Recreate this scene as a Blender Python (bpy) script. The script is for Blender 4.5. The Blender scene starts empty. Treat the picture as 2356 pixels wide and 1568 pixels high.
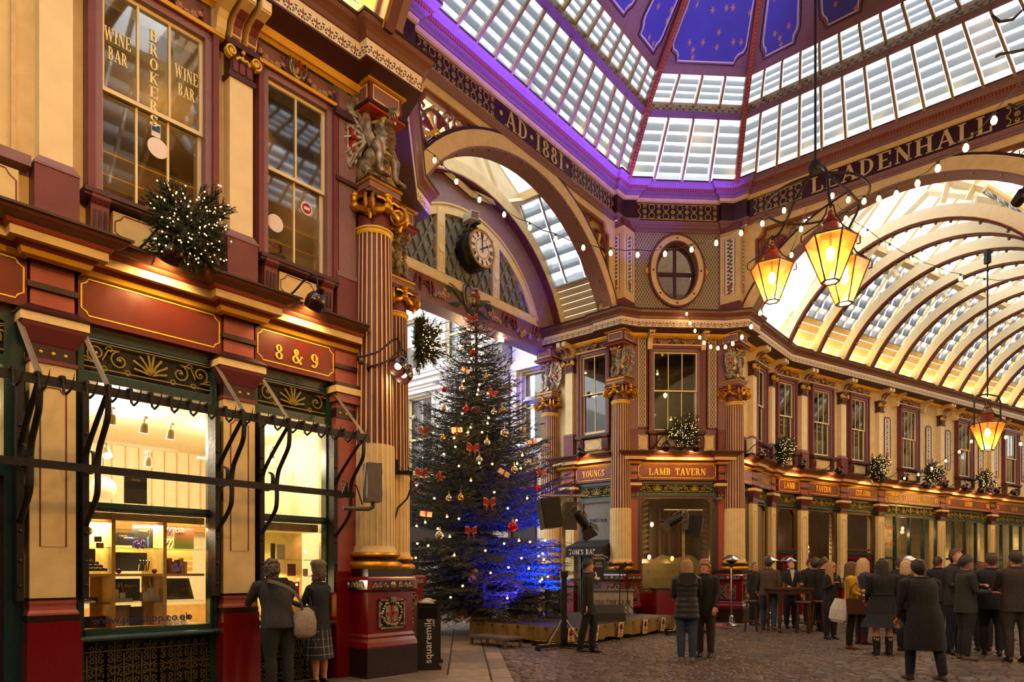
import bpy, bmesh, math, random
from mathutils import Vector, Matrix, noise
R=random.Random(7)
PI=math.pi
rad=math.radians
S=bpy.context.scene
COL=S.collection
# ---------------------------------------------------------------- camera, sky, exposure
F,CX,V0,H=1571.0,1178.0,1313.0,1.5
cam=bpy.data.objects.new('camera',bpy.data.cameras.new('camera'))
COL.objects.link(cam)
cam.location=(0,0,H); cam.rotation_euler=(rad(90),0,0)
cam.data.sensor_fit='HORIZONTAL'; cam.data.sensor_width=36.0
cam.data.lens=36.0*F/2356; cam.data.shift_y=(V0-784)/2356; cam.data.clip_start=0.05; cam.data.clip_end=300
S.camera=cam
W=bpy.data.worlds.new('sky'); S.world=W; W.use_nodes=True
bg=W.node_tree.nodes['Background']
SKY=2.5
bg.inputs[0].default_value=(0.95,0.97,1.0,1); bg.inputs[1].default_value=SKY
S.view_settings.view_transform='Standard'; S.view_settings.look='None'
S.view_settings.exposure=0.6; S.view_settings.gamma=1.0; S.view_settings.use_curve_mapping=False
try:
    S.cycles.use_denoising=True; S.cycles.max_bounces=7; S.cycles.diffuse_bounces=4; S.cycles.glossy_bounces=3
    S.cycles.transmission_bounces=6; S.cycles.transparent_max_bounces=12; S.cycles.sample_clamp_indirect=4.0
    S.cycles.caustics_reflective=False; S.cycles.caustics_refractive=False
except Exception: pass
WARM=(1.0,0.50,0.14); WARM2=(1.0,0.68,0.32); AMBER=(1.0,0.42,0.07); BLUE=(0.06,0.03,1.0); VIOLET=(0.16,0.07,1.0)
def lamp(kind,loc,power,color=WARM,size=0.1,to=None,angle=90,blend=0.5,name=None,size2=None):
    l=bpy.data.lights.new(name or kind.lower()+'_light',kind); l.energy=power; l.color=color
    if kind=='AREA':
        l.size=size
        if size2: l.shape='RECTANGLE'; l.size_y=size2
    else: l.shadow_soft_size=size
    if kind=='SPOT': l.spot_size=rad(angle); l.spot_blend=blend
    o=bpy.data.objects.new(l.name,l); COL.objects.link(o); o.location=loc
    if to is not None: o.rotation_euler=(Vector(to)-Vector(loc)).to_track_quat('-Z','Y').to_euler()
    return o
# ---------------------------------------------------------------- measured plan of the crossing (metres)
def pt(u,v,Y): return Vector(((u-CX)/F*Y,Y,H+(V0-v)/F*Y))       # a point seen at u,v at real distance Y
def gp(u,v):                                                     # a point of the floor
    Y=F*H/(v-V0); return Vector(((u-CX)/F*Y,Y,0))
P1=Vector((-2.07,10.03));P2=Vector((-2.30,13.25));P3=Vector((3.18,20.0));P4=Vector((6.57,20.2))
TA=rad(48.9); EA=Vector((math.cos(TA),math.sin(TA))); NA=Vector((math.sin(TA),-math.cos(TA)))
EC=NA.copy()
P5=P4+EC*8.75; P8=P1+EC*8.75; P6=P5+Vector((.23,-3.29)); P7=P8+Vector((3.29,.2))
CEN=Vector((5.3,12.3))
OCT=[P1,P2,P3,P4,P5,P6,P7,P8]
def ang(a,b): return math.atan2(b[1]-a[1],b[0]-a[0])
def frame(p,th): return Matrix.Translation((p[0],p[1],0))@Matrix.Rotation(th,4,'Z')
OA=NA*-8.2
P3b=P3+Vector((-math.cos(rad(-39.1)),-math.sin(rad(-39.1))))*2.55
BP=P4+Vector((math.cos(rad(50)),math.sin(rad(50))))*3.8
FA=frame(OA,TA)                      # left avenue front
FN=frame(P1,ang(P1,P2))              # near chamfer
FL=frame(P3,ang(P3,P4))              # tavern chamfer
FY=frame(P3b,rad(-39.1))             # tavern return in the passage
FA2=frame(P4,rad(50)); FB=frame(BP,rad(32))
# ---------------------------------------------------------------- helpers: objects and meshes
def props(o,label=None,cat=None,group=None,kind=None):
    if label: o['label']=label
    if cat: o['category']=cat
    if group: o['group']=group
    if kind: o['kind']=kind
    return o
def empty(name,M=None,parent=None,**k):
    o=bpy.data.objects.new(name,None); COL.objects.link(o); o.empty_display_size=.1
    if parent is not None: o.parent=parent
    if M is not None: o.matrix_basis=M if isinstance(M,Matrix) else Matrix.Translation(M)
    return props(o,**k)
def thing(name,M,label,cat,group=None): return empty(name,M,label=label,cat=cat,group=group)
def struct(name,M=None): return empty(name,M,kind='structure')
def inst(name,src,parent=None,M=None,**k):
    o=bpy.data.objects.new(name,src.data if hasattr(src,'data') else src); COL.objects.link(o)
    if parent is not None: o.parent=parent
    if M is not None: o.matrix_basis=M if isinstance(M,Matrix) else Matrix.Translation(M)
    return props(o,**k)
def copy_tree(o,M=None,parent=None,label=None):
    c=o.copy(); COL.objects.link(c)
    if parent is not None: c.parent=parent
    if M is not None: c.matrix_basis=M
    if label: c['label']=label
    for ch in o.children: copy_tree(ch,None,c)
    return c
def T(x=0,y=0,z=0): return Matrix.Translation((x,y,z))
def RZ(a): return Matrix.Rotation(a,4,'Z')
def RX(a): return Matrix.Rotation(a,4,'X')
def RY(a): return Matrix.Rotation(a,4,'Y')
def SC(x,y=None,z=None): return Matrix.Diagonal((x,x if y is None else y,x if z is None else z,1))
class B:
    def __init__(s): s.v=[];s.f=[];s.m=[];s.uv=[]
    def face(s,idx,m=0,uv=None): s.f.append(idx);s.m.append(m);s.uv.append(uv)
    def pts(s,l):
        n=len(s.v); s.v.extend(Vector(p) for p in l); return n
    def box(s,x0,x1,y0,y1,z0,z1,m=0):
        n=s.pts([(x0,y0,z0),(x1,y0,z0),(x1,y1,z0),(x0,y1,z0),(x0,y0,z1),(x1,y0,z1),(x1,y1,z1),(x0,y1,z1)])
        for q in ((3,2,1,0),(4,5,6,7),(0,1,5,4),(1,2,6,5),(2,3,7,6),(3,0,4,7)): s.face([n+i for i in q],m)
        return s
    def prism(s,poly,ax,lo,hi,m=0):
        k=len(poly)
        def P(a,b,c): return {'x':(c,a,b),'y':(a,c,b),'z':(a,b,c)}[ax]
        n=s.pts([P(a,b,lo) for a,b in poly]+[P(a,b,hi) for a,b in poly])
        s.face([n+i for i in range(k)],m); s.face([n+k+i for i in reversed(range(k))],m)
        for i in range(k):
            j=(i+1)%k; s.face([n+i,n+k+i,n+k+j,n+j],m)
        return s
    def loft(s,rings,m=0,close=True,cap=True,loop=False):
        k=len(rings[0]); n=s.pts([p for r in rings for p in r]); c=len(rings)
        for a in range(c if loop else c-1):
            b=(a+1)%c
            for i in range(k if close else k-1):
                j=(i+1)%k; s.face([n+a*k+i,n+a*k+j,n+b*k+j,n+b*k+i],m)
        if cap and close and not loop:
            s.face([n+i for i in reversed(range(k))],m); s.face([n+(c-1)*k+i for i in range(k)],m)
        return s
    def lathe(s,prof,n=16,c=(0,0,0),m=0,a0=0,a1=2*PI):
        full=abs(a1-a0-2*PI)<1e-6
        rings=[]
        for r,z in prof: rings.append([(c[0]+r*math.cos(a0+(a1-a0)*i/(n if full else n-1)),c[1]+r*math.sin(a0+(a1-a0)*i/(n if full else n-1)),c[2]+z) for i in range(n)])
        return s.loft(rings,m,close=full,cap=full)
    def tube(s,p,r,n=6,m=0,cap=True,fl=(1,1),up=None,loop=False):
        p=[Vector(q) for q in p]; rings=[]; N=None
        for i,q in enumerate(p):
            if loop: t=p[(i+1)%len(p)]-p[i-1]
            else: t=(p[min(i+1,len(p)-1)]-p[max(i-1,0)])
            t=t.normalized() if t.length>1e-9 else Vector((0,0,1))
            if N is None:
                N=Vector(up) if up is not None else (Vector((0,0,1)) if abs(t.z)<.9 else Vector((1,0,0)))
            if up is not None: N=Vector(up)
            N=N-t*N.dot(t); N=N.normalized() if N.length>1e-6 else t.orthogonal().normalized()
            Bv=t.cross(N); rr=r[i] if isinstance(r,(list,tuple)) else r
            rings.append([q+N*(rr*fl[0]*math.cos(2*PI*k/n))+Bv*(rr*fl[1]*math.sin(2*PI*k/n)) for k in range(n)])
        return s.loft(rings,m,cap=cap,loop=loop)
    def ball(s,c,r,nu=8,nv=6,m=0):
        rx,ry,rz=(r,r,r) if not isinstance(r,(tuple,list)) else r
        c=Vector(c); n=len(s.v); s.v.append(c+Vector((0,0,-rz)))
        for j in range(1,nv):
            t=-PI/2+PI*j/nv
            for i in range(nu): s.v.append(c+Vector((rx*math.cos(t)*math.cos(2*PI*i/nu),ry*math.cos(t)*math.sin(2*PI*i/nu),rz*math.sin(t))))
        s.v.append(c+Vector((0,0,rz))); e=len(s.v)-1
        for i in range(nu):
            k=(i+1)%nu; s.face([n,n+1+k,n+1+i],m); s.face([e,e-nu+i,e-nu+k],m)
            for j in range(nv-2):
                a=n+1+j*nu; s.face([a+i,a+k,a+nu+k,a+nu+i],m)
        return s
    def quad(s,a,b,c,d,m=0,uv=None):
        n=s.pts([a,b,c,d]); s.face([n,n+1,n+2,n+3],m,uv); return s
    def poly(s,l,m=0):
        n=s.pts(l); s.face(list(range(n,n+len(l))),m); return s
    def add(s,o,M=None,m=None):
        n=len(s.v)
        s.v.extend((M@p) if M is not None else p.copy() for p in o.v)
        fl=M is not None and M.to_3x3().determinant()<0
        for f,k,u in zip(o.f,o.m,o.uv):
            s.face([n+i for i in (reversed(f) if fl else f)],k if m is None else m,None if fl else u)
        return s
    def mesh(s,name,mats,smooth=None):
        me=bpy.data.meshes.new(name); me.from_pydata([tuple(p) for p in s.v],[],s.f)
        if not isinstance(mats,(list,tuple)): mats=[mats]
        for x in mats: me.materials.append(x)
        if len(mats)>1: me.polygons.foreach_set('material_index',s.m)
        ul=me.uv_layers.new(name='UVMap'); arr=[]
        for f,u in zip(s.f,s.uv):
            if u is not None:
                for q in u: arr.extend(q)
            else:
                a,b,c=s.v[f[0]],s.v[f[1]],s.v[f[2]]; nn=(b-a).cross(c-a)
                ax=max(range(3),key=lambda i:abs(nn[i]))
                for i in f:
                    p=s.v[i]; arr.extend((p.x,p.z) if ax==1 else ((p.y,p.z) if ax==0 else (p.x,p.y)))
        ul.data.foreach_set('uv',arr)
        if smooth:
            me.polygons.foreach_set('use_smooth',[True]*len(me.polygons))
            try: me.set_sharp_from_angle(angle=rad(smooth))
            except Exception: pass
        return me
    def ob(s,name,mats,parent=None,M=None,smooth=None,**k):
        return inst(name,s.mesh(name,mats,smooth),parent,M,**k)
def box(*a): return B().box(*a)
def wallgrid(x0,x1,z0,z1,holes,y0,y1):
    xs=sorted({x0,x1,*[h[0] for h in holes],*[h[1] for h in holes]}); zs=sorted({z0,z1,*[h[2] for h in holes],*[h[3] for h in holes]})
    xs=[x for x in xs if x0<=x<=x1]; zs=[z for z in zs if z0<=z<=z1]
    b=B()
    for i in range(len(xs)-1):
        run=None
        for j in range(len(zs)-1):
            cx,cz=(xs[i]+xs[i+1])/2,(zs[j]+zs[j+1])/2
            solid=not any(h[0]<cx<h[1] and h[2]<cz<h[3] for h in holes)
            if solid: run=(run[0],zs[j+1]) if run else (zs[j],zs[j+1])
            if run and (not solid or j==len(zs)-2):
                b.box(xs[i],xs[i+1],y0,y1,run[0],run[1]); run=None
    return b
def sweep(path,prof,b=None,m=0,closed=False):
    """profile [(d,z)] carried along a plan path, d to the right of travel; uv in metres"""
    b=b or B(); n=len(path); P=[Vector((p[0],p[1])) for p in path]; L=[0]
    for i in range(1,n): L.append(L[-1]+(P[i]-P[i-1]).length)
    dirs=[(P[(i+1)%n]-P[i]).normalized() for i in range(n if closed else n-1)]
    rings=[]
    for i in range(n):
        d0=dirs[i-1] if (i>0 or closed) else dirs[0]; d1=dirs[i] if (i<n-1 or closed) else dirs[-1]
        n0=Vector((d0.y,-d0.x)); n1=Vector((d1.y,-d1.x)); mt=n0+n1
        if mt.length<1e-4: mt=n1.copy()
        mt=mt.normalized(); k=1/max(.3,mt.dot(n1))
        rings.append([(P[i].x+mt.x*d*k,P[i].y+mt.y*d*k,z) for d,z in prof])
    pl=[0]
    for i in range(1,len(prof)): pl.append(pl[-1]+math.dist(prof[i],prof[i-1]))
    cnt=n if closed else n-1
    for i in range(cnt):
        j=(i+1)%n; l0=L[i]; l1=L[i]+(P[j]-P[i]).length
        for q in range(len(prof)-1):
            U=lambda r: l0+(r[0]-P[i].x)*dirs[i].x+(r[1]-P[i].y)*dirs[i].y
            b.quad(rings[i][q],rings[j][q],rings[j][q+1],rings[i][q+1],m,[(U(rings[i][q]),pl[q]),(U(rings[j][q]),pl[q]),(U(rings[j][q+1]),pl[q+1]),(U(rings[i][q+1]),pl[q+1])])
    return b
def arc(cx,cy,r,a0,a1,n): return [(cx+r*math.cos(a0+(a1-a0)*i/n),cy+r*math.sin(a0+(a1-a0)*i/n)) for i in range(n+1)]
def smooth(P,k=4):
    P=[Vector(p) for p in P]; o=[]
    for i in range(len(P)-1):
        a,b,c,d=P[max(i-1,0)],P[i],P[i+1],P[min(i+2,len(P)-1)]
        for j in range(k):
            t=j/k; o.append(.5*((2*b)+(c-a)*t+(2*a-5*b+4*c-d)*t*t+(3*b-a-3*c+d)*t**3))
    return o+[P[-1]]
def spiral(cx,cy,r0,r1,a0,a1,n=14): 
    return [(cx+(r0+(r1-r0)*i/n)*math.cos(a0+(a1-a0)*i/n),cy+(r0+(r1-r0)*i/n)*math.sin(a0+(a1-a0)*i/n)) for i in range(n+1)]
def strap(b,p2,w,y0,y1,m=0,closed=False):
    """flat iron strap following a 2-D line in the x-z plane"""
    P=[Vector(p) for p in p2]; n=len(P); rings=[]
    for i in range(n):
        t=(P[(i+1)%n]-P[i-1]) if closed else (P[min(i+1,n-1)]-P[max(i-1,0)])
        t=t.normalized() if t.length>1e-9 else Vector((1,0)); q=Vector((-t.y,t.x))*w/2
        a,c=P[i]+q,P[i]-q
        rings.append([(a.x,y0,a.y),(c.x,y0,c.y),(c.x,y1,c.y),(a.x,y1,a.y)])
    return b.loft(rings,m,loop=closed)
# ---------------------------------------------------------------- materials
def hx(h):
    h=h.lstrip('#'); c=[int(h[i:i+2],16)/255 for i in (0,2,4)]
    return tuple(x/12.92 if x<=.04045 else ((x+.055)/1.055)**2.4 for x in c)+(1,)
class N:
    """a node socket with arithmetic, so that a pattern can be written as a formula"""
    def __init__(s,t,o): s.t=t;s.o=o
    def op(s,o,b=None,c=None,rev=False):
        n=s.t.nodes.new('ShaderNodeMath'); n.operation=o
        ins=[s,b,c]
        if rev: ins=[b,s,c]
        for i,x in enumerate(ins):
            if x is None: continue
            if isinstance(x,N): s.t.links.new(x.o,n.inputs[i])
            else: n.inputs[i].default_value=x
        return N(s.t,n.outputs[0])
    def __add__(s,b): return s.op('ADD',b)
    __radd__=__add__
    def __mul__(s,b): return s.op('MULTIPLY',b)
    __rmul__=__mul__
    def __sub__(s,b): return s.op('SUBTRACT',b)
    def __rsub__(s,b): return s.op('SUBTRACT',b,rev=True)
    def __truediv__(s,b): return s.op('DIVIDE',b)
    def fr(s): return s.op('FRACT')
    def ab(s): return s.op('ABSOLUTE')
    def sin(s): return s.op('SINE')
    def cos(s): return s.op('COSINE')
    def sq(s): return s.op('SQRT')
    def lt(s,b): return s.op('LESS_THAN',b)
    def gt(s,b): return s.op('GREATER_THAN',b)
    def mx(s,b): return s.op('MAXIMUM',b)
    def mn(s,b): return s.op('MINIMUM',b)
    def at2(s,b): return s.op('ARCTAN2',b)
    def fl(s): return s.op('FLOOR')
def mix(t,f,a,b):
    n=t.nodes.new('ShaderNodeMix'); n.data_type='RGBA'; n.clamp_factor=True
    def put(i,x):
        if isinstance(x,N): t.links.new(x.o,n.inputs[i])
        else: n.inputs[i].default_value=x
    put(0,f); put(6,a); put(7,b); return N(t,n.outputs[2])
def uvn(t):
    c=t.nodes.new('ShaderNodeTexCoord'); s=t.nodes.new('ShaderNodeSeparateXYZ'); t.links.new(c.outputs['UV'],s.inputs[0])
    return N(t,s.outputs[0]),N(t,s.outputs[1]),c
MATS={}
def mat(name,col,rough=.5,metal=0,var=.12,scale=9,bump=0,pat=None,emit=None,spec=None,coat=0):
    if name in MATS: return MATS[name]
    m=bpy.data.materials.new(name); m.use_nodes=True; t=m.node_tree; p=t.nodes['Principled BSDF']
    c=hx(col) if isinstance(col,str) else col
    p.inputs['Roughness'].default_value=rough; p.inputs['Metallic'].default_value=metal
    if spec is not None: p.inputs['Specular IOR Level'].default_value=spec
    if coat: p.inputs['Coat Weight'].default_value=coat; p.inputs['Coat Roughness'].default_value=.12
    base=c
    tc=t.nodes.new('ShaderNodeTexCoord'); nz=t.nodes.new('ShaderNodeTexNoise'); nz.inputs['Scale'].default_value=scale; nz.inputs['Detail'].default_value=5
    t.links.new(tc.outputs['Object'],nz.inputs['Vector']); nf=N(t,nz.outputs['Fac'])
    if pat: base=pat(t)
    if var:
        dark=t.nodes.new('ShaderNodeMix'); dark.data_type='RGBA'; dark.blend_type='MULTIPLY'
        f=(nf-.35)*2.2; t.links.new(f.o,dark.inputs[0]); 
        if isinstance(base,N): t.links.new(base.o,dark.inputs[6])
        else: dark.inputs[6].default_value=base
        k=1-var*2; dark.inputs[7].default_value=(k,k,k,1); t.links.new(dark.outputs[2],p.inputs['Base Color'])
        r=nf*.25+(rough-.1); t.links.new(r.o,p.inputs['Roughness'])
    elif isinstance(base,N): t.links.new(base.o,p.inputs['Base Color'])
    else: p.inputs['Base Color'].default_value=base
    if bump:
        bn=t.nodes.new('ShaderNodeBump'); bn.inputs['Strength'].default_value=bump; bn.inputs['Distance'].default_value=.02
        t.links.new(nz.outputs['Fac'],bn.inputs['Height']); t.links.new(bn.outputs[0],p.inputs['Normal'])
    if emit: p.inputs['Emission Color'].default_value=c; p.inputs['Emission Strength'].default_value=emit
    MATS[name]=m; return m
def emitter(name,col,strength):
    if name in MATS: return MATS[name]
    m=bpy.data.materials.new(name); m.use_nodes=True; t=m.node_tree; t.nodes.clear()
    e=t.nodes.new('ShaderNodeEmission'); o=t.nodes.new('ShaderNodeOutputMaterial'); t.links.new(e.outputs[0],o.inputs[0])
    e.inputs[0].default_value=(*col[:3],1); e.inputs[1].default_value=strength; MATS[name]=m; return m
def glassmat(name,tint=(1,1,1,1),refl=1.0,rough=.03,frost=0.0,frostcol=(1,1,1,1),foot_tint=None):
    if name in MATS: return MATS[name]
    m=bpy.data.materials.new(name); m.use_nodes=True; t=m.node_tree; t.nodes.clear(); nn=t.nodes.new; L=t.links.new
    o=nn('ShaderNodeOutputMaterial'); tr=nn('ShaderNodeBsdfTransparent'); tr.inputs[0].default_value=tint
    g=nn('ShaderNodeBsdfGlossy'); g.inputs['Roughness'].default_value=rough; fr=nn('ShaderNodeFresnel'); fr.inputs[0].default_value=1.5
    src=tr.outputs[0]
    if frost:
        tl=nn('ShaderNodeBsdfTranslucent'); tl.inputs[0].default_value=frostcol; mx=nn('ShaderNodeMixShader')
        mx.inputs[0].default_value=frost; L(src,mx.inputs[1]); L(tl.outputs[0],mx.inputs[2]); src=mx.outputs[0]
    if foot_tint:
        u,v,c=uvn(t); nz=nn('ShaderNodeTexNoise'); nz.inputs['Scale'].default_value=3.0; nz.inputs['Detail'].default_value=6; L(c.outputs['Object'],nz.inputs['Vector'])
        f=(1-((v-.36+(N(t,nz.outputs['Fac'])-.5)*.35)*6).mx(0).mn(1))*foot_tint  # tint darkens towards the foot of each pane, with an uneven edge
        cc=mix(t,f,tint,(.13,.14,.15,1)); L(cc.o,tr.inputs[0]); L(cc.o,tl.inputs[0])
    k=N(t,fr.outputs[0])*refl; ms=nn('ShaderNodeMixShader'); L(k.o,ms.inputs[0]); L(src,ms.inputs[1]); L(g.outputs[0],ms.inputs[2]); L(ms.outputs[0],o.inputs[0])
    MATS[name]=m; return m
cream=mat('cream_paint','#e6cb8e',.5,var=.1,scale=5)
creamw=mat('pale_cream_paint','#edd9a9',.5,var=.06,scale=4)
buff=mat('buff_paint','#d9bd86',.5,var=.1)
maroon=mat('maroon_paint','#74343a',.45,var=.12,scale=6)
mauve=mat('mauve_paint','#8a666a',.55,var=.08)
plum=mat('plum_paint','#4a2329',.45,var=.1)
dark=mat('dark_maroon_paint','#35161a',.4,var=.15)
red=mat('red_paint','#a8382e',.38,var=.12,scale=7)
redsign=mat('red_sign_board','#651a12',.3,var=.15,scale=6)
brick_red=mat('brick_red_paint','#a04a40',.4,var=.12)
granite=mat('red_gloss_stone','#7d0f12',.16,var=.3,scale=60,coat=.6)
granite2=mat('dark_brown_stone','#2c1512',.28,var=.3,scale=50)
green=mat('dark_green_paint','#123a38',.28,var=.2,scale=8,coat=.3)
gold=mat('gold_leaf','#d89a1f',.34,metal=.75,var=.22,scale=14)
goldp=mat('gold_paint','#e5b93c',.4,metal=.15,var=.05)
goldy=mat('yellow_gold_band','#e6b02e',.4,metal=.1,var=.08)
olive=mat('olive_gilt_iron','#8d7d2b',.42,metal=.3,var=.2,scale=20)
olived=mat('dull_bronze_iron','#5f542c',.5,metal=.2,var=.25,scale=18)
gback=mat('dark_grille_back','#1f1d16',.7)
iron=mat('black_iron','#241f1f',.5,metal=.3,var=.3,scale=25,bump=.2)
silver=mat('weathered_silver','#a89a80',.33,metal=.7,var=.45,scale=16,bump=.35)
bronze=mat('bronzed_silver','#b3a184',.33,metal=.45,var=.5,scale=13,bump=.4)
crossred=mat('cross_red','#a81e14',.4)
white=mat('white_paint','#eee8dc',.5,var=.05)
stone=mat('white_portland_stone','#e9e4dc',.7,var=.07,scale=2)
black=mat('matt_black','#141313',.5,var=.1)
blackg=mat('gloss_black','#120f10',.2,var=.1)
chrome=mat('polished_steel','#cfc8bd',.16,metal=1,var=.1)
grey=mat('grey_metal','#7d7468',.45,metal=.3,var=.15)
wood=mat('dark_wood','#4a2a15',.35,var=.3,scale=12)
oak=mat('light_oak','#d3a75c',.4,var=.15,scale=10)
ochre=mat('ochre_wall','#947849',.7,var=.15,scale=3)
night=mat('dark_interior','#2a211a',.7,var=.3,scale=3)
lampshell=mat('oxblood_enamel','#2b0d10',.18,var=.05,coat=.5)
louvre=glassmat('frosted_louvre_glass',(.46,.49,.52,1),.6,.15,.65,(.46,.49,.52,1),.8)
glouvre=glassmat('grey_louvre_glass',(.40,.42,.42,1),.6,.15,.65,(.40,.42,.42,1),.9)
louvre2=glassmat('paler_foot_louvre_glass',(.42,.44,.45,1),.6,.15,.65,(.42,.44,.45,1),.55)
roofglass=glassmat('roof_glass',(.93,.95,.96,1),.5,.1,.45,(.95,.96,.97,1))
pane=glassmat('window_glass',(.95,.95,.93,1),.9)
clear=glassmat('shop_glass',(.98,.98,.97,1),.5)
amberglass=glassmat('amber_lantern_glass',(1.0,.66,.26,1),.8,.08,.06,(1.0,.45,.06,1))
bulbmat=emitter('warm_bulb',(1.0,.55,.16),6)
fairy=emitter('fairy_light',(1.0,.58,.2),4)
hot=emitter('lantern_filament',(1.0,.62,.2),40)
spotglow=emitter('shop_spot_lens',(1.0,.86,.58),14)
def P_anth(t):
    u,v,c=uvn(t); x=((u/.2).fr()-.5)*.2; y=v-.05
    r=(x*x+y*y).sq(); a=x.at2(y)
    pet=((a*7).cos()).gt(-.2)*r.lt(.094)*r.gt(.022)*(a.ab()).lt(2.0)*(1-((r-.066).ab()).lt(.008))
    x2=((u/.2+.5).fr()-.5)*.2
    bud=((x2.ab()*4+(y-.05).ab()*1.0).lt(.07))
    base=mix(t,pet,hx('#e6d4b4'),hx('#2e2420')); return mix(t,bud,base,hx('#9c3a30'))
anth=mat('anthemion_frieze',(1,1,1,1),.5,var=.05,pat=P_anth)
def P_gold(t):
    u,v,c=uvn(t); x=((u/.42).fr()-.5)*.42; y=v-.23; r=(x*x+y*y).sq(); a=x.at2(y)
    flw=(r.lt(.062)*((a*4).cos().ab()).gt(.35)).mx(r.lt(.016))
    flw=flw*(1-(r.gt(.02)*r.lt(.028)))
    y2=y.ab(); d=((x*x+(y2-.15)*(y2-.15)).sq()); sc=(d.lt(.05))*(1-((x*x+(y2-.135)*(y2-.135)).sq()).lt(.022))
    xs=((u/.42+.5).fr()-.5)*.42; bar=(y2.lt(.012))*(xs.ab().lt(.05))
    lf=(((xs*xs+(y2-.12)*(y2-.12)).sq()-.085).ab()).lt(.011)
    bord=(v.lt(.025)).mx(v.gt(.435))
    g=flw.mx(sc).mx(bar).mx(lf).mx(bord)
    return mix(t,g,hx('#2b1418'),hx('#c39f45'))
goldfrieze=mat('gilded_frieze',(1,1,1,1),.4,var=.06,pat=P_gold)
def P_leaf(t):
    u,v,c=uvn(t); p=.36; x=((u/p).fr()-.5)*p; y=v-.05; r=(x*x+y*y).sq(); a=x.at2(y)
    lf=(a*4.0).cos().gt(.1)*r.lt(.13)*r.gt(.03); x2=((u/p+.5).fr()-.5)*p
    vine=((v-.1-(u*2*PI/p).sin()*.04).ab()).lt(.01)
    b2=(x2.ab()*3+(v-.16).ab()).lt(.06)
    q=mix(t,lf,hx('#8a7048'),hx('#35201a')); q=mix(t,vine,q,hx('#5d2b22')); return mix(t,b2,q,hx('#6e2f27'))
leafband=mat('painted_leaf_band',(1,1,1,1),.55,var=.06,pat=P_leaf)
def P_bead(t):
    u,v,c=uvn(t); x=((u/.07).fr()-.5).ab()
    return mix(t,x.lt(.22),hx('#7a3526'),hx('#b5603d'))
bead=mat('beaded_moulding',(1,1,1,1),.45,var=.05,pat=P_bead)
def P_star(t):
    u,v,c=uvn(t); vo=t.nodes.new('ShaderNodeTexVoronoi'); vo.voronoi_dimensions='2D'; vo.inputs['Scale'].default_value=2.6; t.links.new(c.outputs['UV'],vo.inputs['Vector'])
    sp=t.nodes.new('ShaderNodeSeparateXYZ'); sb=t.nodes.new('ShaderNodeVectorMath'); sb.operation='SUBTRACT'
    mu=t.nodes.new('ShaderNodeVectorMath'); mu.operation='SCALE'; mu.inputs['Scale'].default_value=1.0
    t.links.new(c.outputs['UV'],sb.inputs[0]); t.links.new(vo.outputs['Position'],sb.inputs[1]); t.links.new(sb.outputs[0],sp.inputs[0])
    dx,dy=N(t,sp.outputs[0]),N(t,sp.outputs[1]); r=(dx*dx+dy*dy).sq(); a=dx.at2(dy)
    st=(r*(1+1.4*((a*3).cos().ab()))).lt(.075)
    return mix(t,st,hx('#4a4aa8'),hx('#c08b63'))
starblue=mat('blue_star_ceiling',(1,1,1,1),.6,var=.08,scale=2,pat=P_star)
def P_diam(w,bg,fg,th,asp=1.8):
    def f(t):
        u,v,c=uvn(t); a=((u/w+v/(w*asp)).fr()-.5).ab(); b=((u/w-v/(w*asp)).fr()-.5).ab()
        return mix(t,a.lt(th).mx(b.lt(th)),hx(bg),hx(fg))
    return f
diam=mat('painted_diamond_lattice',(1,1,1,1),.5,var=.05,pat=P_diam(.085,'#6f6455','#c8b58c',.11))
def P_vine(t):
    u,v,c=uvn(t); s=(v*14).sin()*.035; st=((u-s).ab()).lt(.007)
    x=((u+.5).fr()-.5); q=((v*9).fr()-.5)
    l1=((u-.045)*(u-.045)*60+q*q).lt(.09); l2=((u+.045)*(u+.045)*60+(((v*9)+.5).fr()-.5)*(((v*9)+.5).fr()-.5)).lt(.09)
    fl=((u*u*90)+(((v*4.5)+.3).fr()-.5)*(((v*4.5)+.3).fr()-.5)).lt(.06)
    b=mix(t,st,hx('#e9e3d4'),hx('#44583f')); b=mix(t,l1.mx(l2),b,hx('#3f5a4a')); return mix(t,fl,b,hx('#9c4437'))
vine=mat('painted_vine_panel',(1,1,1,1),.5,var=.05,pat=P_vine)
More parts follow.
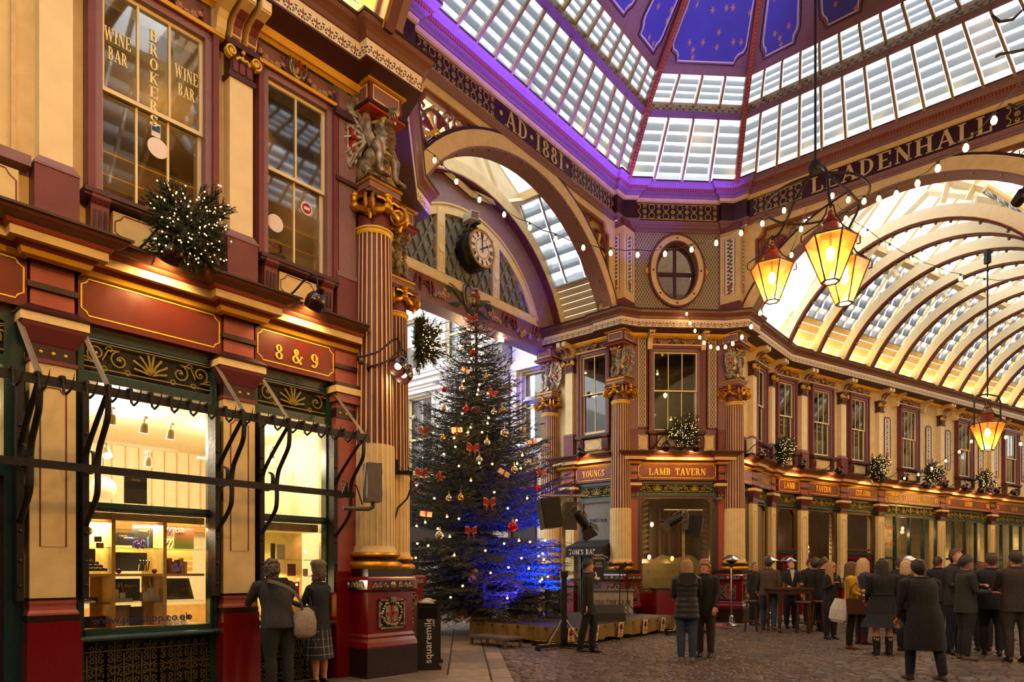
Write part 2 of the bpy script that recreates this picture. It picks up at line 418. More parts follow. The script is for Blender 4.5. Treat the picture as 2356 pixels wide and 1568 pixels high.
# ---------------------------------------------------------------- lettering: a slab-serif alphabet drawn from strokes
TK,TN=.19,.075
GL={'A':(.92,[('d',.14,0,.46,1,TN),('d',.46,1,.78,0,TK),('h',.26,.66,.34),('s',.14,0),('s',.78,0)]),
'B':(.8,[('v',.2,0,1),('a',.36,.74,.26,.25,-90,90),('a',.36,.26,.3,.27,-90,90),('h',.1,.4,.98),('h',.2,.4,.5),('h',.1,.4,.02)]),
'C':(.8,[('a',.44,.5,.34,.48,50,310),('v0',.72,.68,.95)]),
'D':(.88,[('v',.2,0,1),('a',.36,.5,.4,.48,-90,90),('h',.1,.4,.98),('h',.1,.4,.02)]),
'E':(.78,[('v',.2,0,1),('h',.1,.7,.97),('h',.2,.55,.5),('h',.1,.72,.03),('v0',.68,.74,1),('v0',.7,0,.26)]),
'F':(.72,[('v',.2,0,1),('h',.1,.68,.97),('h',.2,.52,.5),('v0',.66,.74,1)]),
'G':(.86,[('a',.44,.5,.34,.48,50,310),('v0',.72,.1,.45),('h',.55,.85,.45)]),
'H':(.94,[('v',.2,0,1),('v',.74,0,1),('h',.2,.74,.5)]),
'I':(.46,[('v',.23,0,1)]),'1':(.5,[('v',.25,0,1)]),
'K':(.9,[('v',.2,0,1),('d',.25,.42,.74,1,TN),('d',.36,.52,.76,0,TK),('s',.74,1),('s',.76,0)]),
'L':(.74,[('v',.2,0,1),('h',.1,.7,.03),('v0',.67,0,.3)]),
'M':(1.08,[('v',.16,0,1,TN),('v',.9,0,1),('d',.18,1,.53,.05,TK),('d',.53,.05,.88,1,TN)]),
'N':(.94,[('v',.18,0,1,TN),('v',.76,0,1,TN),('d',.18,1,.76,0,TK)]),
'O':(.9,[('a',.45,.5,.36,.48,0,360)]),'0':(.72,[('a',.36,.5,.27,.48,0,360)]),
'P':(.76,[('v',.2,0,1),('a',.36,.72,.3,.26,-90,90),('h',.1,.4,.98),('h',.2,.4,.47)]),
'R':(.88,[('v',.2,0,1),('a',.36,.74,.28,.25,-90,90),('h',.1,.4,.98),('h',.2,.4,.5),('d',.42,.5,.74,0,TK),('s',.76,0)]),
'S':(.72,[('a',.36,.73,.24,.25,20,270),('a',.36,.26,.27,.25,-160,90),('v0',.6,.72,.96),('v0',.1,.04,.28)]),
'T':(.82,[('v',.41,0,1),('h',.06,.76,.97),('v0',.08,.74,1),('v0',.74,.74,1)]),
'U':(.92,[('v',.2,.3,1),('v',.74,.3,1,TN),('a',.47,.32,.27,.3,180,360)]),
'V':(.9,[('d',.14,1,.46,0,TK),('d',.46,0,.78,1,TN),('s',.14,1),('s',.78,1)]),
'W':(1.25,[('d',.12,1,.36,0,TK),('d',.36,0,.6,1,TN),('d',.6,1,.84,0,TK),('d',.84,0,1.1,1,TN),('s',.12,1),('s',1.1,1)]),
'Y':(.88,[('d',.12,1,.44,.45,TK),('d',.44,.45,.76,1,TN),('v',.44,0,.5),('s',.12,1),('s',.76,1)]),
'8':(.7,[('a',.35,.74,.22,.24,0,360),('a',.35,.26,.27,.25,0,360)]),
'9':(.7,[('a',.35,.68,.26,.3,0,360),('a',.3,.5,.32,.48,-90,20),('a',.22,.12,.1,.1,0,360)]),
'7':(.68,[('h',.08,.62,.96),('d',.6,.95,.3,0,TK)]),'3':(.66,[('a',.32,.74,.22,.24,-90,160),('a',.32,.27,.26,.26,-170,90)]),
'4':(.74,[('v',.5,0,1),('d',.06,.32,.5,1,TN),('h',.04,.7,.3)]),'5':(.68,[('h',.16,.6,.96),('v0',.16,.5,.97),('a',.32,.3,.27,.29,-160,110)]),
'&':(.95,[('a',.4,.76,.18,.22,0,360),('a',.36,.28,.27,.27,60,330),('d',.3,.62,.8,.02,TK),('d',.62,.12,.84,.5,TN),('h',.72,.95,.5)]),
'.':(.34,[('b',.16,.09,.09)]),'*':(.5,[('b',.25,.5,.13)]),"'":(.3,[('v0',.15,.7,1)]),' ':(.5,[])}
def text_mesh(s,h,width=None,th=.012,sp=.06,serif=True):
    b=B(); x=0
    def bar(x0,z0,x1,z1,t):
        a=Vector((x0,z0));c=Vector((x1,z1)); d=(c-a).normalized(); q=Vector((-d.y,d.x))*t/2
        b.prism([tuple(a+q),tuple(a-q),tuple(c-q),tuple(c+q)],'y',-th/h,0)
    for ch in s:
        w,st=GL[ch]
        for k in st:
            if k[0]=='v':
                t=k[4] if len(k)>4 else TK; b.box(x+k[1]-t/2,x+k[1]+t/2,-th/h,0,k[2],k[3])
                if serif:
                    for z in (k[2],k[3]):
                        if z in (0,1): b.box(x+k[1]-t/2-.09,x+k[1]+t/2+.09,-th/h,0,z-(.07 if z else 0),z+(0 if z else .07))
            elif k[0]=='v0': b.box(x+k[1]-.05,x+k[1]+.05,-th/h,0,k[2],k[3])
            elif k[0]=='h': b.box(x+k[1],x+k[2],-th/h,0,k[3]-.04,k[3]+.04)
            elif k[0]=='s': b.box(x+k[1]-.17,x+k[1]+.17,-th/h,0,k[2]-(.07 if k[2] else 0),k[2]+(0 if k[2] else .07))
            elif k[0]=='d': bar(x+k[1],k[2],x+k[3],k[4],k[5])
            elif k[0]=='b': b.prism(arc(x+k[1],k[2],k[3],0,2*PI,9)[:-1],'y',-th/h,0)
            else:
                _,cx,cz,rx,rz,a0,a1=k; n=max(6,int(abs(a1-a0)/18)); rings=[]
                for i in range(n+1):
                    a=rad(a0+(a1-a0)*i/n); c_,s_=math.cos(a),math.sin(a); t=(TN+(TK-TN)*abs(c_))/2
                    o=(x+cx+(rx+t*.3)*c_,cz+rz*s_); q=(x+cx+(rx-t*1.7)*c_,cz+(rz-.08)*s_)
                    rings.append([(o[0],-th/h,o[1]),(q[0],-th/h,q[1]),(q[0],0,q[1]),(o[0],0,o[1])])
                b.loft(rings,loop=False)
        x+=w+sp
    tot=x-sp; kx=h if width is None else width/tot
    for p in b.v: p.x=(p.x-tot/2)*kx; p.y*=h; p.z*=h
    return b
def letters(parent,s,h,width,m,M,th=.012,sp=.06,serif=True):
    tot=sum(GL[c][0]+sp for c in s)-sp; k=h if width is None else width/tot; x=0
    for c in s:
        w=GL[c][0]
        if c!=' ': inst('letter',text_mesh(c,h,w*k,th,sp,serif).mesh('letter',m),parent,M@T((x+w/2-tot/2)*k))
        x+=w+sp
def font_mesh(name,s,size,m,parent=None,M=None,shear=0,ext=.002,**k):
    c=bpy.data.curves.new(name,'FONT'); c.body=s; c.size=size; c.align_x='CENTER'; c.shear=shear; c.extrude=ext; c.resolution_u=3
    o=bpy.data.objects.new(name,c); COL.objects.link(o); dg=bpy.context.evaluated_depsgraph_get()
    me=bpy.data.meshes.new_from_object(o.evaluated_get(dg)); bpy.data.objects.remove(o); me.materials.clear(); me.materials.append(m)
    me.transform(RX(PI/2)); return inst(name,me,parent,M,**k)
# ---------------------------------------------------------------- ironwork and ornament
def mirror(b):
    o=B(); o.add(b); o.add(b,SC(-1,1,1)); return o
def transom_mesh(w,h):
    b=B(); t=.016
    for sg in (0,):
        hb=B()
        strap(hb,[(0,h*.9),(w/2,h*.9)],.014,-.02,0); strap(hb,[(0,h*.1),(w/2,h*.1)],.014,-.02,0)
        for a in (8,32,56,78): 
            r=h*(.62 if a<60 else .5); e=(r*math.sin(rad(a)),h*.2+r*math.cos(rad(a)))
            strap(hb,[(0.01,h*.2),(e[0]*.5,h*.2+(e[1]-h*.2)*.6),e],t*1.4,-.03,0)
            hb.ball((e[0],-.015,e[1]),(.02,.015,.02),6,4)
        x0=h*.62; n=max(1,round((w/2-x0)/(h*.62))); st=(w/2-x0)/n
        for i in range(n):
            c=x0+st*(i+.5); up=i%2; cz=h*(.56 if up else .46); r=min(st*.44,h*.3)
            sp=spiral(c,cz,r,.02,-PI/2 if up else PI/2,(PI*2.1) if up else -PI*2.1,16); strap(hb,sp,t,-.025,0)
            strap(hb,[sp[0],(c+st*.5,cz+(-r*.9 if up else r*.9)),(c+st*.75,cz+(r*.3 if up else -r*.3))],t,-.025,0)
            hb.ball((c,-.02,cz),(.022,.02,.022),6,4)
            strap(hb,arc(c-st*.35,h*.13,h*.075,0,2*PI,8)[:-1],.012,-.022,0,closed=True)
            strap(hb,spiral(c+st*.42,h*(.3 if up else .74),h*.13,.01,0,PI*1.7,8),t*.8,-.022,0)
        b=mirror(hb)
    return b
def riser_mesh(cw,h):
    """one bay of the stall-riser ironwork: bars, hearts and C scrolls"""
    b=B(); t=.014
    hb=B(); strap(hb,[(cw/2,0),(cw/2,h)],t,-.02,0)
    z=h*.86; strap(hb,[(0,z),(cw/2,z)],t*1.2,-.022,0); strap(hb,spiral(cw*.24,z+h*.055,cw*.15,.01,-PI*.4,PI*1.5,8),t*.8,-.02,0)
    k=4; sh=z/k
    strap(hb,[(0,0),(0,z*.95)],t*1.3,-.025,0)
    for i in range(k):
        zc=sh*(i+.5)
        if i%2: 
            strap(hb,spiral(cw*.24,zc+sh*.2,cw*.17,.012,-PI*.5,PI*1.6,9),t,-.022,0); strap(hb,spiral(cw*.24,zc-sh*.2,cw*.17,.012,PI*.5,-PI*1.6,9),t,-.022,0)
        else:
            strap(hb,[(cw*.5,zc+sh*.1),(cw*.36,zc+sh*.3),(cw*.1,zc+sh*.48)],t,-.022,0)
            strap(hb,spiral(cw*.2,zc+sh*.08,cw*.14,.01,PI*.9,-PI*.9,8),t,-.022,0); strap(hb,spiral(cw*.2,zc-sh*.24,cw*.14,.01,PI*.4,-PI*1.4,8),t,-.022,0)
            strap(hb,[(cw*.5,zc-sh*.1),(cw*.36,zc-sh*.3),(cw*.08,zc-sh*.46)],t,-.022,0)
    return mirror(hb)
flower_pink=mat('carved_pink_rose','#c49a84',.5,var=.3,scale=40,bump=.3); leafgreen=mat('carved_green_leaf','#45523b',.5,var=.3,scale=30)
ribbon=mat('carved_red_ribbon','#83221f',.45,var=.2); flower_y=mat('carved_yellow_flower','#d2a53c',.5,var=.3,scale=30)
def rose(b,c,r,m=0):
    b.ball(c,(r*.55,r*.6,r*.55),6,4,m)
    for i in range(6):
        a=i*PI/3; b.ball((c[0]+r*.6*math.cos(a),c[1]+r*.1,c[2]+r*.6*math.sin(a)),(r*.45,r*.35,r*.45),5,3,m)
def swag_mesh(w,h):
    """flower swag with ribbon tail, centred"""
    b=B(); q=random.Random(3)
    for i,x in enumerate((-.38,-.2,0,.2,.38)):
        z=-h*.32*(1-(x/.42)**2)+h*.02; rose(b,(x*w,-.05,z),h*(.2 if i%2 else .14),0)
        for s in (-1,1): b.ball((x*w+s*w*.07,-.03,z-h*.08),(w*.05,.02,h*.09),5,3,1)
    for s in (-1,1):
        b.tube([(s*w*.42,-.03,h*.1),(s*w*.46,-.04,h*.3),(s*w*.36,-.04,h*.42)],h*.04,4,2); b.tube([(s*w*.42,-.03,h*.1),(s*w*.48,-.04,-h*.2),(s*w*.44,-.04,-h*.45)],h*.045,4,2)
    return b
SWAGM=None
def shield_mesh(h):
    b=B(); w=h*.42
    out=[(0,-h*.5),(w*.5,-h*.3),(w*.78,h*.05),(w*.62,h*.36),(w*.85,h*.45),(w*.5,h*.52),(0,h*.44)]
    out=out+[(-x,z) for x,z in reversed(out[1:-1])]
    b.loft([[(x,0,z) for x,z in out],[(x,-.05*h/.3,z) for x,z in out],[(x*.7,-.075*h/.3,z*.8) for x,z in out]],0)
    b.ball((0,-.06*h/.3,0),(w*.42,.05*h/.3,h*.33),8,6,0)
    b.box(-w*.06,w*.06,-.12*h/.3,-.05,-h*.3,h*.3,1); b.box(-w*.4,w*.4,-.115*h/.3,-.05,h*.02,h*.1,1)
    for s in (-1,1): b.tube([(s*w*.6,-.05,-h*.25),(s*w*.95,-.08,0),(s*w*.9,-.08,h*.3),(s*w*.6,-.06,h*.5)],h*.045,6,0)
    return b
swag_me=swag_mesh(.42,.26).mesh('flower_swag',[flower_pink,leafgreen,ribbon],60)
shield_me=shield_mesh(.32).mesh('shield',[silver,crossred],50)
# upper capital (maroon block, gilt scrolls), consoles, sill bracket, ground pilaster
def up_pilaster():
    o={}
    b=B(); b.box(-.15,.15,-.02,.25,5.72,7.64); o['shaft']=b.mesh('upper_shaft',creamw)
    b=B(); b.box(-.2,.2,-.06,.25,4.93,5.62,0); b.loft([[(x*k,y,z) for x,y in ((-.2,.25),(-.2,-.06-e),(.2,-.06-e),(.2,.25))] for k,e,z in ((1.02,.01,5.62),(1.02,.01,5.645),(.98,-.005,5.66),(.8,-.03,5.72),(.78,-.04,5.73))],1)
    o['pedestal']=b.mesh('upper_pedestal',[maroon,mauve])
    b=B(); b.box(-.175,.175,-.05,.25,7.62,7.68,0); b.box(-.15,.15,-.03,.25,7.68,7.98,0); b.box(-.21,.21,-.09,.25,7.98,8.05,0)
    for s in (-1,1):
        rg=spiral(s*.16,7.9,.075,.01,-PI/2,-PI/2+s*PI*3.2,22); strap(b,rg,.022,-.1,-.03,1); b.ball((s*.16,-.08,7.9),(.03,.03,.03),6,4,1)
        b.tube([(s*.09,-.06,7.84),(s*.05,-.07,7.88),(0,-.07,7.86)],.018,5,1)
    b.ball((0,-.07,7.96),.028,6,4,1); b.ball((0,-.06,7.9),.02,6,4,1)
    for s in (-.09,0,.09): b.prism([(s-.03,7.7),(s+.03,7.7),(s+.035,7.82),(s,7.85),(s-.035,7.82)],'y',-.05,-.02,2)
    o['capital']=b.mesh('upper_capital',[plum,goldp,maroon])
    b=B()
    for x in (-.1,.1):
        prof=[(0.2,8.05),(-.05,8.05),(-.09,8.1),(-.11,8.2),(-.17,8.27),(-.3,8.31),(-.44,8.33),(-.46,8.36),(-.46,8.46),(.2,8.46)]
        b.prism(prof,'x',x-.065,x+.065,0)
        b.box(x-.05,x+.05,-.465,-.3,8.345,8.455,1); b.prism([(-.06,8.07),(-.115,8.2),(-.18,8.26),(-.3,8.302),(-.3,8.29),(-.19,8.25),(-.125,8.19),(-.075,8.07)],'x',x-.05,x+.05,2)
    o['console']=b.mesh('console',[cream,creamw,maroon])
    return o
UP=up_pilaster()
def gr_pilaster(w=.41,shaftmat=None,panel=True):
    h=w/2; o={}
    b=B(); b.box(-h,h,-.03,.3,1.2,3.62,0)
    o['shaft']=b.mesh('pilaster_shaft',shaftmat or cream)
    if panel:
        b=B(); q=.115; z0,z1=1.75,3.38; c=.05
        P=[(-q,z0),(q,z0),(q,z1-c),(q-c*.4,z1-c),(q-c,z1-c*.3),(q-c,z1),(-q+c,z1),(-q+c,z1-c*.3),(-q+c*.4,z1-c),(-q,z1-c)]
        strap(b,P,.014,-.034,-.028,0,closed=True); o['painted_panel_line']=b.mesh('panel_line',maroon)
    b=B(); b.box(-h-.04,h+.04,-.1,.3,0,.77,0); b.box(-h-.03,h+.03,-.085,.3,.77,.98,0); b.box(-h-.025,h+.025,-.07,.3,.98,1.05,2)
    b.loft([[(x,y,z) for x,y in ((-h-e,.3),(-h-e,-.03-e),(h+e,-.03-e),(h+e,.3))] for e,z in ((.025,1.05),(.022,1.07),(.005,1.1),(.0,1.14),(.006,1.17),(.004,1.2))],1); b.box(-h-.006,h+.006,-.037,.3,1.2,1.225,2)
    o['plinth']=b.mesh('pilaster_plinth',[granite,brick_red,granite2])
    b=B(); b.box(-h-.012,h+.012,-.045,.3,3.62,3.66,0); b.box(-h,h,-.033,.3,3.66,3.8,1)
    for i in (-1,0,1): b.ball((i*.11,-.035,3.73),(.019,.012,.019),8,5,3)
    b.loft([[(x,y,z) for x,y in ((-h-e,.3),(-h-e,-.033-e),(h+e,-.033-e),(h+e,.3))] for e,z in ((0,3.8),(.012,3.82),(.05,3.9),(.08,3.96),(.09,4.0))],0)
    b.box(-h-.1,h+.1,-.13,.3,4.0,4.09,2); b.loft([[(x,y,z) for x,y in ((-h-e,.3),(-h-e,-.033-e),(h+e,-.033-e),(h+e,.3))] for e,z in ((.11,4.09),(.115,4.11),(.05,4.16),(.02,4.19))],1)
    o['capital']=b.mesh('pilaster_capital',[maroon,dark,cream,goldp])
    b=B(); b.box(-h+.01,h-.01,-.02,.3,4.19,4.66,0); b.box(-h-.02,h+.02,-.055,.3,4.36,4.42,1)
    o['frieze_block']=b.mesh('pilaster_frieze_block',[brick_red,dark])
    return o
GP=gr_pilaster(); GPR=gr_pilaster(.24,brick_red,False)
def put(o,parent,x,name):
    k='shaft'; s=inst(name,o[k],parent,T(x))
    for a,me in o.items():
        if a!=k: inst(a,me,s)
    return s
# ---------------------------------------------------------------- cornices
brown=mat('brown_cornice','#7a4630',.4,var=.1); orange=mat('orange_red_band','#a5432c',.4,var=.1)
LOWC=[([(-.02,4.62),(.04,4.64),(.065,4.69)],goldy),([(.065,4.69),(.055,4.695),(.07,4.72),(.10,4.735),(.10,4.74)],orange),([(.10,4.74),(.17,4.74),(.17,4.83)],cream),([(.17,4.83),(.195,4.835),(.21,4.86)],orange),([(.21,4.86),(.215,4.875),(.25,4.885),(.31,4.92),(.335,4.95)],brown),([(.335,4.95),(.355,4.95),(.355,4.975),(-.3,4.99)],dark)]
MAINC=[([(.02,8.33),(.06,8.36),(.10,8.36),(.13,8.41),(.14,8.44)],goldy),([(.14,8.44),(.2,8.46),(.49,8.47),(.49,8.5)],plum),([(.49,8.5),(.49,8.72)],anth),([(.49,8.72),(.51,8.73),(.53,8.79),(.57,8.83),(.62,8.87),(.64,8.93)],mat('gutter_brown','#70453a',.4,var=.1)),([(.64,8.93),(.655,8.93),(.655,8.97),(.0,9.0)],dark)]
def cornice(path,C,name,parent=None,kind=None):
    b=B()
    for i,(p,m) in enumerate(C): sweep(path,p,b,i)
    return b.ob(name,[m for _,m in C],parent,None,30,kind=kind)
def jog(xs,x0,x1,hw,d):
    """plan path along a front with projections of depth d at each x (local y is into the wall)"""
    p=[(x0,0)]
    for x in xs: p+= [(x-hw,0),(x-hw,-d),(x+hw,-d),(x+hw,0)]
    return p+[(x1,0)]
# ---------------------------------------------------------------- windows and shop fronts
WN=[0]
def sash(M,xa,xb,za,zb,nc,inner=None,parent=None,frame=.15,nclow=None):
    """sash window in a hole; architrave in maroon and mauve, cream sashes, clear panes"""
    WN[0]+=1; w=struct('window_%d'%WN[0],M); f=frame
    b=B()
    for x0,x1,z0,z1 in ((xa-f,xa-f+.07,za-.06,zb+f),(xb+f-.07,xb+f,za-.06,zb+f),(xa-f,xb+f,zb+f-.07,zb+f)): b.box(x0,x1,-.03,.14,z0,z1,0)
    for x0,x1,z0,z1 in ((xa-f+.07,xa,za-.06,zb+f-.07),(xb,xb+f-.07,za-.06,zb+f-.07),(xa-f+.07,xb+f-.07,zb,zb+f-.07)): b.box(x0,x1,.01,.14,z0,z1,1)
    b.ob('architrave',[maroon,mauve],w)
    zm=(za+zb)/2
    for nm,y,z0,z1,n in (('upper_sash',.1,zm,zb,nc),('lower_sash',.145,za,zm+.05,nclow or nc)):
        b=B(); t=.04
        for q in ((xa,xa+t,z0,z1),(xb-t,xb,z0,z1),(xa+t,xb-t,z0,z0+(.07 if nm[0]=='l' else .045)),(xa+t,xb-t,z1-t,z1)): b.box(q[0],q[1],y-.02,y+.02,q[2],q[3])
        s=b.ob(nm,creamw,w); iw=(xb-xa-2*t)/n
        bar=box(-.012,.012,y-.018,y+.014,z0+.05,z1-t).mesh('glazing_bar',creamw) if n>1 else None
        for i in range(n):
            x=xa+t+iw*i
            if i: inst('glazing_bar',bar,s,T(x))
            box(x+.008,x+iw-.008,y-.003,y+.003,z0+.05,z1-t).ob('pane',pane,s)
    return w
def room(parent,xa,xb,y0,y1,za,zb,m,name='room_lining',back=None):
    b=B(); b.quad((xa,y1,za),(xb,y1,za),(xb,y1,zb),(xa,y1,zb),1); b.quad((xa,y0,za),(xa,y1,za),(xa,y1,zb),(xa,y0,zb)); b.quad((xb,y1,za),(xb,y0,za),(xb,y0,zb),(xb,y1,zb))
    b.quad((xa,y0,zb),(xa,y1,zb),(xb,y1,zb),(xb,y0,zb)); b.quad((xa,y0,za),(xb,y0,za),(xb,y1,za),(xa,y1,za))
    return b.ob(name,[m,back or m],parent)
sillm=B(); sillm.box(-.5,.5,-.1,.14,-.05,.0); sillm.loft([[(-.5,y,z),(.5,y,z),(.5,.1,z),(-.5,.1,z)] for y,z in ((-.05,-.1),(-.075,-.08),(-.08,-.05))])
sill_me=sillm.mesh('window_sill',[plum])
brk=B(); brk.prism([(.12,-.45),(-.0,-.45),(-.03,-.38),(-.045,-.1),(-.09,-.04),(-.09,0),(.12,0)],'x',-.09,.09)
for i in (-1,0,1): brk.box(i*.05-.012,i*.05+.012,-.05,-.02,-.36,-.15,1); brk.ball((i*.05,-.06,-.075),.012,6,4,1)
bracket_me=brk.mesh('sill_bracket',[maroon,dark])
def sill_set(p,xa,xb,z=5.57,panel=True,xi=None):
    inst('window_sill',sill_me,p,T((xa+xb)/2,0,z)@SC(xb-xa,1,1))
    for x in (xa+.16,xb-.16): inst('sill_bracket',bracket_me,p,T(x,0,z-.05))
    if panel: spanel(p,xa+.3,xb-.3,z-.46,z-.13)
def spanel(p,x0,x1,z0,z1):
    b=B(); b.box(x0,x1,.0,.12,z0,z1,0); c=min(.09,(x1-x0)*.2); e=.02
    P=[(x0+e+c,z0+e),(x1-e-c,z0+e)]+[(x1-e-c*(math.cos(a)),z0+e+c*math.sin(a)) for a in (1.2,.8,.4)][::1]+[(x1-e,z0+e+c),(x1-e,z1-e-c)]
    P=[(x0+e+c,z0+e),(x1-e-c,z0+e),(x1-e-c*.6,z0+e+c*.6),(x1-e,z0+e+c),(x1-e,z1-e-c),(x1-e-c*.6,z1-e-c*.6),(x1-e-c,z1-e),(x0+e+c,z1-e),(x0+e+c*.6,z1-e-c*.6),(x0+e,z1-e-c),(x0+e,z0+e+c),(x0+e+c*.6,z0+e+c*.6)]
    strap(b,P,.014,-.004,.002,1,closed=True)
    b.ob('sill_panel',[cream,maroon],p)
def fascia(M,x0,x1,label,words=(),z0=4.15,z1=4.66,line=True,lm=None,group=None,board=None):
    """sign board with gold line and raised letters; words = [(text, x, height, width, z)]"""
    t=thing('fascia_sign',M,label,'sign',group)
    box(x0,x1,-.01,.1,z0,z1).ob('board',board or redsign,t)
    if line:
        b=B(); e=.03;c=.07; a0,a1,b0,b1=x0+e,x1-e,z0+.07,z1-.05
        P=[]
        for cx,cz,s0 in ((a1,b0,0),(a1,b1,1),(a0,b1,2),(a0,b0,3)):
            sx=1 if cx==a1 else -1; sz=1 if cz==b1 else -1
            q=[(cx-sx*c*math.cos(a),cz-sz*c*math.sin(a)) for a in ((0,.5,1.05,PI/2) if s0 in (1,3) else (PI/2,1.05,.5,0))]
            q=[(cx-sx*c,cz)]+[(cx-sx*c+sx*c*(1-math.cos(a)),cz-sz*c*math.sin(a)) for a in (.5,1.05)]+[(cx,cz-sz*c)]
            P+= q if s0 in (1,3) else q[::-1] if False else (q if s0 in (1,3) else q)
        # corners in order: walk round clockwise from lower right
        P=[(a0+c,b0),(a1-c,b0),(a1-c*.7,b0+c*.55),(a1,b0+c),(a1,b1-c),(a1-c*.7,b1-c*.55),(a1-c,b1),(a0+c,b1),(a0+c*.7,b1-c*.55),(a0,b1-c),(a0,b0+c),(a0+c*.7,b0+c*.55)]
        strap(b,P,.016,-.016,-.008,0,closed=True); b.ob('gold_line',goldp,t)
    for w in words:
        s,x,h,wd,z=w; letters(t,s,h,wd,lm or goldp,T(x,-.012,z))
    return t
TM={}
def transom(p,xa,xb,za,zb,y=.1):
    w,h=xb-xa,zb-za; k=(round(w/.35)*.35,round(h,1))
    if k not in TM: TM[k]=transom_mesh(k[0],h).mesh('transom_grille',olive)
    inst('transom_grille',TM[k],p,T((xa+xb)/2,y,za)@SC(w/k[0],1,1))
    box(xa,xb,y+.03,y+.05,za,zb).ob('grille_backing',gback,p)
def frame_rects(b,L,y0,y1,m=0):
    for x0,x1,z0,z1 in L: b.box(x0,x1,y0,y1,z0,z1,m)
# ---------------------------------------------------------------- left avenue front
def wl(M,x,y=0): 
    p=M@Vector((x,y,0)); return (p.x,p.y)
PX=[-1.81,.19,2.19,4.19]
wa=struct('wall_west',FA)
HA=[(2.42,3.97,.0,4.12),(4.41,5.62,.0,4.12),(.42,1.97,0,4.12),(2.62,3.82,5.55,7.97),(4.56,5.53,5.55,7.97)]
b=wallgrid(-4,5.9,0,9.0,HA,.14,.42); b.ob('wall_face',cream,wa)
for x in PX: put(GP,wa,x,'pilaster')
for x in PX: put(UP,wa,x+.03,'upper_pilaster')
# third pier, red, against the great column
pr=inst('pier_shaft',box(5.6,6.0,-.03,.3,0,4.6).mesh('pier_shaft',brick_red),wa)
b=B(); b.box(5.57,6.0,-.09,.3,0,.8,0); b.box(5.58,6.0,-.075,.3,.8,1.5,0); b.box(5.585,6.0,-.06,.3,1.5,1.58,1); b.ob('pier_plinth',[granite,brick_red],pr)
b=B(); b.box(5.6,6,-.045,.3,3.66,3.8,1); b.box(5.54,6.,-.13,.3,4.0,4.09,2); b.box(5.57,6,-.1,.3,3.88,4.0,0); b.box(5.56,6,-.1,.3,4.09,4.15,1); b.box(5.58,6,-.06,.3,4.36,4.42,1)
for x in (5.66,5.76): b.ball((x,-.05,3.73),(.02,.012,.02),8,5,3)
b.ob('pier_capital',[brick_red,dark,cream,goldp],pr)
b=B(); b.box(5.62,5.95,-.04,.3,4.93,5.66,0); b.box(5.62,5.95,-.05,.3,5.66,5.72,1); b.box(5.66,5.95,-.02,.3,5.72,8.3,1); b.box(5.6,5.95,-.06,.3,7.0,7.06,2); b.box(5.57,5.95,-.09,.3,7.9,8.0,2)
b.ob('upper_pier',[maroon,mauve,plum],wa)
cornice([wl(Matrix(),x,y) for x,y in jog(PX,-4,5.95,.26,.13)],LOWC,'shop_cornice',wa)
# sign boards
fascia(FA,2.42,3.97,'blank red fascia board with a gold line, over the wide shop window','')
fascia(FA,.42,1.97,'blank red fascia board cut by the left edge, over the dark door','')
fascia(FA,4.41,5.6,'red fascia board with gold figures 8 & 9 over the narrow shop window',[('8 & 9',5.0,.2,.66,4.27)])
# upper storey
sash(FA,2.66,3.78,5.6,7.93,3); sash(FA,4.6,5.49,5.6,7.93,2)
sill_set(wa,2.46,3.95); sill_set(wa,4.45,5.62)
spanel(wa,.5,1.9,5.03,5.5); b=B(); b.box(.4,2.0,-.03,.14,5.57,5.68); b.ob('string_course',mauve,wa)
b=B(); b.box(.55,.6,.1,.16,5.68,8.2); b.box(1.86,1.9,.1,.16,5.68,8.2); b.ob('wall_bead',buff,wa)
for xa,xb in ((2.4,4.0),(4.4,5.62),(.4,1.98)):
    b=B(); b.box(xa,xb,-.04,.14,8.02,8.07,0); b.box(xa,xb,.06,.14,8.07,8.4,1); b.ob('frieze_panel',[goldy,mauve],wa)
    c=(xa+xb)/2
    inst('shield',shield_me,wa,T(c,.05,8.22)); 
    for s in (-1,1): inst('flower_swag',swag_me,wa,T(c+s*.36,.06,8.2))
for x in (2.46,3.93): # single consoles beside the wide window
    b=B(); b.prism([(0.14,8.05),(-.05,8.05),(-.09,8.1),(-.11,8.2),(-.17,8.27),(-.44,8.33),(-.46,8.46),(.14,8.46)],'x',x-.06,x+.06); b.ob('console',cream,wa)
# wine bar behind the upper windows
room(wa,.3,5.9,.43,3.4,5.1,8.0,ochre,'wine_bar_lining')
b=B()
for i in range(9): x=.6+i*.6; b.box(x,x+.05,3.3,3.39,5.2,7.2); b.box(x+.05,x+.6,3.32,3.39,6.2,6.27); b.box(x+.05,x+.6,3.32,3.39,7.13,7.2)
b.box(.3,5.9,3.25,3.39,7.2,7.32); b.ob('wall_panelling',wood,wa)
for k,(xa,xb) in enumerate(((2.7,3.74),(4.62,5.47))):
    b=B()
    for z in (5.92,6.17): b.tube([(xa,.22,z),(xb,.22,z)],.013,6)
    tg=b.ob('brass_rail',goldp,None,FA); props(tg,'pair of brass rails inside the upper %s window'%('three-light' if k==0 else 'two-light'),'rail')
WT=mat('gilt_window_letter','#f3e6a8',.4,var=0)
t=thing('window_lettering',FA,'gilt lettering in the panes of the upper three-light window','sign')
for s,x,z,h,w in (('WINE',2.84,7.36,.15,.27),('BAR',2.84,7.16,.14,.2),('WINE',3.59,7.36,.15,.27),('BAR',3.59,7.16,.14,.2)): letters(t,s,h,w,WT,T(x,.094,z-.02),.004)
for i,ch in enumerate('BROKERS'): inst('letter',text_mesh(ch,.13,.1,.004).mesh('letter',WT),t,T(3.22,.094,7.6-i*.162))
disc=mat('white_sticker','#e9dede',.6,var=0)
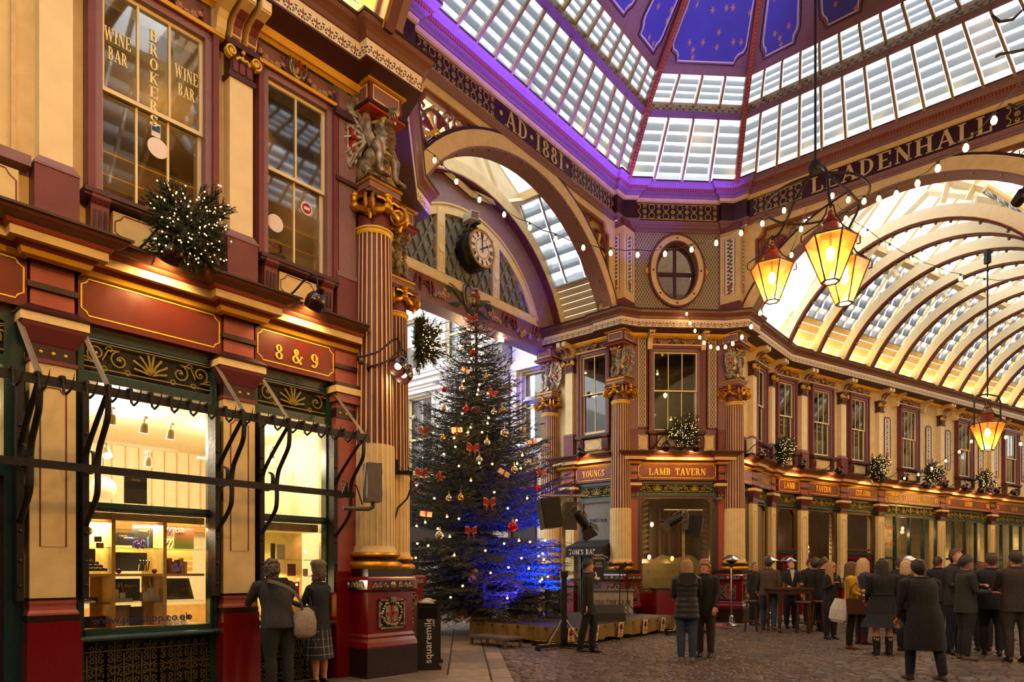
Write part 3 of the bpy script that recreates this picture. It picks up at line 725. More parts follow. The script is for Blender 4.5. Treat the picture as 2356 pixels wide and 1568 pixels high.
for x,z,l in ((3.28,6.42,'white round sticker on the upper three-light window'),(4.77,6.12,'white round sticker on the upper two-light window')):
    props(B().prism(arc(0,0,.115,0,2*PI,24)[:-1],'y',-.003,.003).ob('round_sticker',disc,None,FA@T(x,.135,z)),l,'sticker')
b=B(); b.box(-.05,.05,-.003,.002,-.08,.08,0); b.box(-.045,.045,-.005,-.003,-.02,.06,1); props(b.ob('square_sticker',[disc,mat('blue_sticker','#1f4f8f',.5)],None,FA@T(3.26,.135,6.62)),'blue and white square sticker above the round white one','sticker')
b=B(); b.prism(arc(0,0,.09,0,2*PI,20)[:-1],'y',-.003,.002,0); b.prism(arc(0,0,.07,0,2*PI,20)[:-1],'y',-.006,-.003,1); b.box(-.045,.045,-.008,-.006,-.02,.02,0); props(b.ob('round_notice',[disc,crossred],None,FA@T(5.24,.135,6.5)),'red and white round notice on the upper two-light window','sticker')
lamp('POINT',FA@Vector((4.0,1.7,7.5)),14,WARM2,.12); lamp('POINT',FA@Vector((2.0,1.7,7.4)),9,WARM2,.12); lamp('POINT',FA@Vector((5.2,1.2,7.3)),9,WARM2,.08)
for i,(x,y,l) in enumerate(((4.78,1.0,'small glowing uplighter seen through the upper two-light window'),)):
    t=thing('wall_lamp',FA@T(x,y,6.95),l,'lamp'); B().ball((0,0,0),.045,10,8).ob('bulb',bulbmat,t); b=B(); b.tube([(0,0,.05),(0,0,.5)],.012,6); b.lathe([(.02,.5),(.09,.6),(.1,.6)],10); b.ob('stem',wood,t)
# ---------------------------------------------------------------- shop windows in green frames
def shopwin(M,xa,xb,parent=None,mid=True):
    WN[0]+=1; w=struct('window_%d'%WN[0],M); b=B(); f=.09
    frame_rects(b,((xa,xa+f,0,4.1),(xb-f,xb,0,4.1),(xa+f,xb-f,4.04,4.12),(xa+f,xb-f,3.56,3.66)),.1,.22)
    frame_rects(b,((xa+.02,xa+.05,.8,4.0),(xb-.05,xb-.02,.8,4.0)),.07,.1)
    b.ob('frame',green,w)
    b=B(); b.box(xa+f,xb-f,.09,.22,2.16,2.25); b.box(xa+f,xb-f,.07,.1,2.19,2.23); b.ob('transom_bar',green,w)
    b=B(); b.box(xa,xb,.0,.22,.74,.8); b.box(xa+f,xb-f,.06,.22,.8,.86); b.tube([(xa,.0,.77),(xb,.0,.77)],.03,8); b.ob('sill',green,w)
    transom(w,xa+f,xb-f,3.68,4.03,.13)
    box(xa+f,xb-f,.15,.156,2.25,3.56).ob('pane',clear,w); box(xa+f,xb-f,.15,.156,.86,2.16).ob('pane',clear,w)
    n=max(2,round((xb-xa)/.2)); cw=(xb-xa-.06)/n; rm=riser_mesh(cw,.68).mesh('riser_grille',olived)
    box(xa,xb,.17,.2,.0,.74).ob('riser_backing',gback,w)
    for i in range(n): inst('riser_grille',rm,w,T(xa+.03+cw*(i+.5),.15,.03))
    return w
shopwin(FA,2.42,3.97); shopwin(FA,4.41,5.62)
WN[0]+=1; w=struct('door_1',FA); b=B(); frame_rects(b,((.42,.52,0,4.1),(1.8,1.97,0,4.1),(.52,1.8,2.45,2.6),(.52,1.8,4.0,4.1),(.52,1.8,3.56,3.66)),.1,.24); b.ob('frame',green,w)
b=B(); b.box(.52,1.8,.16,.2,0,2.45); 
for x in (.62,1.2): b.box(x,x+.48,.14,.16,.3,1.1); b.box(x,x+.48,.14,.16,1.3,2.3)
b.ob('door_leaf',dark,w); transom(w,.52,1.8,3.68,4.0,.13); box(.52,1.8,.15,.156,2.6,3.56).ob('pane',clear,w)
# shop interior
shopwall=mat('shop_cream_boarding','#f0e3c2',.6,var=.04)
sh=room(wa,.3,5.95,.42,4.3,.02,3.62,shopwall,'shop_lining')
b=B()
for i in range(26): b.box(.4+i*.21,.41+i*.21,4.27,4.3,2.3,3.6)
b.ob('boarding_joint',buff,wa)
b=B(); b.box(.3,5.95,4.1,4.3,2.2,2.3); b.box(.3,5.95,4.15,4.3,0,.9); b.ob('wall_shelf',oak,wa)
for (x,y,z,w_,c) in ((3.3,1.5,3.3,75,WARM2),(4.9,1.5,3.3,65,WARM2),(2.0,2.5,3.3,50,WARM2)): lamp('POINT',FA@Vector((x,y,z)),w_*.85,(1,.85,.6),.15)
for x0,x1 in ((2.5,3.9),(4.45,5.6)): lamp('AREA',FA@Vector(((x0+x1)/2,.5,2.06)),60,(1,.8,.5),x1-x0-.1,to=FA@Vector(((x0+x1)/2,.62,.5)),size2=.12)
# spotlights on ceiling tracks
def track_spot(x,y,z,ax,label):
    t=thing('track_spotlight',FA@T(x,y,z),label,'spotlight','spotlights on the shop ceiling'); M=RX(ax)
    b=B(); b.box(-.02,.02,-.06,.06,.1,.13); b.tube([(0,0,.1),(0,0,.03)],.012,6); b.ob('bracket',white,t)
    B().lathe([(.035,.05),(.05,.0),(.052,-.05),(.06,-.07)],12).ob('shade',mat('spot_housing','#b9a67d',.4,metal=.2),t,M,40)
    B().lathe([(.0,-.066),(.055,-.066),(.055,-.072),(.0,-.072)],12).ob('lens',spotglow,t,M)
W2='spotlight on the ceiling track of the %s shop window, %s'
for x,y,z,a,l in ((2.72,1.3,3.02,.3,W2%('wide','first in the lower row')),(3.05,.9,3.35,.25,W2%('wide','first in the upper row')),(3.42,.9,3.3,.2,W2%('wide','second in the upper row')),(3.74,.9,3.27,.2,W2%('wide','last in the upper row')),
   (3.12,1.3,3.0,-.7,W2%('wide','glaring straight out')),(3.62,1.3,2.95,.3,W2%('wide','last in the lower row')),(4.6,.9,3.35,.2,W2%('narrow','first in the upper row')),(4.95,1.0,3.25,.2,W2%('narrow','second in the upper row')),(5.25,1.1,3.2,-.3,W2%('narrow','last in the upper row')),(4.75,1.6,2.95,.3,W2%('narrow','first in the lower row')),(5.05,1.6,2.95,.3,W2%('narrow','second in the lower row')),(5.32,1.5,2.95,.3,W2%('narrow','last in the lower row'))): track_spot(x,y,z,a,l)
for x0,x1,y,l in ((2.4,4.0,1.3,'white lighting track across the wide shop window'),(4.4,5.7,1.6,'white lighting track across the narrow shop window')): props(box(x0,x1,y-.02,y+.02,3.1,3.14).ob('lighting_track',white,None,FA),l,'track')
globe=mat('white_globe_shade','#f4e6bb',.4,var=0,emit=.25)
for x,l in ((3.28,'white globe pendant hanging in the wide shop window'),(5.12,'white globe pendant hanging in the narrow shop window')):
    t=thing('globe_pendant',FA@T(x,1.9,2.6),l,'lamp'); B().ball((0,0,0),.16,20,12).ob('shade',globe,t,None,60); b=B(); b.tube([(0,0,.19),(0,0,1.0)],.005,5); b.ob('cord',black,t)
# display unit of the wide window
du=thing('display_unit',FA,'light oak display unit with glass shelves in the wide shop window','shelf')
b=B(); b.box(2.5,3.9,.3,.62,2.08,2.16); b.ob('head_board',oak,du); b=B(); b.box(2.5,3.9,.25,.62,.78,.85); b.ob('base_board',oak,du)
for x in (2.86,3.42): box(x-.02,x+.02,.28,.62,.85,2.08).ob('upright',oak,du); box(x-.14,x-.02,.6,.62,.85,2.08).ob('back_board',oak,du)
box(2.5,3.9,.3,.62,1.44,1.47).ob('shelf',oak,du)
gl=glassmat('green_edged_glass',(.85,.97,.92,1),.8)
for x0,x1 in ((2.5,2.84),(2.88,3.4),(3.44,3.9)):
    for z in (1.76,1.13): box(x0,x1,.3,.58,z,z+.012).ob('glass_shelf',gl,du)
b=B()
for i in range(6): b.box(3.0,3.4,.63,.66,1.5+i*.07,1.55+i*.07); b.box(3.44,3.9,.63,.66,1.5+i*.07,1.55+i*.07)
b.ob('slat_board',mat('orange_slat','#d68a2c',.5),du)
CARD=mat('black_card','#17130f',.5); GREYC=mat('grey_card','#b5a995',.6); PURP=mat('purple_tinsel','#7a5fc0',.35,var=.3,scale=60); SILV=mat('silver_ball','#d8d2c8',.12,metal=1); PLUMB=mat('plum_bauble','#4a0f4a',.15,metal=.6)
def card(x0,x1,z0,z1,y,label,m=CARD,name='display_card',txt=None,tm=None,cat='card'):
    t=thing(name,FA@T((x0+x1)/2,y,z0),label,cat); w=x1-x0
    B().box(-w/2,w/2,0,.018,0,z1-z0).ob('board',m,t)
    for s,dx,dz,h in (txt or ()): font_mesh('print',s,h,tm or goldp,t,T(dx,-.002,dz))
    return t
def small(name,b,mats,x,y,z,label,cat,smooth=None): return props(b.ob(name,mats,None,FA@T(x,y,z),smooth),label,cat)
def boxm(w,d,h,m2=False): return box(-w/2,w/2,-d/2,d/2,0,h)
card(3.14,3.37,1.772,2.05,.5,'tall black card with a blue and gold pen, upper shelf',txt=[('CROSS',0,.2,.03)])
card(2.92,3.14,1.80,1.95,.48,'black box with small gold lettering standing on the upper shelf',txt=[('CROSS',0,.1,.03)],name='pen_box',cat='box')
card(2.9,3.3,1.5,1.72,.5,'wide black screen card behind four pens on the middle shelf')
card(2.94,3.22,1.145,1.41,.5,"black card with white script on the lower shelf",txt=[('S.T. Dupont',0,.17,.045)],tm=white)
card(2.92,3.12,.855,1.1,.5,'taupe card with pale lettering on the base board',GREYC,txt=[('PARKER',0,.19,.025)],tm=white)
card(3.1,3.24,.855,1.08,.45,'slim black card beside the taupe card')
card(2.52,2.72,1.56,1.75,.42,'dark grey card with gold lettering above the pen trays',mat('slate_card','#3f3a32',.5),txt=[('CROSS',0,.05,.045)])
card(3.6,3.84,1.775,2.03,.46,'poster with a red and yellow field and four upright pens',mat('red_yellow_poster',(1,1,1,1),.5,var=0,pat=lambda t:mix(t,uvn(t)[1].op('MULTIPLY',3.6),hx('#7fb04a'),hx('#d02a3a'))),name='pen_poster',txt=[('Dex',-.05,.2,.06)],tm=white,cat='poster')
card(2.5,2.66,2.3,2.62,.5,'black poster with a blue pen above the display unit, behind the rail',name='pen_poster',txt=[('CROSS',0,.24,.03)],cat='poster')
card(3.05,3.3,2.3,2.62,.5,'black poster with a white pen above the display unit',name='pen_poster',txt=[('CROSS',0,.27,.03)],cat='poster')
card(4.6,4.82,2.27,2.6,.5,'black poster behind the lower rail in the narrow shop window',name='pen_poster',cat='poster')
penblue=mat('blue_enamel_pen','#3f86b8',.3); pencol=[mat('pen_%d'%i,c,.25) for i,c in enumerate(('#d9d4cc','#1c1c22','#b01e5a','#2d4fae','#6b3fa0','#c9a24a'))]
def pen(x,y,z,lean,m,label,tilt=0,l=.13):
    t=thing('pen',FA@T(x,y,z)@RX(lean)@RY(tilt),label,'pen'); B().lathe([(.003,0),(.008,.02),(.009,l*.6)],8).ob('barrel',m,t); b=B().lathe([(.0095,l*.6),(.009,l),(.002,l+.004)],8); b.box(-.002,.002,-.013,-.008,l*.68,l*.98); b.ob('cap',SILV,t)
pen(3.3,.46,1.78,0,penblue,'large blue and gold pen standing before the tall black card',0,.22); pen(3.02,.43,1.885,0,pencol[0],'white pen lying on a clear stand before the gold-lettered box',PI/2,.15)
for i in range(4): pen(3.18+i*.035,.44,1.5,.15,pencol[(0,1,5,1)[i]],'%s pen standing in the middle bay before the black screen card'%('first','second','gold-barrelled','last')[i],.12)
for k,(x0,z,n,l) in enumerate(((3.46,1.93,6,'top'),(3.47,1.78,7,'lower'))):
    for i in range(n): pen(x0+i*.042,.5,z,.2,pencol[(i+k)%5],'%s of the leaning pens in the %s row beside the red poster'%(('first','second','third','fourth','fifth','sixth','last')[i],l),.35,.11)
for x,z,m,l in ((2.9,1.29,pencol[0],'white pen leaning in the left grey block'),(2.98,1.24,pencol[1],'black pen in the small grey block'),(3.01,1.24,pencol[2],'pink pen in the small grey block'),(3.24,1.24,pencol[5],'gold pen in the right small grey block'),(3.31,1.3,pencol[0],'white pen leaning in the right grey block')): pen(x,.4,z,0,m,l,-.25)
for x,w,h,l in ((2.91,.08,.12,'left tall grey pen block'),(2.99,.06,.08,'left small grey pen block'),(3.24,.07,.08,'right small grey pen block'),(3.32,.08,.13,'right tall grey pen block')): small('pen_block',boxm(w,.08,h),GREYC,x,.42,1.17,l+' on the lower glass shelf','block')
for x,w,l in ((2.98,.2,'left'),(3.29,.2,'right')): small('display_plinth',boxm(w,.14,.04),mat('taupe_plinth','#9d9282',.6),x,.4,1.145,l+' low taupe plinth under the pen blocks','plinth')
for i in range(3):
    t=thing('pen_tray',FA@T(2.62+i*.012,.42-i*.05,1.5+ (2-i)*.035),('topmost','middle','lowest')[i]+' of the black pen trays below the slate card','tray'); boxm(.25+.03*i,.06,.03).ob('base',CARD,t)
    for j in range(5): B().tube([(-.1+j*.05,-.02,.035),(-.07+j*.05,-.02,.035)],.006,6).ob('clip',SILV,t)
for x,z,r,l in ((2.6,1.88,.075,'front'),(2.66,1.95,.06,'rear')):
    t=thing('glass_dish',FA@T(x,.45,z)@RX(-1.3),l+' round silver dish on the upper left shelf','dish'); B().lathe([(r*.3,.0),(r*.8,.01),(r,.03),(r*.96,.034),(r*.7,.018),(r*.25,.01)],20).ob('bowl',SILV,t,None,40)
for x,z,m,l in ((2.74,1.86,mat('green_dial','#2d4a3a',.3),'upper square watch with a green dial'),(2.76,1.79,mat('copper_dial','#8a5a44',.3),'lower square watch with a copper dial')):
    t=thing('square_watch',FA@T(x,.4,z),l,'watch'); box(-.035,.035,-.01,.02,-.03,.03).ob('case',mat('gunmetal','#3b3a3c',.3,metal=.6),t); box(-.026,.026,-.014,-.01,-.022,.022).ob('dial',m,t)
def tinsel(x,z,r,label):
    b=B(); q=random.Random(int(x*100)); 
    for i in range(16): b.ball((q.uniform(-r,r),q.uniform(-.02,.02),q.uniform(0,r*1.2)),(.017,.01,.024),5,4)
    small('tinsel_sprig',b,PURP,x,.38,z,label,'decoration')
tinsel(2.55,1.93,.04,'purple tinsel sprig on the upper left shelf'); tinsel(3.17,1.78,.06,'purple tinsel sprig before the tall black card'); tinsel(3.6,1.5,.06,'purple tinsel sprig before the notebooks')
for x,l in ((2.94,'left'),(3.33,'right')): small('plum_bauble',B().ball((0,0,.03),.03,14,10),PLUMB,x,.36,1.47,l+' shiny plum bauble on the oak shelf','bauble',60)
for i in range(7): small('notebook',boxm(.028,.1,.15+(i%3)*.02),[mat('nb%d'%i,('#3a1a12','#15110f','#7a2a1a','#5a2a16','#241510','#8a6a44','#b08a5a')[i],.6)],3.47+i*.045,.5,1.47,('first','second','third','fourth','fifth','sixth','last')[i]+' notebook upright on the right oak shelf','notebook')
for i in range(8):
    small('pen_case',boxm(.1,.02,.028),[mat('caseblk','#20242c',.3)],3.5+(i%2)*.22,.46-.01*(i//2),1.2+(i//2)*.05,'%s white-tipped pen case in the %s column of the sloped rack'%(('lowest','second','third','topmost')[i//2],('left','right')[i%2]),'case')
small('pen_rack',B().loft([[(-.2,0,0),(.2,0,0),(.2,.1,0),(-.2,.1,0)],[(-.17,.08,.26),(.17,.08,.26),(.17,.1,.26),(-.17,.1,.26)]]),mat('rack_steel','#55504c',.4,metal=.4),3.64,.45,1.15,'sloped steel rack holding pen cases in the right bay','rack')
small('blue_wallet',boxm(.08,.02,.13),mat('navy_leather','#1d2440',.4),3.6,.42,1.25,'navy wallet in the middle of the sloped rack','wallet')
for i in range(7):
    t=thing('watch',FA@T(3.5+(i%4)*.085,.4-.05*(i//4),.87+.06*(1-i//4)),'%s round watch in the %s row at the foot of the right bay'%(('first','second','third','last')[i%4],'back' if i<4 else 'front'),'watch'); B().lathe([(.0,0),(.032,0),(.034,.008),(.0,.01)],14).ob('dial',[mat('dial%d'%(i%4),('#e5dccb','#d98f7d','#e6c95a','#cfd8da')[i%4],.3)],t,RX(1.2)); B().lathe([(.034,0),(.038,.004),(.034,.012)],14).ob('case',SILV,t,RX(1.2))
for i in range(4): small('glass_case',boxm(.09,.06,.13),[mat('gc%d'%(i%2),('#3a2a18','#241a12')[i%2],.3)],2.55+i*.075,.42,.86,('first','second','third','last')[i]+' brown leather pen stand on the left base board','stand')
small('white_tray',boxm(.2,.14,.02),white,2.6,.42,1.145,'white tray with a navy wallet on the left lower shelf','tray')
small('navy_wallet',B().box(-.06,.06,-.04,.04,0,.012),mat('navy_leather','#1d2440',.4),2.6,.4,1.166,'navy wallet lying on the white tray','wallet')
for i in range(2): small('black_case',boxm(.1,.06,.06),CARD,2.58+i*.13,.5,1.145,('left','right')[i]+' black pen case behind the white tray','case')
font_mesh('web_address','www.penshop.co.uk',.12,mat('blue_vinyl','#2b2c78',.5),None,FA@T(3.14,.145,.905),label='blue vinyl web address along the foot of the wide shop window',category='sign') if False else None
t=thing('vinyl_lettering',FA@T(3.13,.146,.915),'blue web address along the foot of the wide shop window','sign'); font_mesh('lettering','www.penshop.co.uk',.13,mat('blue_vinyl','#26286e',.5),t)
t=thing('vinyl_lettering',FA@T(5.0,.146,.88),'blue web address partly hidden by the two elderly women','sign'); font_mesh('lettering','www.penshop.co.uk',.11,mat('blue_vinyl','#26286e',.5),t)
# narrow window display
dn=thing('display_unit',FA,'glass shelved display in the narrow shop window','shelf')
box(4.5,5.53,.3,.7,2.05,2.16).ob('head_board',oak,dn); box(4.5,5.53,.25,.7,.78,.85).ob('base_board',oak,dn); b=B(); b.box(4.5,5.53,.72,.74,.85,2.05); b.ob('back_board',oak,dn)
for z in (1.65,1.42,1.13): box(4.5,5.53,.32,.66,z,z+.012).ob('glass_shelf',gl,dn)
mag=mat('magenta_card','#8a2a5a',.5)
K=0
for (x,z,w,h,m) in ((4.72,1.662,.13,.2,mag),(4.58,1.662,.1,.14,GREYC),(4.92,1.662,.06,.22,CARD),(5.04,1.662,.12,.21,white),(4.7,1.432,.12,.16,mag),(5.2,1.432,.13,.17,mag),(4.6,1.145,.1,.12,mag),(4.85,1.145,.14,.2,mag),(5.25,1.145,.14,.2,mag),(5.42,1.432,.08,.1,white)):
    K+=1; card(x-w/2,x+w/2,z,z+h,.45,('purple gift card','small grey card','slim black box','white box','purple card','tall purple card','low purple card','purple poster card','second purple poster card','little white card')[K-1]+' on the %s glass shelf of the narrow window'%('top' if z>1.6 else 'middle' if z>1.3 else 'low'),m)
lb=thing('light_string',FA,'string of small glowing bulbs among the goods in the narrow window','lights')
for i in range(14):
    x=4.56+((i*37)%95)/100; z=(1.75,1.5,1.3,1.2,.95)[i%5]+((i*13)%9)/100
    B().ball((x,.4+.02*(i%7),z),.016,8,6).ob('bulb',bulbmat,lb)
lamp('POINT',FA@Vector((5.0,.5,1.35)),22,(1,.75,.42),.05)
# ---------------------------------------------------------------- the old meat rails
mr=thing('meat_rail',FA,'black iron butcher rails with hooks running across the left shopfront','rail')
X0,X1=-1.5,5.66
b=B(); b.box(X0,X1,-.715,-.69,3.24,3.33); b.ob('upper_rail',iron,mr); b=B(); b.box(X0,X1-.02,-.42,-.395,2.5,2.58); b.ob('lower_rail',iron,mr)
hk=B().tube([(0,-.735,3.35),(0,-.745,3.26),(0,-.76,3.2),(.012,-.79,3.17),(.03,-.83,3.2),(.05,-.86,3.29),(.058,-.868,3.36)],[.014,.014,.014,.013,.011,.008,.002],6); hk.box(-.025,.025,-.735,-.675,3.325,3.35); hk=hk.mesh('hook',iron)
n=0; x=.1
while x<5.6: inst('hook',hk,mr,T(x,0,0)); x+=.198
sb=B(); sb.tube(smooth([(0,-.7,3.3),(0,-.7,3.12),(0,-.67,3.0),(0,-.55,2.86),(0,-.45,2.74),(0,-.41,2.6),(0,-.41,2.4),(0,-.38,2.27),(0,-.25,2.14),(0,-.1,2.02),(0,-.04,1.9),(0,-.04,1.2)]),.026,6,fl=(1.15,.5),up=(1,0,0))
sb.tube(smooth([(0,-.69,3.28),(0,-.4,3.05),(0,-.12,2.8),(0,-.06,2.66),(0,-.08,2.56),(0,-.2,2.52),(0,-.3,2.58),(0,-.31,2.7),(0,-.24,2.74)]),.024,6,fl=(1.15,.5),up=(1,0,0))
for z in (1.9,1.6,1.35,2.95,2.8): sb.ball((0,-.06,z),.022,6,4)
sb.box(-.03,.03,-.06,.14,1.2,3.45); sb=sb.mesh('scroll_bracket',iron)
tie=B().tube([(0,-.02,4.0),(0,-.7,3.33)],.03,4,fl=(1,.3),up=(1,0,0)).mesh('tie_bar',grey)
for p in PX+[5.87]:
    for s in (-.29,.29):
        if p+s<5.7: inst('scroll_bracket',sb,mr,T(p+s)); inst('tie_bar',tie,mr,T(p+s))
# ---------------------------------------------------------------- great columns with dragons
def column_meshes():
    o={}
    h=.455
    b=B(); b.box(-h,h,-h,h,0,.42,1); rg=lambda e,z:[(-h-e,-h-e,z),(h+e,-h-e,z),(h+e,h+e,z),(-h-e,h+e,z)]
    b.loft([rg(e,z) for e,z in ((0,.42),(.0,.44),(-.01,.5),(-.035,.55),(-.03,.58),(-.05,.62))],0); k=h-.05; b.box(-k,k,-k,k,.62,1.18,0)
    b.loft([rg(e,z) for e,z in ((-.05,1.18),(-.05,1.2),(-.0,1.24),(.0,1.37),(-.02,1.4),(-.03,1.42))],0); b.box(-k,k,-k,k,1.42,1.53,1)
    o['pedestal']=b.mesh('pedestal',[granite,granite2])
    b=B(); n=40
    b.lathe([(.40,1.53),(.415,1.56),(.415,1.6),(.39,1.635),(.36,1.64)],n,m=0); b.lathe([(.36,1.64),(.34,1.66),(.35,1.7)],n,m=1); b.lathe([(.35,1.7),(.385,1.71),(.395,1.735),(.38,1.765),(.345,1.775)],n,m=0); b.lathe([(.345,1.775),(.335,1.79),(.322,1.84),(.318,1.86)],n,m=2)
    o['base']=b.mesh('column_base',[gold,plum,cream],40)
    nf=24
    def fluted(z0,z1,r0,r1,mats,dep,nm):
        b=B(); rings=[]; steps=[z0,z0+.03,(z0+z1)/2,z1]
        for z in steps:
            r=r0+(r1-r0)*(z-z0)/(z1-z0); R_=[]
            for i in range(nf):
                for t,d in ((.0,0),(.32,0),(.40,dep),(.92,dep)): a=2*PI*(i+t)/nf; R_.append(((r-d)*math.cos(a),(r-d)*math.sin(a),z))
            rings.append(R_)
        b.loft(rings,0,cap=False)
        for i in range(len(b.f)): b.m[i]=0 if i%4==0 else 1
        return b.mesh(nm,mats)
    o['lower_shaft']=fluted(1.86,3.33,.318,.308,[creamw,cream],.012,'lower_shaft')
    o['shaft']=fluted(3.33,6.4,.308,.262,[cream,maroon],.016,'shaft')
    b=B(); b.lathe([(.262,6.36),(.275,6.38),(.275,6.42),(.29,6.43),(.29,6.455),(.265,6.47)],n,m=0); b.lathe([(.25,6.47),(.245,6.6),(.26,6.84)],n,m=1); o['astragal']=b.mesh('astragal',[goldp,maroon],40)
    b=B(); A=[]
    for q in range(4):
        a=q*PI/2+PI/4; c=(math.cos(a),math.sin(a)); t=(-c[1],c[0])
        A+= [(c[0]*.47-t[0]*.04,c[1]*.47-t[1]*.04),(c[0]*.47+t[0]*.04,c[1]*.47+t[1]*.04)]
        m_=a+PI/4; A.append((.27*math.cos(m_),.27*math.sin(m_)))
        # corner volute, a pair of spirals
        for s in (-1,1):
            sp=spiral(0,0,.155,.02,PI/2,PI/2-PI*4,30); P=[(c[0]*(.36+x)+t[0]*s*.05,c[1]*(.36+x)+t[1]*s*.05,6.7+z) for x,z in sp]; b.tube(P,.025,5,1)
        b.ball((c[0]*.36,c[1]*.36,6.7),(.085,.085,.12),8,6,2)
        mx,my=math.cos(m_),math.sin(m_); tx,ty=-my,mx
        b.ball((mx*.34,my*.34,6.84),(.055,.055,.075),8,6,1); b.ball((mx*.33,my*.33,6.89),(.07,.07,.055),8,5,1); b.ball((mx*.32,my*.32,6.73),(.09,.09,.075),8,5,1)
        for s in (-1,1):
            b.tube([(mx*.32+tx*s*.03,my*.32+ty*s*.03,6.74),(mx*.34+tx*s*.12,my*.34+ty*s*.12,6.66),(mx*.31+tx*s*.2,my*.31+ty*s*.2,6.64),(c[0]*.36 if s==-1 else -c[1]*.36,c[1]*.36 if s==-1 else c[0]*.36,6.62)],[.03,.045,.045,.03],6,1)
            b.tube([(mx*.33,my*.33,6.8),(mx*.34+tx*s*.1,my*.34+ty*s*.1,6.83),(mx*.33+tx*s*.2,my*.33+ty*s*.2,6.82)],.022,5,1)
    for q in range(4):
        a=q*PI/2+PI/4; c=(math.cos(a),math.sin(a)); b.tube([(c[0]*.4,c[1]*.4,6.62),(c[0]*.38,c[1]*.38,6.5)],[.045,.02],6,1)
    b.loft([[(x*k,y*k,z) for x,y in A] for k,z in ((.96,6.84),(1,6.85),(1,6.885),(.9,6.9))],0); o['capital']=b.mesh('capital',[plum,gold,maroon],50)
    b=B(); q=.27
    for z0,z1,e,m in ((6.9,6.96,0,0),(6.96,6.975,.012,1),(6.975,7.05,.01,2),(7.05,7.09,.03,1),(7.09,7.11,.035,3)): b.box(-q-e,q+e,-q-e,q+e,z0,z1,m)
    o['abacus_block']=b.mesh('abacus_block',[maroon,gold,mauve,dark])
    b=B(); q=.29; b.box(-q-.07,q+.07,-q-.07,q+.07,8.1,8.14,1); b.box(-q-.04,q+.04,-q-.04,q+.04,8.06,8.1,2); b.box(-q,q,-q,q,8.14,8.5,0)
    for r_ in range(4):
        c=B(); e=.06; strap(c,[(-q+e,8.2),(q-e,8.2),(q-e,8.4),(-q+e,8.4)],.022,-q-.012,-q,3,closed=True); c.box(-q+e,q-e,-q-.004,-q,8.2,8.4,4); b.add(c,RZ(r_*PI/2))
    b.box(-q-.05,q+.05,-q-.05,q+.05,8.44,8.5,5); o['entablature_block']=b.mesh('entablature_block',[maroon,dark,red,creamw,mauve,goldy])
    # silver frieze and emblem of the pedestal
    b=B(); b.box(-.36,.36,-h-.004,-h+.02,1.245,1.36,1); q=random.Random(5)
    for i in range(8):
        x=-.32+i*.0915
        if i in (3,4): continue
        b.tube([(px,-h-.008,1.303+pz) for px,pz in [(x+u,z) for u,z in spiral(0,0,.042,.008,0,PI*3*(1 if i%2 else -1),12)]],.012,5,0); b.tube([(x-.045,-h-.008,1.265),(x,-h-.012,1.345),(x+.045,-h-.008,1.27)],.01,5,0)
    b.ball((0,-h-.005,1.3),(.055,.025,.055),8,6,0); o['frieze_strip']=b.mesh('frieze_strip',[silver,black],50)
    b=B(); f=h-.05; w=.235; z0,z1=.68,1.1
    for x0,x1,a,c in ((-w,w,z0,z0+.025),(-w,w,z1-.025,z1),(-w,-w+.025,z0,z1),(w-.025,w,z0,z1)): b.box(x0,x1,-f-.03,-f+.02,a,c,0)
    b.box(-w,w,-f-.004,-f+.02,z0,z1,1)
    sh=[(0,.72),(.1,.78),(.13,.88),(.12,1.0),(.06,1.03),(0,1.0),(-.06,1.03),(-.12,1.0),(-.13,.88),(-.1,.78)]
    b.loft([[(x,-f,z) for x,z in sh],[(x*.9,-f-.03,.89+(z-.89)*.9) for x,z in sh]],0); b.box(-.022,.022,-f-.042,-f-.03,.76,1.01,2); b.box(-.09,.09,-f-.042,-f-.03,.875,.92,2)
    b.box(-.05,.05,-f-.06,-f,1.06,1.13,0); b.ball((0,-f-.03,.73),(.04,.03,.03),6,4,0)
    for i in range(26):
        a=2*PI*i/26; rx,rz=.172,.165; x,z=rx*math.cos(a),.89+rz*math.sin(a)
        b.ball((x+q.uniform(-.01,.01),-f-.02,z+q.uniform(-.01,.01)),(.026,.02,.03),6,4,0)
    for s in (-1,1):
        for zz in (.73,1.03): b.ball((s*.19,-f-.01,zz),(.028,.018,.03),6,4,0)
    o['emblem_panel']=b.mesh('emblem_panel',[silver,black,crossred],50)
    return o
CM=column_meshes()
def great_column(P,label,emb=(0,),frz=(0,-1)):
    t=thing('great_column',Matrix.Translation((P[0],P[1],0))@RZ(TA),label,'column','great columns of the crossing' if False else None)
    pd=inst('pedestal',CM['pedestal'],t)
    for a in frz: inst('frieze_strip',CM['frieze_strip'],pd,RZ(a*PI/2))
    for a in emb: inst('emblem_panel',CM['emblem_panel'],pd,RZ(a*PI/2))
    for k in ('base','lower_shaft','shaft','astragal','capital','abacus_block','entablature_block'): inst(k,CM[k],t)
    return t
P1c=OA+EA*6.24+NA*.05; P2c=P2; 
great_column(P1c,'tall fluted column nearest the shop, with grey junction box beside it')
great_column(P2,'fluted column half hidden right behind the nearest great column')
great_column(P3,'fluted column at the left corner of the tavern front',(0,-1)); great_column(P4,'fluted column at the right corner of the tavern front behind the steel heater',(0,-1)); great_column(P3b,'fluted column at the gate, behind the Christmas tree',(-1,))
great_column(P2+Vector((-math.cos(rad(-39.1)),-math.sin(rad(-39.1))))*2.55,'fluted column at the far side of the gate, hidden behind the nearest columns',())
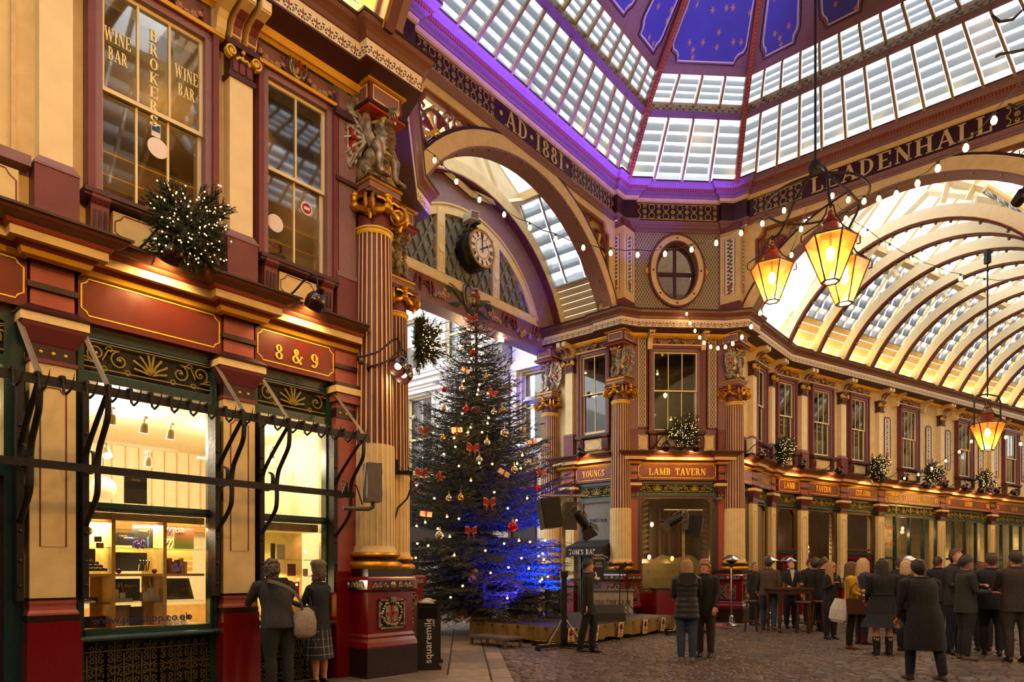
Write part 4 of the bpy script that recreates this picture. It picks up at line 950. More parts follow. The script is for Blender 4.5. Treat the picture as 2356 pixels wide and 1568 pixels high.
def dragon_meshes():
    """a seated dragon facing +x, feet at z 0, about 1.0 m high"""
    o={}; b=B()
    def tb(P,r,n=10,m=0): b.tube(P,r,n,m,up=(0,1,0))
    tb([(-.24,0,.16),(-.16,0,.26),(-.02,0,.38),(.1,0,.5),(.13,0,.62),(.08,0,.74),(.08,0,.84),(.16,0,.92)],[.1,.16,.19,.17,.13,.105,.095,.085])
    for i in range(9): # belly scutes
        t=i/8; b.ball((.06+.16*math.sin(t*2.2)+.02,0,.26+t*.46),(.09,.1-.03*t,.032),8,4,0)
    tb([(.1,0,.93),(.2,0,.95),(.3,0,.93),(.37,0,.9)],[.07,.085,.06,.035])             # upper jaw
    tb([(.14,0,.86),(.24,0,.82),(.33,0,.78)],[.05,.04,.022])                          # lower jaw
    b.tube([(.2,0,.86),(.3,0,.83),(.37,0,.8)],[.03,.022,.006],6,1)                    # tongue
    b.ball((.36,0,.94),(.035,.04,.03),6,4)
    for s in (-1,1):
        b.ball((.22,s*.06,.985),(.03,.022,.025),6,4); b.tube([(.12,s*.05,.98),(.05,s*.09,1.06),(-.02,s*.1,1.1)],[.035,.022,.004],5)
        b.tube([(.1,s*.06,.9),(.0,s*.13,.92),(-.06,s*.14,.9)],[.04,.03,.004],5); b.tube([(.1,s*.06,.84),(-.01,s*.12,.82),(-.06,s*.12,.79)],[.035,.025,.004],5)
        for k in range(3): b.ball((.26+.04*k,s*.03,.865),(.01,.01,.022),4,3)
        # hind leg and foot
        b.ball((-.12,s*.16,.2),(.17,.09,.17),10,7); b.tube([(-.05,s*.18,.2),(.06,s*.2,.1),(.0,s*.2,.04),(.12,s*.2,.03)],[.09,.06,.045,.04],7)
        # fore leg reaching down to the block edge
        b.tube([(.12,s*.13,.5),(.2,s*.17,.34),(.2,s*.16,.16),(.26,s*.15,.05)],[.085,.065,.045,.04],8)
        for k in (-1,0,1):
            b.tube([(.26,s*.15+k*.035,.05),(.33,s*.15+k*.05,.04),(.36,s*.15+k*.05,.0)],[.03,.024,.006],5); b.tube([(.1,s*.2+k*.03,.04),(.18,s*.2+k*.045,.03),(.21,s*.2+k*.045,.0)],[.028,.022,.006],5)
    tb([(-.22,0,.14),(-.34,.08,.06),(-.3,.2,.05),(-.1,.27,.05),(.06,.27,.06)],[.09,.07,.055,.04,.015],7)
    for i in range(10): # mane
        a=i/9; b.tube([(.02-.1*a,0,.9-.5*a),(-.07-.12*a,0,.94-.5*a)],[.04,.003],4)
    for i in range(60):
        q=R.random(); a=R.uniform(-1.2,1.2); x=-.12+.2*q; z=.24+.42*q; r=.17
        b.ball((x+r*.6*math.cos(a)*.6,r*math.sin(a)*1.02,z),(.022,.014,.026),4,3)
    o['body']=b.mesh('dragon_body',[bronze,crossred],55)
    def wing(s):
        w=B(); tips=[(-.03,1.12),(-.12,1.11),(-.2,.96),(-.25,.74),(-.25,.5),(-.21,.28),(-.15,.14)]; ro=(-.0,.56); y=lambda x:s*(.17+1.25*max(0,-x))
        out=[]
        for (x0,z0),(x1,z1) in zip(tips,tips[1:]): out+= [(x0,z0),((x0+x1)/2*.93,(z0+z1)/2*.97+.01)]
        out.append(tips[-1])
        for (x0,z0),(x1,z1) in zip(out,out[1:]):
            for o_ in (0,.03):
                q=[(ro[0],y(ro[0])-s*o_,ro[1]),(x0,y(x0)-s*o_,z0),(x1,y(x1)-s*o_,z1)]; w.poly(q if (s>0)==(o_>0) else q[::-1])
        for i,(x0,z0) in enumerate(tips):
            w.tube([(ro[0],y(ro[0])+s*.01,ro[1]),((x0+ro[0])/2,y(x0/2)+s*.02,(z0+ro[1])/2+.02),(x0,y(x0),z0)],[.035,.026,.014],6)
            for k in (.45,.7): w.ball((x0*k,y(x0*k)+s*.012,ro[1]+(z0-ro[1])*k-.03),(.05,.018,.05),6,4)
        w.tube([(.06,s*.13,.48),(.02,s*.2,.66),(.0,s*.21,.92),(-.03,y(-.03),1.12),(-.1,y(-.1),1.13)],[.08,.065,.055,.045,.02],7)
        xx=-.13; w.box(xx-.022,xx+.022,y(xx)+s*.005-.03,y(xx)+s*.005+.03,.36,.68,1); w.box(xx-.075,xx+.075,y(xx)+s*.005-.03,y(xx)+s*.005+.03,.5,.55,1)
        return w
    o['wing']=[wing(1).mesh('dragon_wing',[bronze,crossred],45),wing(-1).mesh('dragon_wing',[bronze,crossred],45)]
    return o
DM=dragon_meshes()
def dragon(P,th,label,z=7.11,s=.92):
    t=thing('dragon_statue',Matrix.Translation((P[0],P[1],z))@RZ(th)@SC(s),label,'statue')
    inst('body',DM['body'],t)
    for w in DM['wing']: inst('wing',w,t)
DR='bronzed silver winged dragon statue '
dragon(P1c+NA*.06,-.5,DR+'on the nearest great column, facing right',s=1.08); dragon(P2,-.3,DR+'on the half-hidden column, lit violet below')
dragon(P3b,PI+.3,DR+'above the gate column, facing left over the tree'); dragon(P3,PI+.4,DR+'at the left corner of the tavern'); dragon(P4,-.4,DR+'at the right corner of the tavern, facing right')
# ---------------------------------------------------------------- main cornice round both sides of the crossing
def en(P,e,n): q=P+EA*e+NA*n; return (q.x,q.y)
d1=(P2-P1).normalized(); d2=(P4-P3).normalized(); 
pathW=[wl(FA,-4,.02),wl(FA,6.16,0),en(P1c,-.08,.1),en(P1c,.08,.1),tuple(P1+d1*.35),tuple(P2-d1*.35),en(P2,.1,.08),en(P2,.1,-.08),en(P2,.0,-.08),en(P2,0,-2.4)]
cornice(pathW,MAINC,'trim_1',kind='structure')
pathE=[en(P3b,0,.0),en(P3,0,-.08),en(P3,-.1,-.08),en(P3,-.1,.08),tuple(P3+d2*.35),tuple(P4-d2*.35),en(P4,-.08,.1),en(P4,.08,.1),wl(FA2,.1,0),wl(FB,0,0),wl(FB,34,0)]
cornice(pathE,MAINC,'trim_2',kind='structure')
# ---------------------------------------------------------------- octagon walls, arches, upper entablature
cr=struct('wall_crossing')
LA=8.72
def arch_mesh(full=True):
    c,zc,ri,ro=LA/2,7.05,4.3,4.64; n=28; b=B()
    a0=math.acos((LA/2-.6)/ri) if False else .47; a1=PI-a0
    rin=[(c+ri*math.cos(a0+(a1-a0)*i/n),zc+ri*math.sin(a0+(a1-a0)*i/n)) for i in range(n+1)]; rou=[(c+ro*math.cos(a0+(a1-a0)*i/n),zc+ro*math.sin(a0+(a1-a0)*i/n)) for i in range(n+1)]
    for i in range(n):
        (x0,z0),(x1,z1)=rin[i],rin[i+1]; (X0,Z0),(X1,Z1)=rou[i],rou[i+1]
        def Q(y0,y1,m): b.loft([[(x0,y0,z0),(X0,y0,Z0),(X0,y1,Z0),(x0,y1,z0)],[(x1,y0,z1),(X1,y0,Z1),(X1,y1,Z1),(x1,y1,z1)]],m,cap=False)
        Q(-.04,.4,0)
        k0,k1=.985,1.0
        f=lambda x,z,k:(c+(x-c)*k,zc+(z-zc)*k)
        a,a2=f(x0,z0,.99),f(x1,z1,.99); b.loft([[(a[0],-.06,a[1]),(x0,-.06,z0),(x0,.42,z0),(a[0],.42,a[1])],[(a2[0],-.06,a2[1]),(x1,-.06,z1),(x1,.42,z1),(a2[0],.42,a2[1])]],1,cap=False)
        # black line of the extrados
        g,g2=f(X0,Z0,1.012),f(X1,Z1,1.012); b.loft([[(X0,-.045,Z0),(g[0],-.045,g[1]),(g[0],.1,g[1]),(X0,.1,Z0)],[(X1,-.045,Z1),(g2[0],-.045,g2[1]),(g2[0],.1,g2[1]),(X1,.1,Z1)]],2,cap=False)
    me=b.mesh('arch_ring',[cream,mauve,dark],50)
    bu=B()
    for i in range(1,15):
        a=a0+(a1-a0)*i/15; bu.ball((c+4.24*math.cos(a),-.03,zc+4.24*math.sin(a)),(.035,.035,.045),6,4)
    return me,bu.mesh('arch_lamp_socket',grey)
ARCH,SOCK=arch_mesh()
def spandrel_mesh():
    """cream border plate and pierced filigree, left side; x from the pier"""
    c,zc,ro=LA/2,7.05,4.66
    b=B(); b.box(.28,.62,.0,.3,9.0,11.62); b.box(.62,3.6,.0,.3,11.38,11.62)
    b.prism([(.62,11.38),(.62,11.12)]+[( .62+.2*math.sin(a),11.38-.26*math.cos(a)) for a in (.5,1.0)]+[(.84,11.38)],'y',0,.3)
    b.prism([(3.6,11.62),(3.6,11.38),(2.9,11.38)]+[(c+ro*math.cos(a),zc+ro*math.sin(a)) for a in (1.9,1.8,1.7,1.6)]+[(c,11.62)],'y',0.05,.3)
    plate=b.mesh('spandrel_plate',cream)
    f=B(); Z=lambda x: zc+math.sqrt(max(.01,ro*ro-(x-c)**2))
    x0=.66; zt=11.34
    bd=[(x0,Z(x0)+.04),(x0,11.1),(.8,11.1),(.88,11.22),(.9,zt)]+[(x,zt) for x in (1.5,2.2,2.8)]+[(x,Z(x)+.05) for x in (2.75,2.4,2.0,1.6,1.2,.9)]
    strap(f,bd,.07,.04,.12,0,closed=True)
    cx,cz,r=1.2,10.6,.44
    for k,w in ((1,.05),(.2,.04)): strap(f,arc(cx,cz,r*k,0,2*PI,28)[:-1],w,.02,.1,0 if k==1 else 2,closed=True)
    for i in range(8):
        a=i*PI/4+PI/8; ca,sa=math.cos(a),math.sin(a); m=1 if i%2 else 2
        w0,w1=(.03,.15) if m==1 else (.02,.06)
        P=[(cx+ca*r*.22-sa*w0,cz+sa*r*.22+ca*w0),(cx+ca*r*.22+sa*w0,cz+sa*r*.22-ca*w0),(cx+ca*r*.92+sa*w1*.9,cz+sa*r*.92-ca*w1*.9),(cx+ca*r*.8,cz+sa*r*.8) if m==1 else (cx+ca*r*.95,cz+sa*r*.95),(cx+ca*r*.92-sa*w1*.9,cz+sa*r*.92+ca*w1*.9)]
        f.prism(P,'y',.04,.09,m)
    for (x,z,rr) in ((1.95,11.08,.2),(.9,9.75,.13),(1.05,9.98,.0),(2.45,11.18,.1)):
        if rr:
            strap(f,arc(x,z,rr,0,2*PI,18)[:-1],.035,.03,.1,0,closed=True)
            for i in range(8): a=i*PI/4; strap(f,[(x,z),(x+rr*.75*math.cos(a),z+rr*.75*math.sin(a))],.03,.05,.08,2)
    for (x,z,r0,a0_,a1_) in ((2.05,10.95,.22,-2.6,-8.5),(1.72,10.98,.16,2.5,8.2),(2.5,11.15,.12,-2,-7),(.82,9.5,.12,1,7),(1.0,9.95,.12,0,-6),(.8,10.15,.14,1,7),(1.55,10.5,.0,0,1),(2.3,11.02,.09,0,6),(.85,11.0,.12,-1,-7),(1.62,11.15,.13,3,-3)):
        if r0: strap(f,spiral(x,z,r0,.015,a0_,a1_,14),.03,.05,.1,0)
    fil=f.mesh('filigree',[mat('rust_red_iron','#8a4a30',.5,var=.2),mat('petal_crimson','#7c1f24',.45,var=.15),goldp])
    return plate,fil
SPP,SPF=spandrel_mesh()
SPB=B().prism([(.6,9.0),(.75,9.0)]+[(LA/2+4.6*math.cos(a),7.05+4.6*math.sin(a)) for a in (2.55,2.4,2.3,2.2)]+[(1.9,11.4),(.6,11.4)],'y',.22,.28).mesh('spandrel_back',buff)
for i,(a,c) in enumerate(((P2,P3),(P4,P5),(P6,P7),(P8,P1))):
    L=(c-a).length; M=frame(a,ang(a,c))@SC(L/LA,1,1); g=inst('arch_ring',ARCH,cr,M); inst('lamp_sockets',SOCK,g,kind='stuff')
    inst('spandrel_plate',SPP,cr,M); inst('filigree',SPF,cr,M); inst('spandrel_back',SPB,cr,M) if i!=0 else None
    M2=M@T(LA)@SC(-1,1,1); inst('spandrel_plate',SPP,cr,M2); inst('filigree',SPF,cr,M2); inst('spandrel_back',SPB,cr,M2)
# corner piers with painted vases
for i,P in enumerate(OCT):
    M=Matrix.Translation((P[0],P[1],0))@RZ(TA); q=.3
    b=B(); b.box(-q,q,-q,q,8.95,9.35,1); b.box(-q,q,-q,q,9.35,11.42,0); b.box(-q-.01,q+.01,-q-.01,q+.01,11.42,11.62,1)
    if i in (0,1,2,3):
        for r_ in (0,-1,1):
            c=B(); c.box(-.14,.14,-q-.006,-q,9.6,11.2,2); strap(c,[(-.15,9.6),(.15,9.6),(.15,11.2),(-.15,11.2)],.014,-q-.01,-q,1,closed=True)
            c.prism([(-.09,9.86),(.09,9.86),(.06,9.75),(.02,9.7),(.05,9.64),(-.05,9.64),(-.02,9.7),(-.06,9.75)],'y',-q-.012,-q,3)
            b.add(c,RZ(r_*PI/2))
    b.ob('corner_pier',[cream,maroon,vine,mat('terracotta_vase','#9a5a40',.5)],cr,M)
# chamfer walls with oval windows
for i,(a,c) in enumerate(((P1,P2),(P3,P4),(P5,P6),(P7,P8))):
    L=(c-a).length; M=frame(a,ang(a,c)); b=B(); cx,cz,rx,rz=L/2-.02,10.33,.62,.86; n=40
    E_=[(cx+rx*math.cos(2*PI*k/n),cz+rz*math.sin(2*PI*k/n)) for k in range(n)]
    def edge(t):
        ca,sa=math.cos(t),math.sin(t); k=min((L/2-.3)/max(1e-6,abs(ca)),1.42/max(1e-6,abs(sa))); return (cx+ca*k,cz-.0+sa*k)
    for k in range(n):
        t0,t1=2*PI*k/n,2*PI*(k+1)/n; q0,q1=edge(t0),edge(t1)
        b.quad((E_[k][0],.05,E_[k][1]),(q0[0],.05,q0[1]),(q1[0],.05,q1[1]),(E_[(k+1)%n][0],.05,E_[(k+1)%n][1]))
        b.quad((E_[k][0],.05,E_[k][1]),(E_[(k+1)%n][0],.05,E_[(k+1)%n][1]),(E_[(k+1)%n][0],.4,E_[(k+1)%n][1]),(E_[k][0],.4,E_[k][1]))
    b.ob('oval_wall',diam,cr,M)
    b=B(); b.box(.3,.44,.0,.1,8.95,11.62); b.box(L-.44,L-.3,.0,.1,8.95,11.62); b.box(.44,L-.44,.0,.1,11.46,11.62); b.box(.44,L-.44,.0,.1,8.95,9.05); b.ob('wall_border',mauve,cr,M)
    if i>1: continue
    WN[0]+=1; w=struct('window_%d'%WN[0],M); b=B()
    def ell(k): return [(cx+(rx+k)*math.cos(2*PI*j/n),cz+(rz+k)*math.sin(2*PI*j/n)) for j in range(n)]
    strap(b,ell(.09),.17,-.04,.05,0,closed=True); strap(b,ell(.2),.05,-.06,.05,1,closed=True); strap(b,ell(-.01),.05,-.05,.1,1,closed=True)
    for k in range(8): a=k*PI/4; b.ball((cx+(rx+.09)*math.cos(a),-.042,cz+(rz+.09)*math.sin(a)),(.035,.006,.035),8,4,1)
    b.ob('architrave',[cream,maroon],w)
    b=B(); b.box(cx-.045,cx+.045,.22,.3,cz-rz,cz+rz); b.box(cx-rx,cx+rx,.24,.32,cz-.05,cz+.05); strap(b,ell(-.05),.09,.24,.34,0,closed=True); b.ob('glazing_bar',plum,w)
    k=B(); E2=ell(-.02); k.poly([(x,.28,z) for x,z in E2]); k.ob('pane',pane,w)
    k=B(); k.box(cx-.7,cx+.7,.9,.92,9.3,11.4); k.ob('blind',mat('grey_blind','#a59a86',.7,var=.2),w); k=B(); k.box(cx-.65,cx+.65,.8,.86,9.9,9.98); k.ob('blind_rail',grey,w)
    for s in (-1,1):
        t=inst('roundel',B().prism(arc(0,0,.085,0,2*PI,20)[:-1],'y',0,.06).mesh('roundel',goldp),cr,M@T(cx+s*.86,-.0,cz+.0))
# upper entablature: closed path round the octagon
pathO=[]
for i,P in enumerate(OCT):
    a=OCT[i-1]; c=OCT[(i+1)%8]; dp=(P-a).normalized(); dn=(c-P).normalized(); ip=Vector((dp.y,-dp.x)); inn=Vector((dn.y,-dn.x)); e=.12; m=(ip+inn).normalized()/((ip+inn).normalized().dot(inn))
    pathO+= [P-dp*.42,P-dp*.42+ip*e,P+m*e,P+dn*.42+inn*e,P+dn*.42]
UPE=[([(.02,11.55),(.06,11.57),(.06,11.62),(.04,11.64),(.1,11.7),(.1,11.74),(.02,11.76)],mauve),([(.02,11.76),(.02,12.3)],mat('deep_maroon_frieze','#3a1018',.4,var=.1)),([(.02,12.3),(.06,12.32),(.09,12.4)],cream),([(.09,12.4),(.11,12.4),(.13,12.46),(.24,12.52)],mauve),([(.24,12.52),(.26,12.52),(.26,12.59)],bead),([(.26,12.59),(.3,12.59),(.32,12.62),(.36,12.68),(.4,12.71),(.4,12.74)],mauve),([(.4,12.74),(.41,12.74),(.41,12.77),(-.2,12.8)],dark)]
cornice([tuple(p) for p in pathO]+[tuple(pathO[0])],UPE,'trim_3',kind='structure')
GW=mat('gilt_letter','#d9c48c',.45,var=.05)
def band(a,c,x0,x1):
    b=B(); n=1; b.quad((x0,-.028,11.81),(x1,-.028,11.81),(x1,-.028,12.27),(x0,-.028,12.27),0,[(0,0),(x1-x0,0),(x1-x0,.46),(0,.46)]); b.ob('gilded_panel',goldfrieze,cr,frame(a,ang(a,c)))
band(P2,P3,.6,3.0);band(P2,P3,6.1,8.3);band(P3,P4,.5,2.86);band(P4,P5,.6,1.95);band(P4,P5,6.55,8.2);band(P8,P1,.6,8.1);band(P1,P2,.5,2.7)
for a,c,s,x,w,l in ((P2,P3,'*AD*1881*',4.55,2.9,'cream AD 1881 lettering on the maroon band over the gate arch'),(P4,P5,'LEADENHALL',4.24,4.1,'large cream capitals on the maroon band over the right-hand arch')):
    t=thing('band_lettering',frame(a,ang(a,c)),l,'lettering')
    letters(t,s,.42,w,GW,T(x,-.024,11.84),.012,.1)
# ---------------------------------------------------------------- louvred drum and star dome
def ring(k,z): return [Vector((CEN.x+(p.x-CEN.x)*k,CEN.y+(p.y-CEN.y)*k,z)) for p in OCT]
R0,R1=ring(.955,12.78),ring(.815,13.85); R2,R3=ring(.80,14.17),ring(.72,14.5)
dr=struct('ceiling')
mull=mat('brown_mullion','#a58a5c',.5,var=.15)
for i in range(8):
    j=(i+1)%8; vis=i in (1,2,3); arch=i%2==1
    WN[0]+=1; w=struct('window_%d'%WN[0])
    for (A,Bq,n,np_,nm) in ((R0,R1,14 if arch else 4,6,'l'),(R2,R3,14 if arch else 4,4,'u')):
        bm=B(); st=B(); a0,a1,b0,b1=A[i],A[j],Bq[i],Bq[j]; nrm=(a1-a0).cross(b0-a0).normalized()
        if (CEN.to_3d()-a0).dot(Vector((nrm.x,nrm.y,0)))<0: nrm=-nrm
        pos=lambda s,t: (a0.lerp(a1,s)).lerp(b0.lerp(b1,s),t)
        m0=.05/n if arch else .05
        for k in range(n+1):
            s=min(max(k/n,.004),.996); p,q=pos(s,0),pos(s,1); hw=(a1-a0).normalized()*.028
            bm.loft([[p-hw-nrm*.03,p+hw-nrm*.03,p+hw+nrm*.12,p-hw+nrm*.12],[q-hw-nrm*.03,q+hw-nrm*.03,q+hw+nrm*.08,q-hw+nrm*.08]])
        for k in range(n):
            for r_ in range(np_):
                s0,s1=(k+.09)/n,(k+.91)/n; t0,t1=r_/np_-.03,(r_+1)/np_+.07
                f=lambda s,t,o: pos(s,t)+nrm*o
                pb=(B() if vis else st); pb.quad(f(s0,t0,.05),f(s1,t0,.05),f(s1,t1,-.04),f(s0,t1,-.04),0,[(0,0),(1,0),(1,1),(0,1)]); 
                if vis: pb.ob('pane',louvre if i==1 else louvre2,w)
        bm.ob('mullions',mull,w)
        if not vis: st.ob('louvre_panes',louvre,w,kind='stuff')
    if i in (1,2,3):
        pass
def zone(A,Bq,m,name,uv=True,par=dr):
    b=B()
    for i in range(8):
        j=(i+1)%8; L=(A[j]-A[i]).length; h=(Bq[i]-A[i]).length
        b.quad(A[i],A[j],Bq[j],Bq[i],0,[(0,0),(L,0),(L,h),(0,h)])
    return b.ob(name,m,par)
zone(R1,ring(.785,13.89),mauve,'drum_soffit'); zone(ring(.785,13.89),ring(.79,14.14),leafband,'leaf_band'); zone(ring(.79,14.14),R2,mull,'band_ledge')
zone(ring(.72,14.5),ring(.705,14.62),mauve,'dome_border')
DK=[(.705,14.62),(.56,15.3),(.38,15.95),(.2,16.4),(.05,16.55)]
for a,c in zip(DK,DK[1:]): zone(ring(*a),ring(*c),mauve,'dome_plaster')
cap=B(); cap.poly([p for p in ring(.05,16.55)]); cap.ob('dome_crown',mauve,dr)
DLINE=mat('white_line','#d9cdd6',.5,var=0)
for i in range(8):
    j=(i+1)%8; n=4 if i%2==1 else 1
    for k in range(n):
        e=.05 if n>1 else .07; s0,s1=k/n+e,(k+1)/n-e
        def D(s,t,o):
            seg=t*(len(DK)-1); q=min(int(seg),len(DK)-2); f=seg-q; A,Bq=ring(*DK[q]),ring(*DK[q+1])
            p=A[i].lerp(A[j],s).lerp(Bq[i].lerp(Bq[j],s),f); return p-Vector((0,0,o))
        sm=(s0+s1)/2
        out=[]
        c=.12 if n>1 else .14; w=(s1-s0)
        for t,a,b_ in ((.03,.13,.87),(.05,.12,.88),(.066,.09,.91),(.078,.03,.97),(.1,0,1),(.5,.0,1),(.9,.1,.9)): out.append((t,s0+w*a,s0+w*b_))
        b=B(); L=(OCT[j]-OCT[i]).length*.7
        for (t0,a0,c0),(t1,a1,c1) in zip(out,out[1:]):
            b.quad(D(a0,t0,.03),D(c0,t0,.03),D(c1,t1,.03),D(a1,t1,.03),0,[(a0*L+k,t0*4),(c0*L+k,t0*4),(c1*L+k,t1*4),(a1*L+k,t1*4)])
        b.ob('star_panel',starblue,dr)
        pl=[D(a,t,.035) for t,a,_ in out]+[D(c_,t,.035) for t,_,c_ in out[::-1]]
        B().tube(pl,.022,4,loop=True).ob('panel_line',DLINE,dr); 
        pl=[D(a-.012,t-.012,.035) for t,a,_ in out]+[D(c_+.012,t-.012,.035) for t,_,c_ in out[::-1]]
        B().tube(pl,.012,4,loop=True).ob('panel_line',dark,dr)
ribm=mat('brick_red_rib','#a4512f',.45,var=.2)
for i in range(8):
    P=[ring(*q)[i] for q in ((.955,12.74),(.815,13.85),(.79,14.1),(.72,14.5))+tuple(DK[1:])]
    inw=Vector((CEN.x-OCT[i].x,CEN.y-OCT[i].y,0)).normalized(); sd=Vector((-inw.y,inw.x,0))
    b=B(); b.loft([[p-sd*.07-inw*.02,p+sd*.07-inw*.02,p+sd*.07+inw*.2-Vector((0,0,.1)),p-sd*.07+inw*.2-Vector((0,0,.1))] for p in P],0)
    Q=[p+inw*.21-Vector((0,0,.11)) for p in P]
    for a,c in zip(Q,Q[1:]):
        m=max(1,int((c-a).length/.085))
        for k in range(m): b.ball(a.lerp(c,(k+.5)/m),(.045,.045,.035),6,4,1)
    b.ob('dome_rib',[ribm,mat('rust_bead','#b55a45',.45)],dr,None,40)
# roof outside the drum keeps daylight out of the gaps
b=B(); A,C2=ring(1.0,12.6),ring(1.0,12.8)
# ---------------------------------------------------------------- passage behind the AD 1881 arch: vault, gate and clock
GX=4.85; MG=frame(P2,ang(P2,P3)); yg=2.5
ga=struct('wall_gate',MG)
zc,rv=7.6,4.4
a0,a1=.30,PI-.30; n=36
b=B(); arcp=[(GX+4.6*math.cos(a),7.6+4.6*math.sin(a)) for a in [a0+(a1-a0)*i/n for i in range(n+1)]]
lc,lr,lz=7.96,3.24,9.25   # lunette: centre height, radius, sill
def lun(k,zb): 
    h=math.sqrt(max(.01,(lr+k)**2-(zb-lc)**2)); aa=math.atan2(zb-lc,h); return [(GX+(lr+k)*math.cos(aa+(PI-2*aa)*i/30),lc+(lr+k)*math.sin(aa+(PI-2*aa)*i/30)) for i in range(31)]
I=lun(.0,lz-.2); 
for i in range(30):   # wall between lunette and vault
    f=lambda p,q:(p[0],0,p[1])
    t0,t1=I[i],I[i+1]; th0=math.atan2(t0[1]-7.6,t0[0]-GX); th1=math.atan2(t1[1]-7.6,t1[0]-GX)
    o0=(GX+4.6*math.cos(th0),7.6+4.6*math.sin(th0)); o1=(GX+4.6*math.cos(th1),7.6+4.6*math.sin(th1))
    b.quad((t0[0],yg,t0[1]),(o0[0],yg,o0[1]),(o1[0],yg,o1[1]),(t1[0],yg,t1[1]))
b.box(-.3,9.6,yg-.0,yg+.5,8.42,lz-.2); b.poly([(I[0][0],yg,lz-.2),(9.6,yg,lz-.2),(9.6,yg,9.0),(GX+4.6*math.cos(.3),yg,7.6+4.6*math.sin(.3)),(GX+4.6*math.cos(math.atan2(I[0][1]-7.6,I[0][0]-GX)),yg,7.6+4.6*math.sin(math.atan2(I[0][1]-7.6,I[0][0]-GX)))][::-1])
b.poly([(I[-1][0],yg,lz-.2),(GX-4.6*math.cos(math.atan2(I[0][1]-7.6,I[0][0]-GX)),yg,7.6+4.6*math.sin(math.atan2(I[0][1]-7.6,I[0][0]-GX))),(GX-4.6*math.cos(.3),yg,8.96),(-.3,yg,lz-.2)][::-1])
b.ob('gate_wall',mauve,ga)
b=B()
for i in range(46):
    for r_ in range(4):
        x=.3+i*.19+(.09 if r_%2 else 0)
        b.ball((x,yg+.06+r_*.12,8.415),(.035,.03,.018),5,3)
b.ob('rivets',plum,ga,kind='stuff'); box(-.3,9.6,yg-.02,yg+.5,8.36,8.42).ob('girder_soffit',mauve,ga)
WN[0]+=1; w=struct('window_%d'%WN[0],MG)
b=B(); strap(b,lun(-.1,lz),.24,yg-.05,yg+.1,0); strap(b,lun(.03,lz-.1),.05,yg-.08,yg+.1,1); b.box(GX-3.0,GX+3.0,yg-.05,yg+.1,lz-.22,lz,0); b.box(GX-3.05,GX+3.05,yg-.08,yg+.1,lz-.27,lz-.22,1)
for s in (-1,1): b.box(GX+s*1.1-.14,GX+s*1.1+.14,yg-.06,yg+.08,lz,lc+math.sqrt(lr*lr-1.21)-.1,0); strap(b,[(GX+s*1.1-.08,lz+.1),(GX+s*1.1+.08,lz+.1),(GX+s*1.1+.08,lz+1.2),(GX+s*1.1-.08,lz+1.2)],.012,yg-.065,yg-.06,1,closed=True); b.prism(arc(GX+s*1.1,lz+.62,.1,0,2*PI,16)[:-1],'y',yg-.08,yg-.06,2)
b.ob('frame',[cream,buff,creamw],w)
b=B(); ins=lun(-.2,lz)
def inside(x,z): return z>lz and (x-GX)**2+(z-lc)**2<(lr-.18)**2
for sgn in (-1,1):
    for k in range(-30,31):
        P=[]; x0=GX+k*.34
        for t in range(60):
            z=lz+t*.035; x=x0+sgn*(z-lz)*.55
            if inside(x,z): P.append((x,z))
        if len(P)>2: strap(b,[P[0],P[-1]],.055,yg+.0,yg+.04)
b.ob('lattice',mat('lattice_khaki','#77704f',.5,var=.1),w)
k=B(); k.poly([(x,yg+.06,z) for x,z in lun(-.05,lz-.1)]); k.ob('pane',mat('grey_sky_glass','#8d94a0',.15,var=.25,scale=1.2),w)
gf=struct('trim_4',MG)
inst('shield',B().add(shield_mesh(.75)).mesh('shield_big',[silver,crossred],50),gf,T(GX,yg-.03,8.86))
b=B()
for s in (-1,1):
    for k in range(7):
        a=.2+k*.22; b.tube([(GX+s*.3,yg-.03,8.75),(GX+s*(.45+.12*k*.5),yg-.06,8.95+.1*math.sin(a)),(GX+s*(.6+.07*k),yg-.04,8.98-.07*k)],[.03,.03,.012],5,1)
        b.tube([(GX+s*.3,yg-.03,8.72),(GX+s*(.4+.06*k),yg-.05,8.62-.01*k),(GX+s*(.46+.06*k),yg-.04,8.52)],[.02,.02,.008],4,1)
    for k,(x,z,r,m) in enumerate(((.85,8.75,.09,3),(1.0,8.68,.11,0),(1.15,8.66,.09,0),(.95,8.82,.08,3),(1.3,8.62,.08,0),(2.1,8.62,.08,0),(2.3,8.55,.1,3),(2.42,8.62,.11,0),(2.7,8.6,.1,0),(3.05,8.75,.07,3),(3.1,8.62,.09,0))): rose(b,(GX+s*x,yg-.04,z),r,m)
    b.tube([(GX+s*.8,yg-.02,8.78),(GX+s*1.2,yg-.03,8.6),(GX+s*1.7,yg-.03,8.8),(GX+s*2.2,yg-.03,8.56),(GX+s*2.8,yg-.03,8.62),(GX+s*3.2,yg-.03,8.95)],.03,5,1)
    for (x,z) in ((1.7,8.85),(3.15,8.9)):
        for a in (-.5,-.15,.3,.65):
            b.tube([(GX+s*x,yg-.04,z),(GX+s*x+.25*math.sin(a*2.4),yg-.06,z+.06),(GX+s*x+.4*math.sin(a*2),yg-.05,z-.25*abs(math.cos(a))-.05)],[.04,.05,.02],5,2)
b.ob('carved_swags',[flower_pink,leafgreen,ribbon,flower_y],gf,None,50)
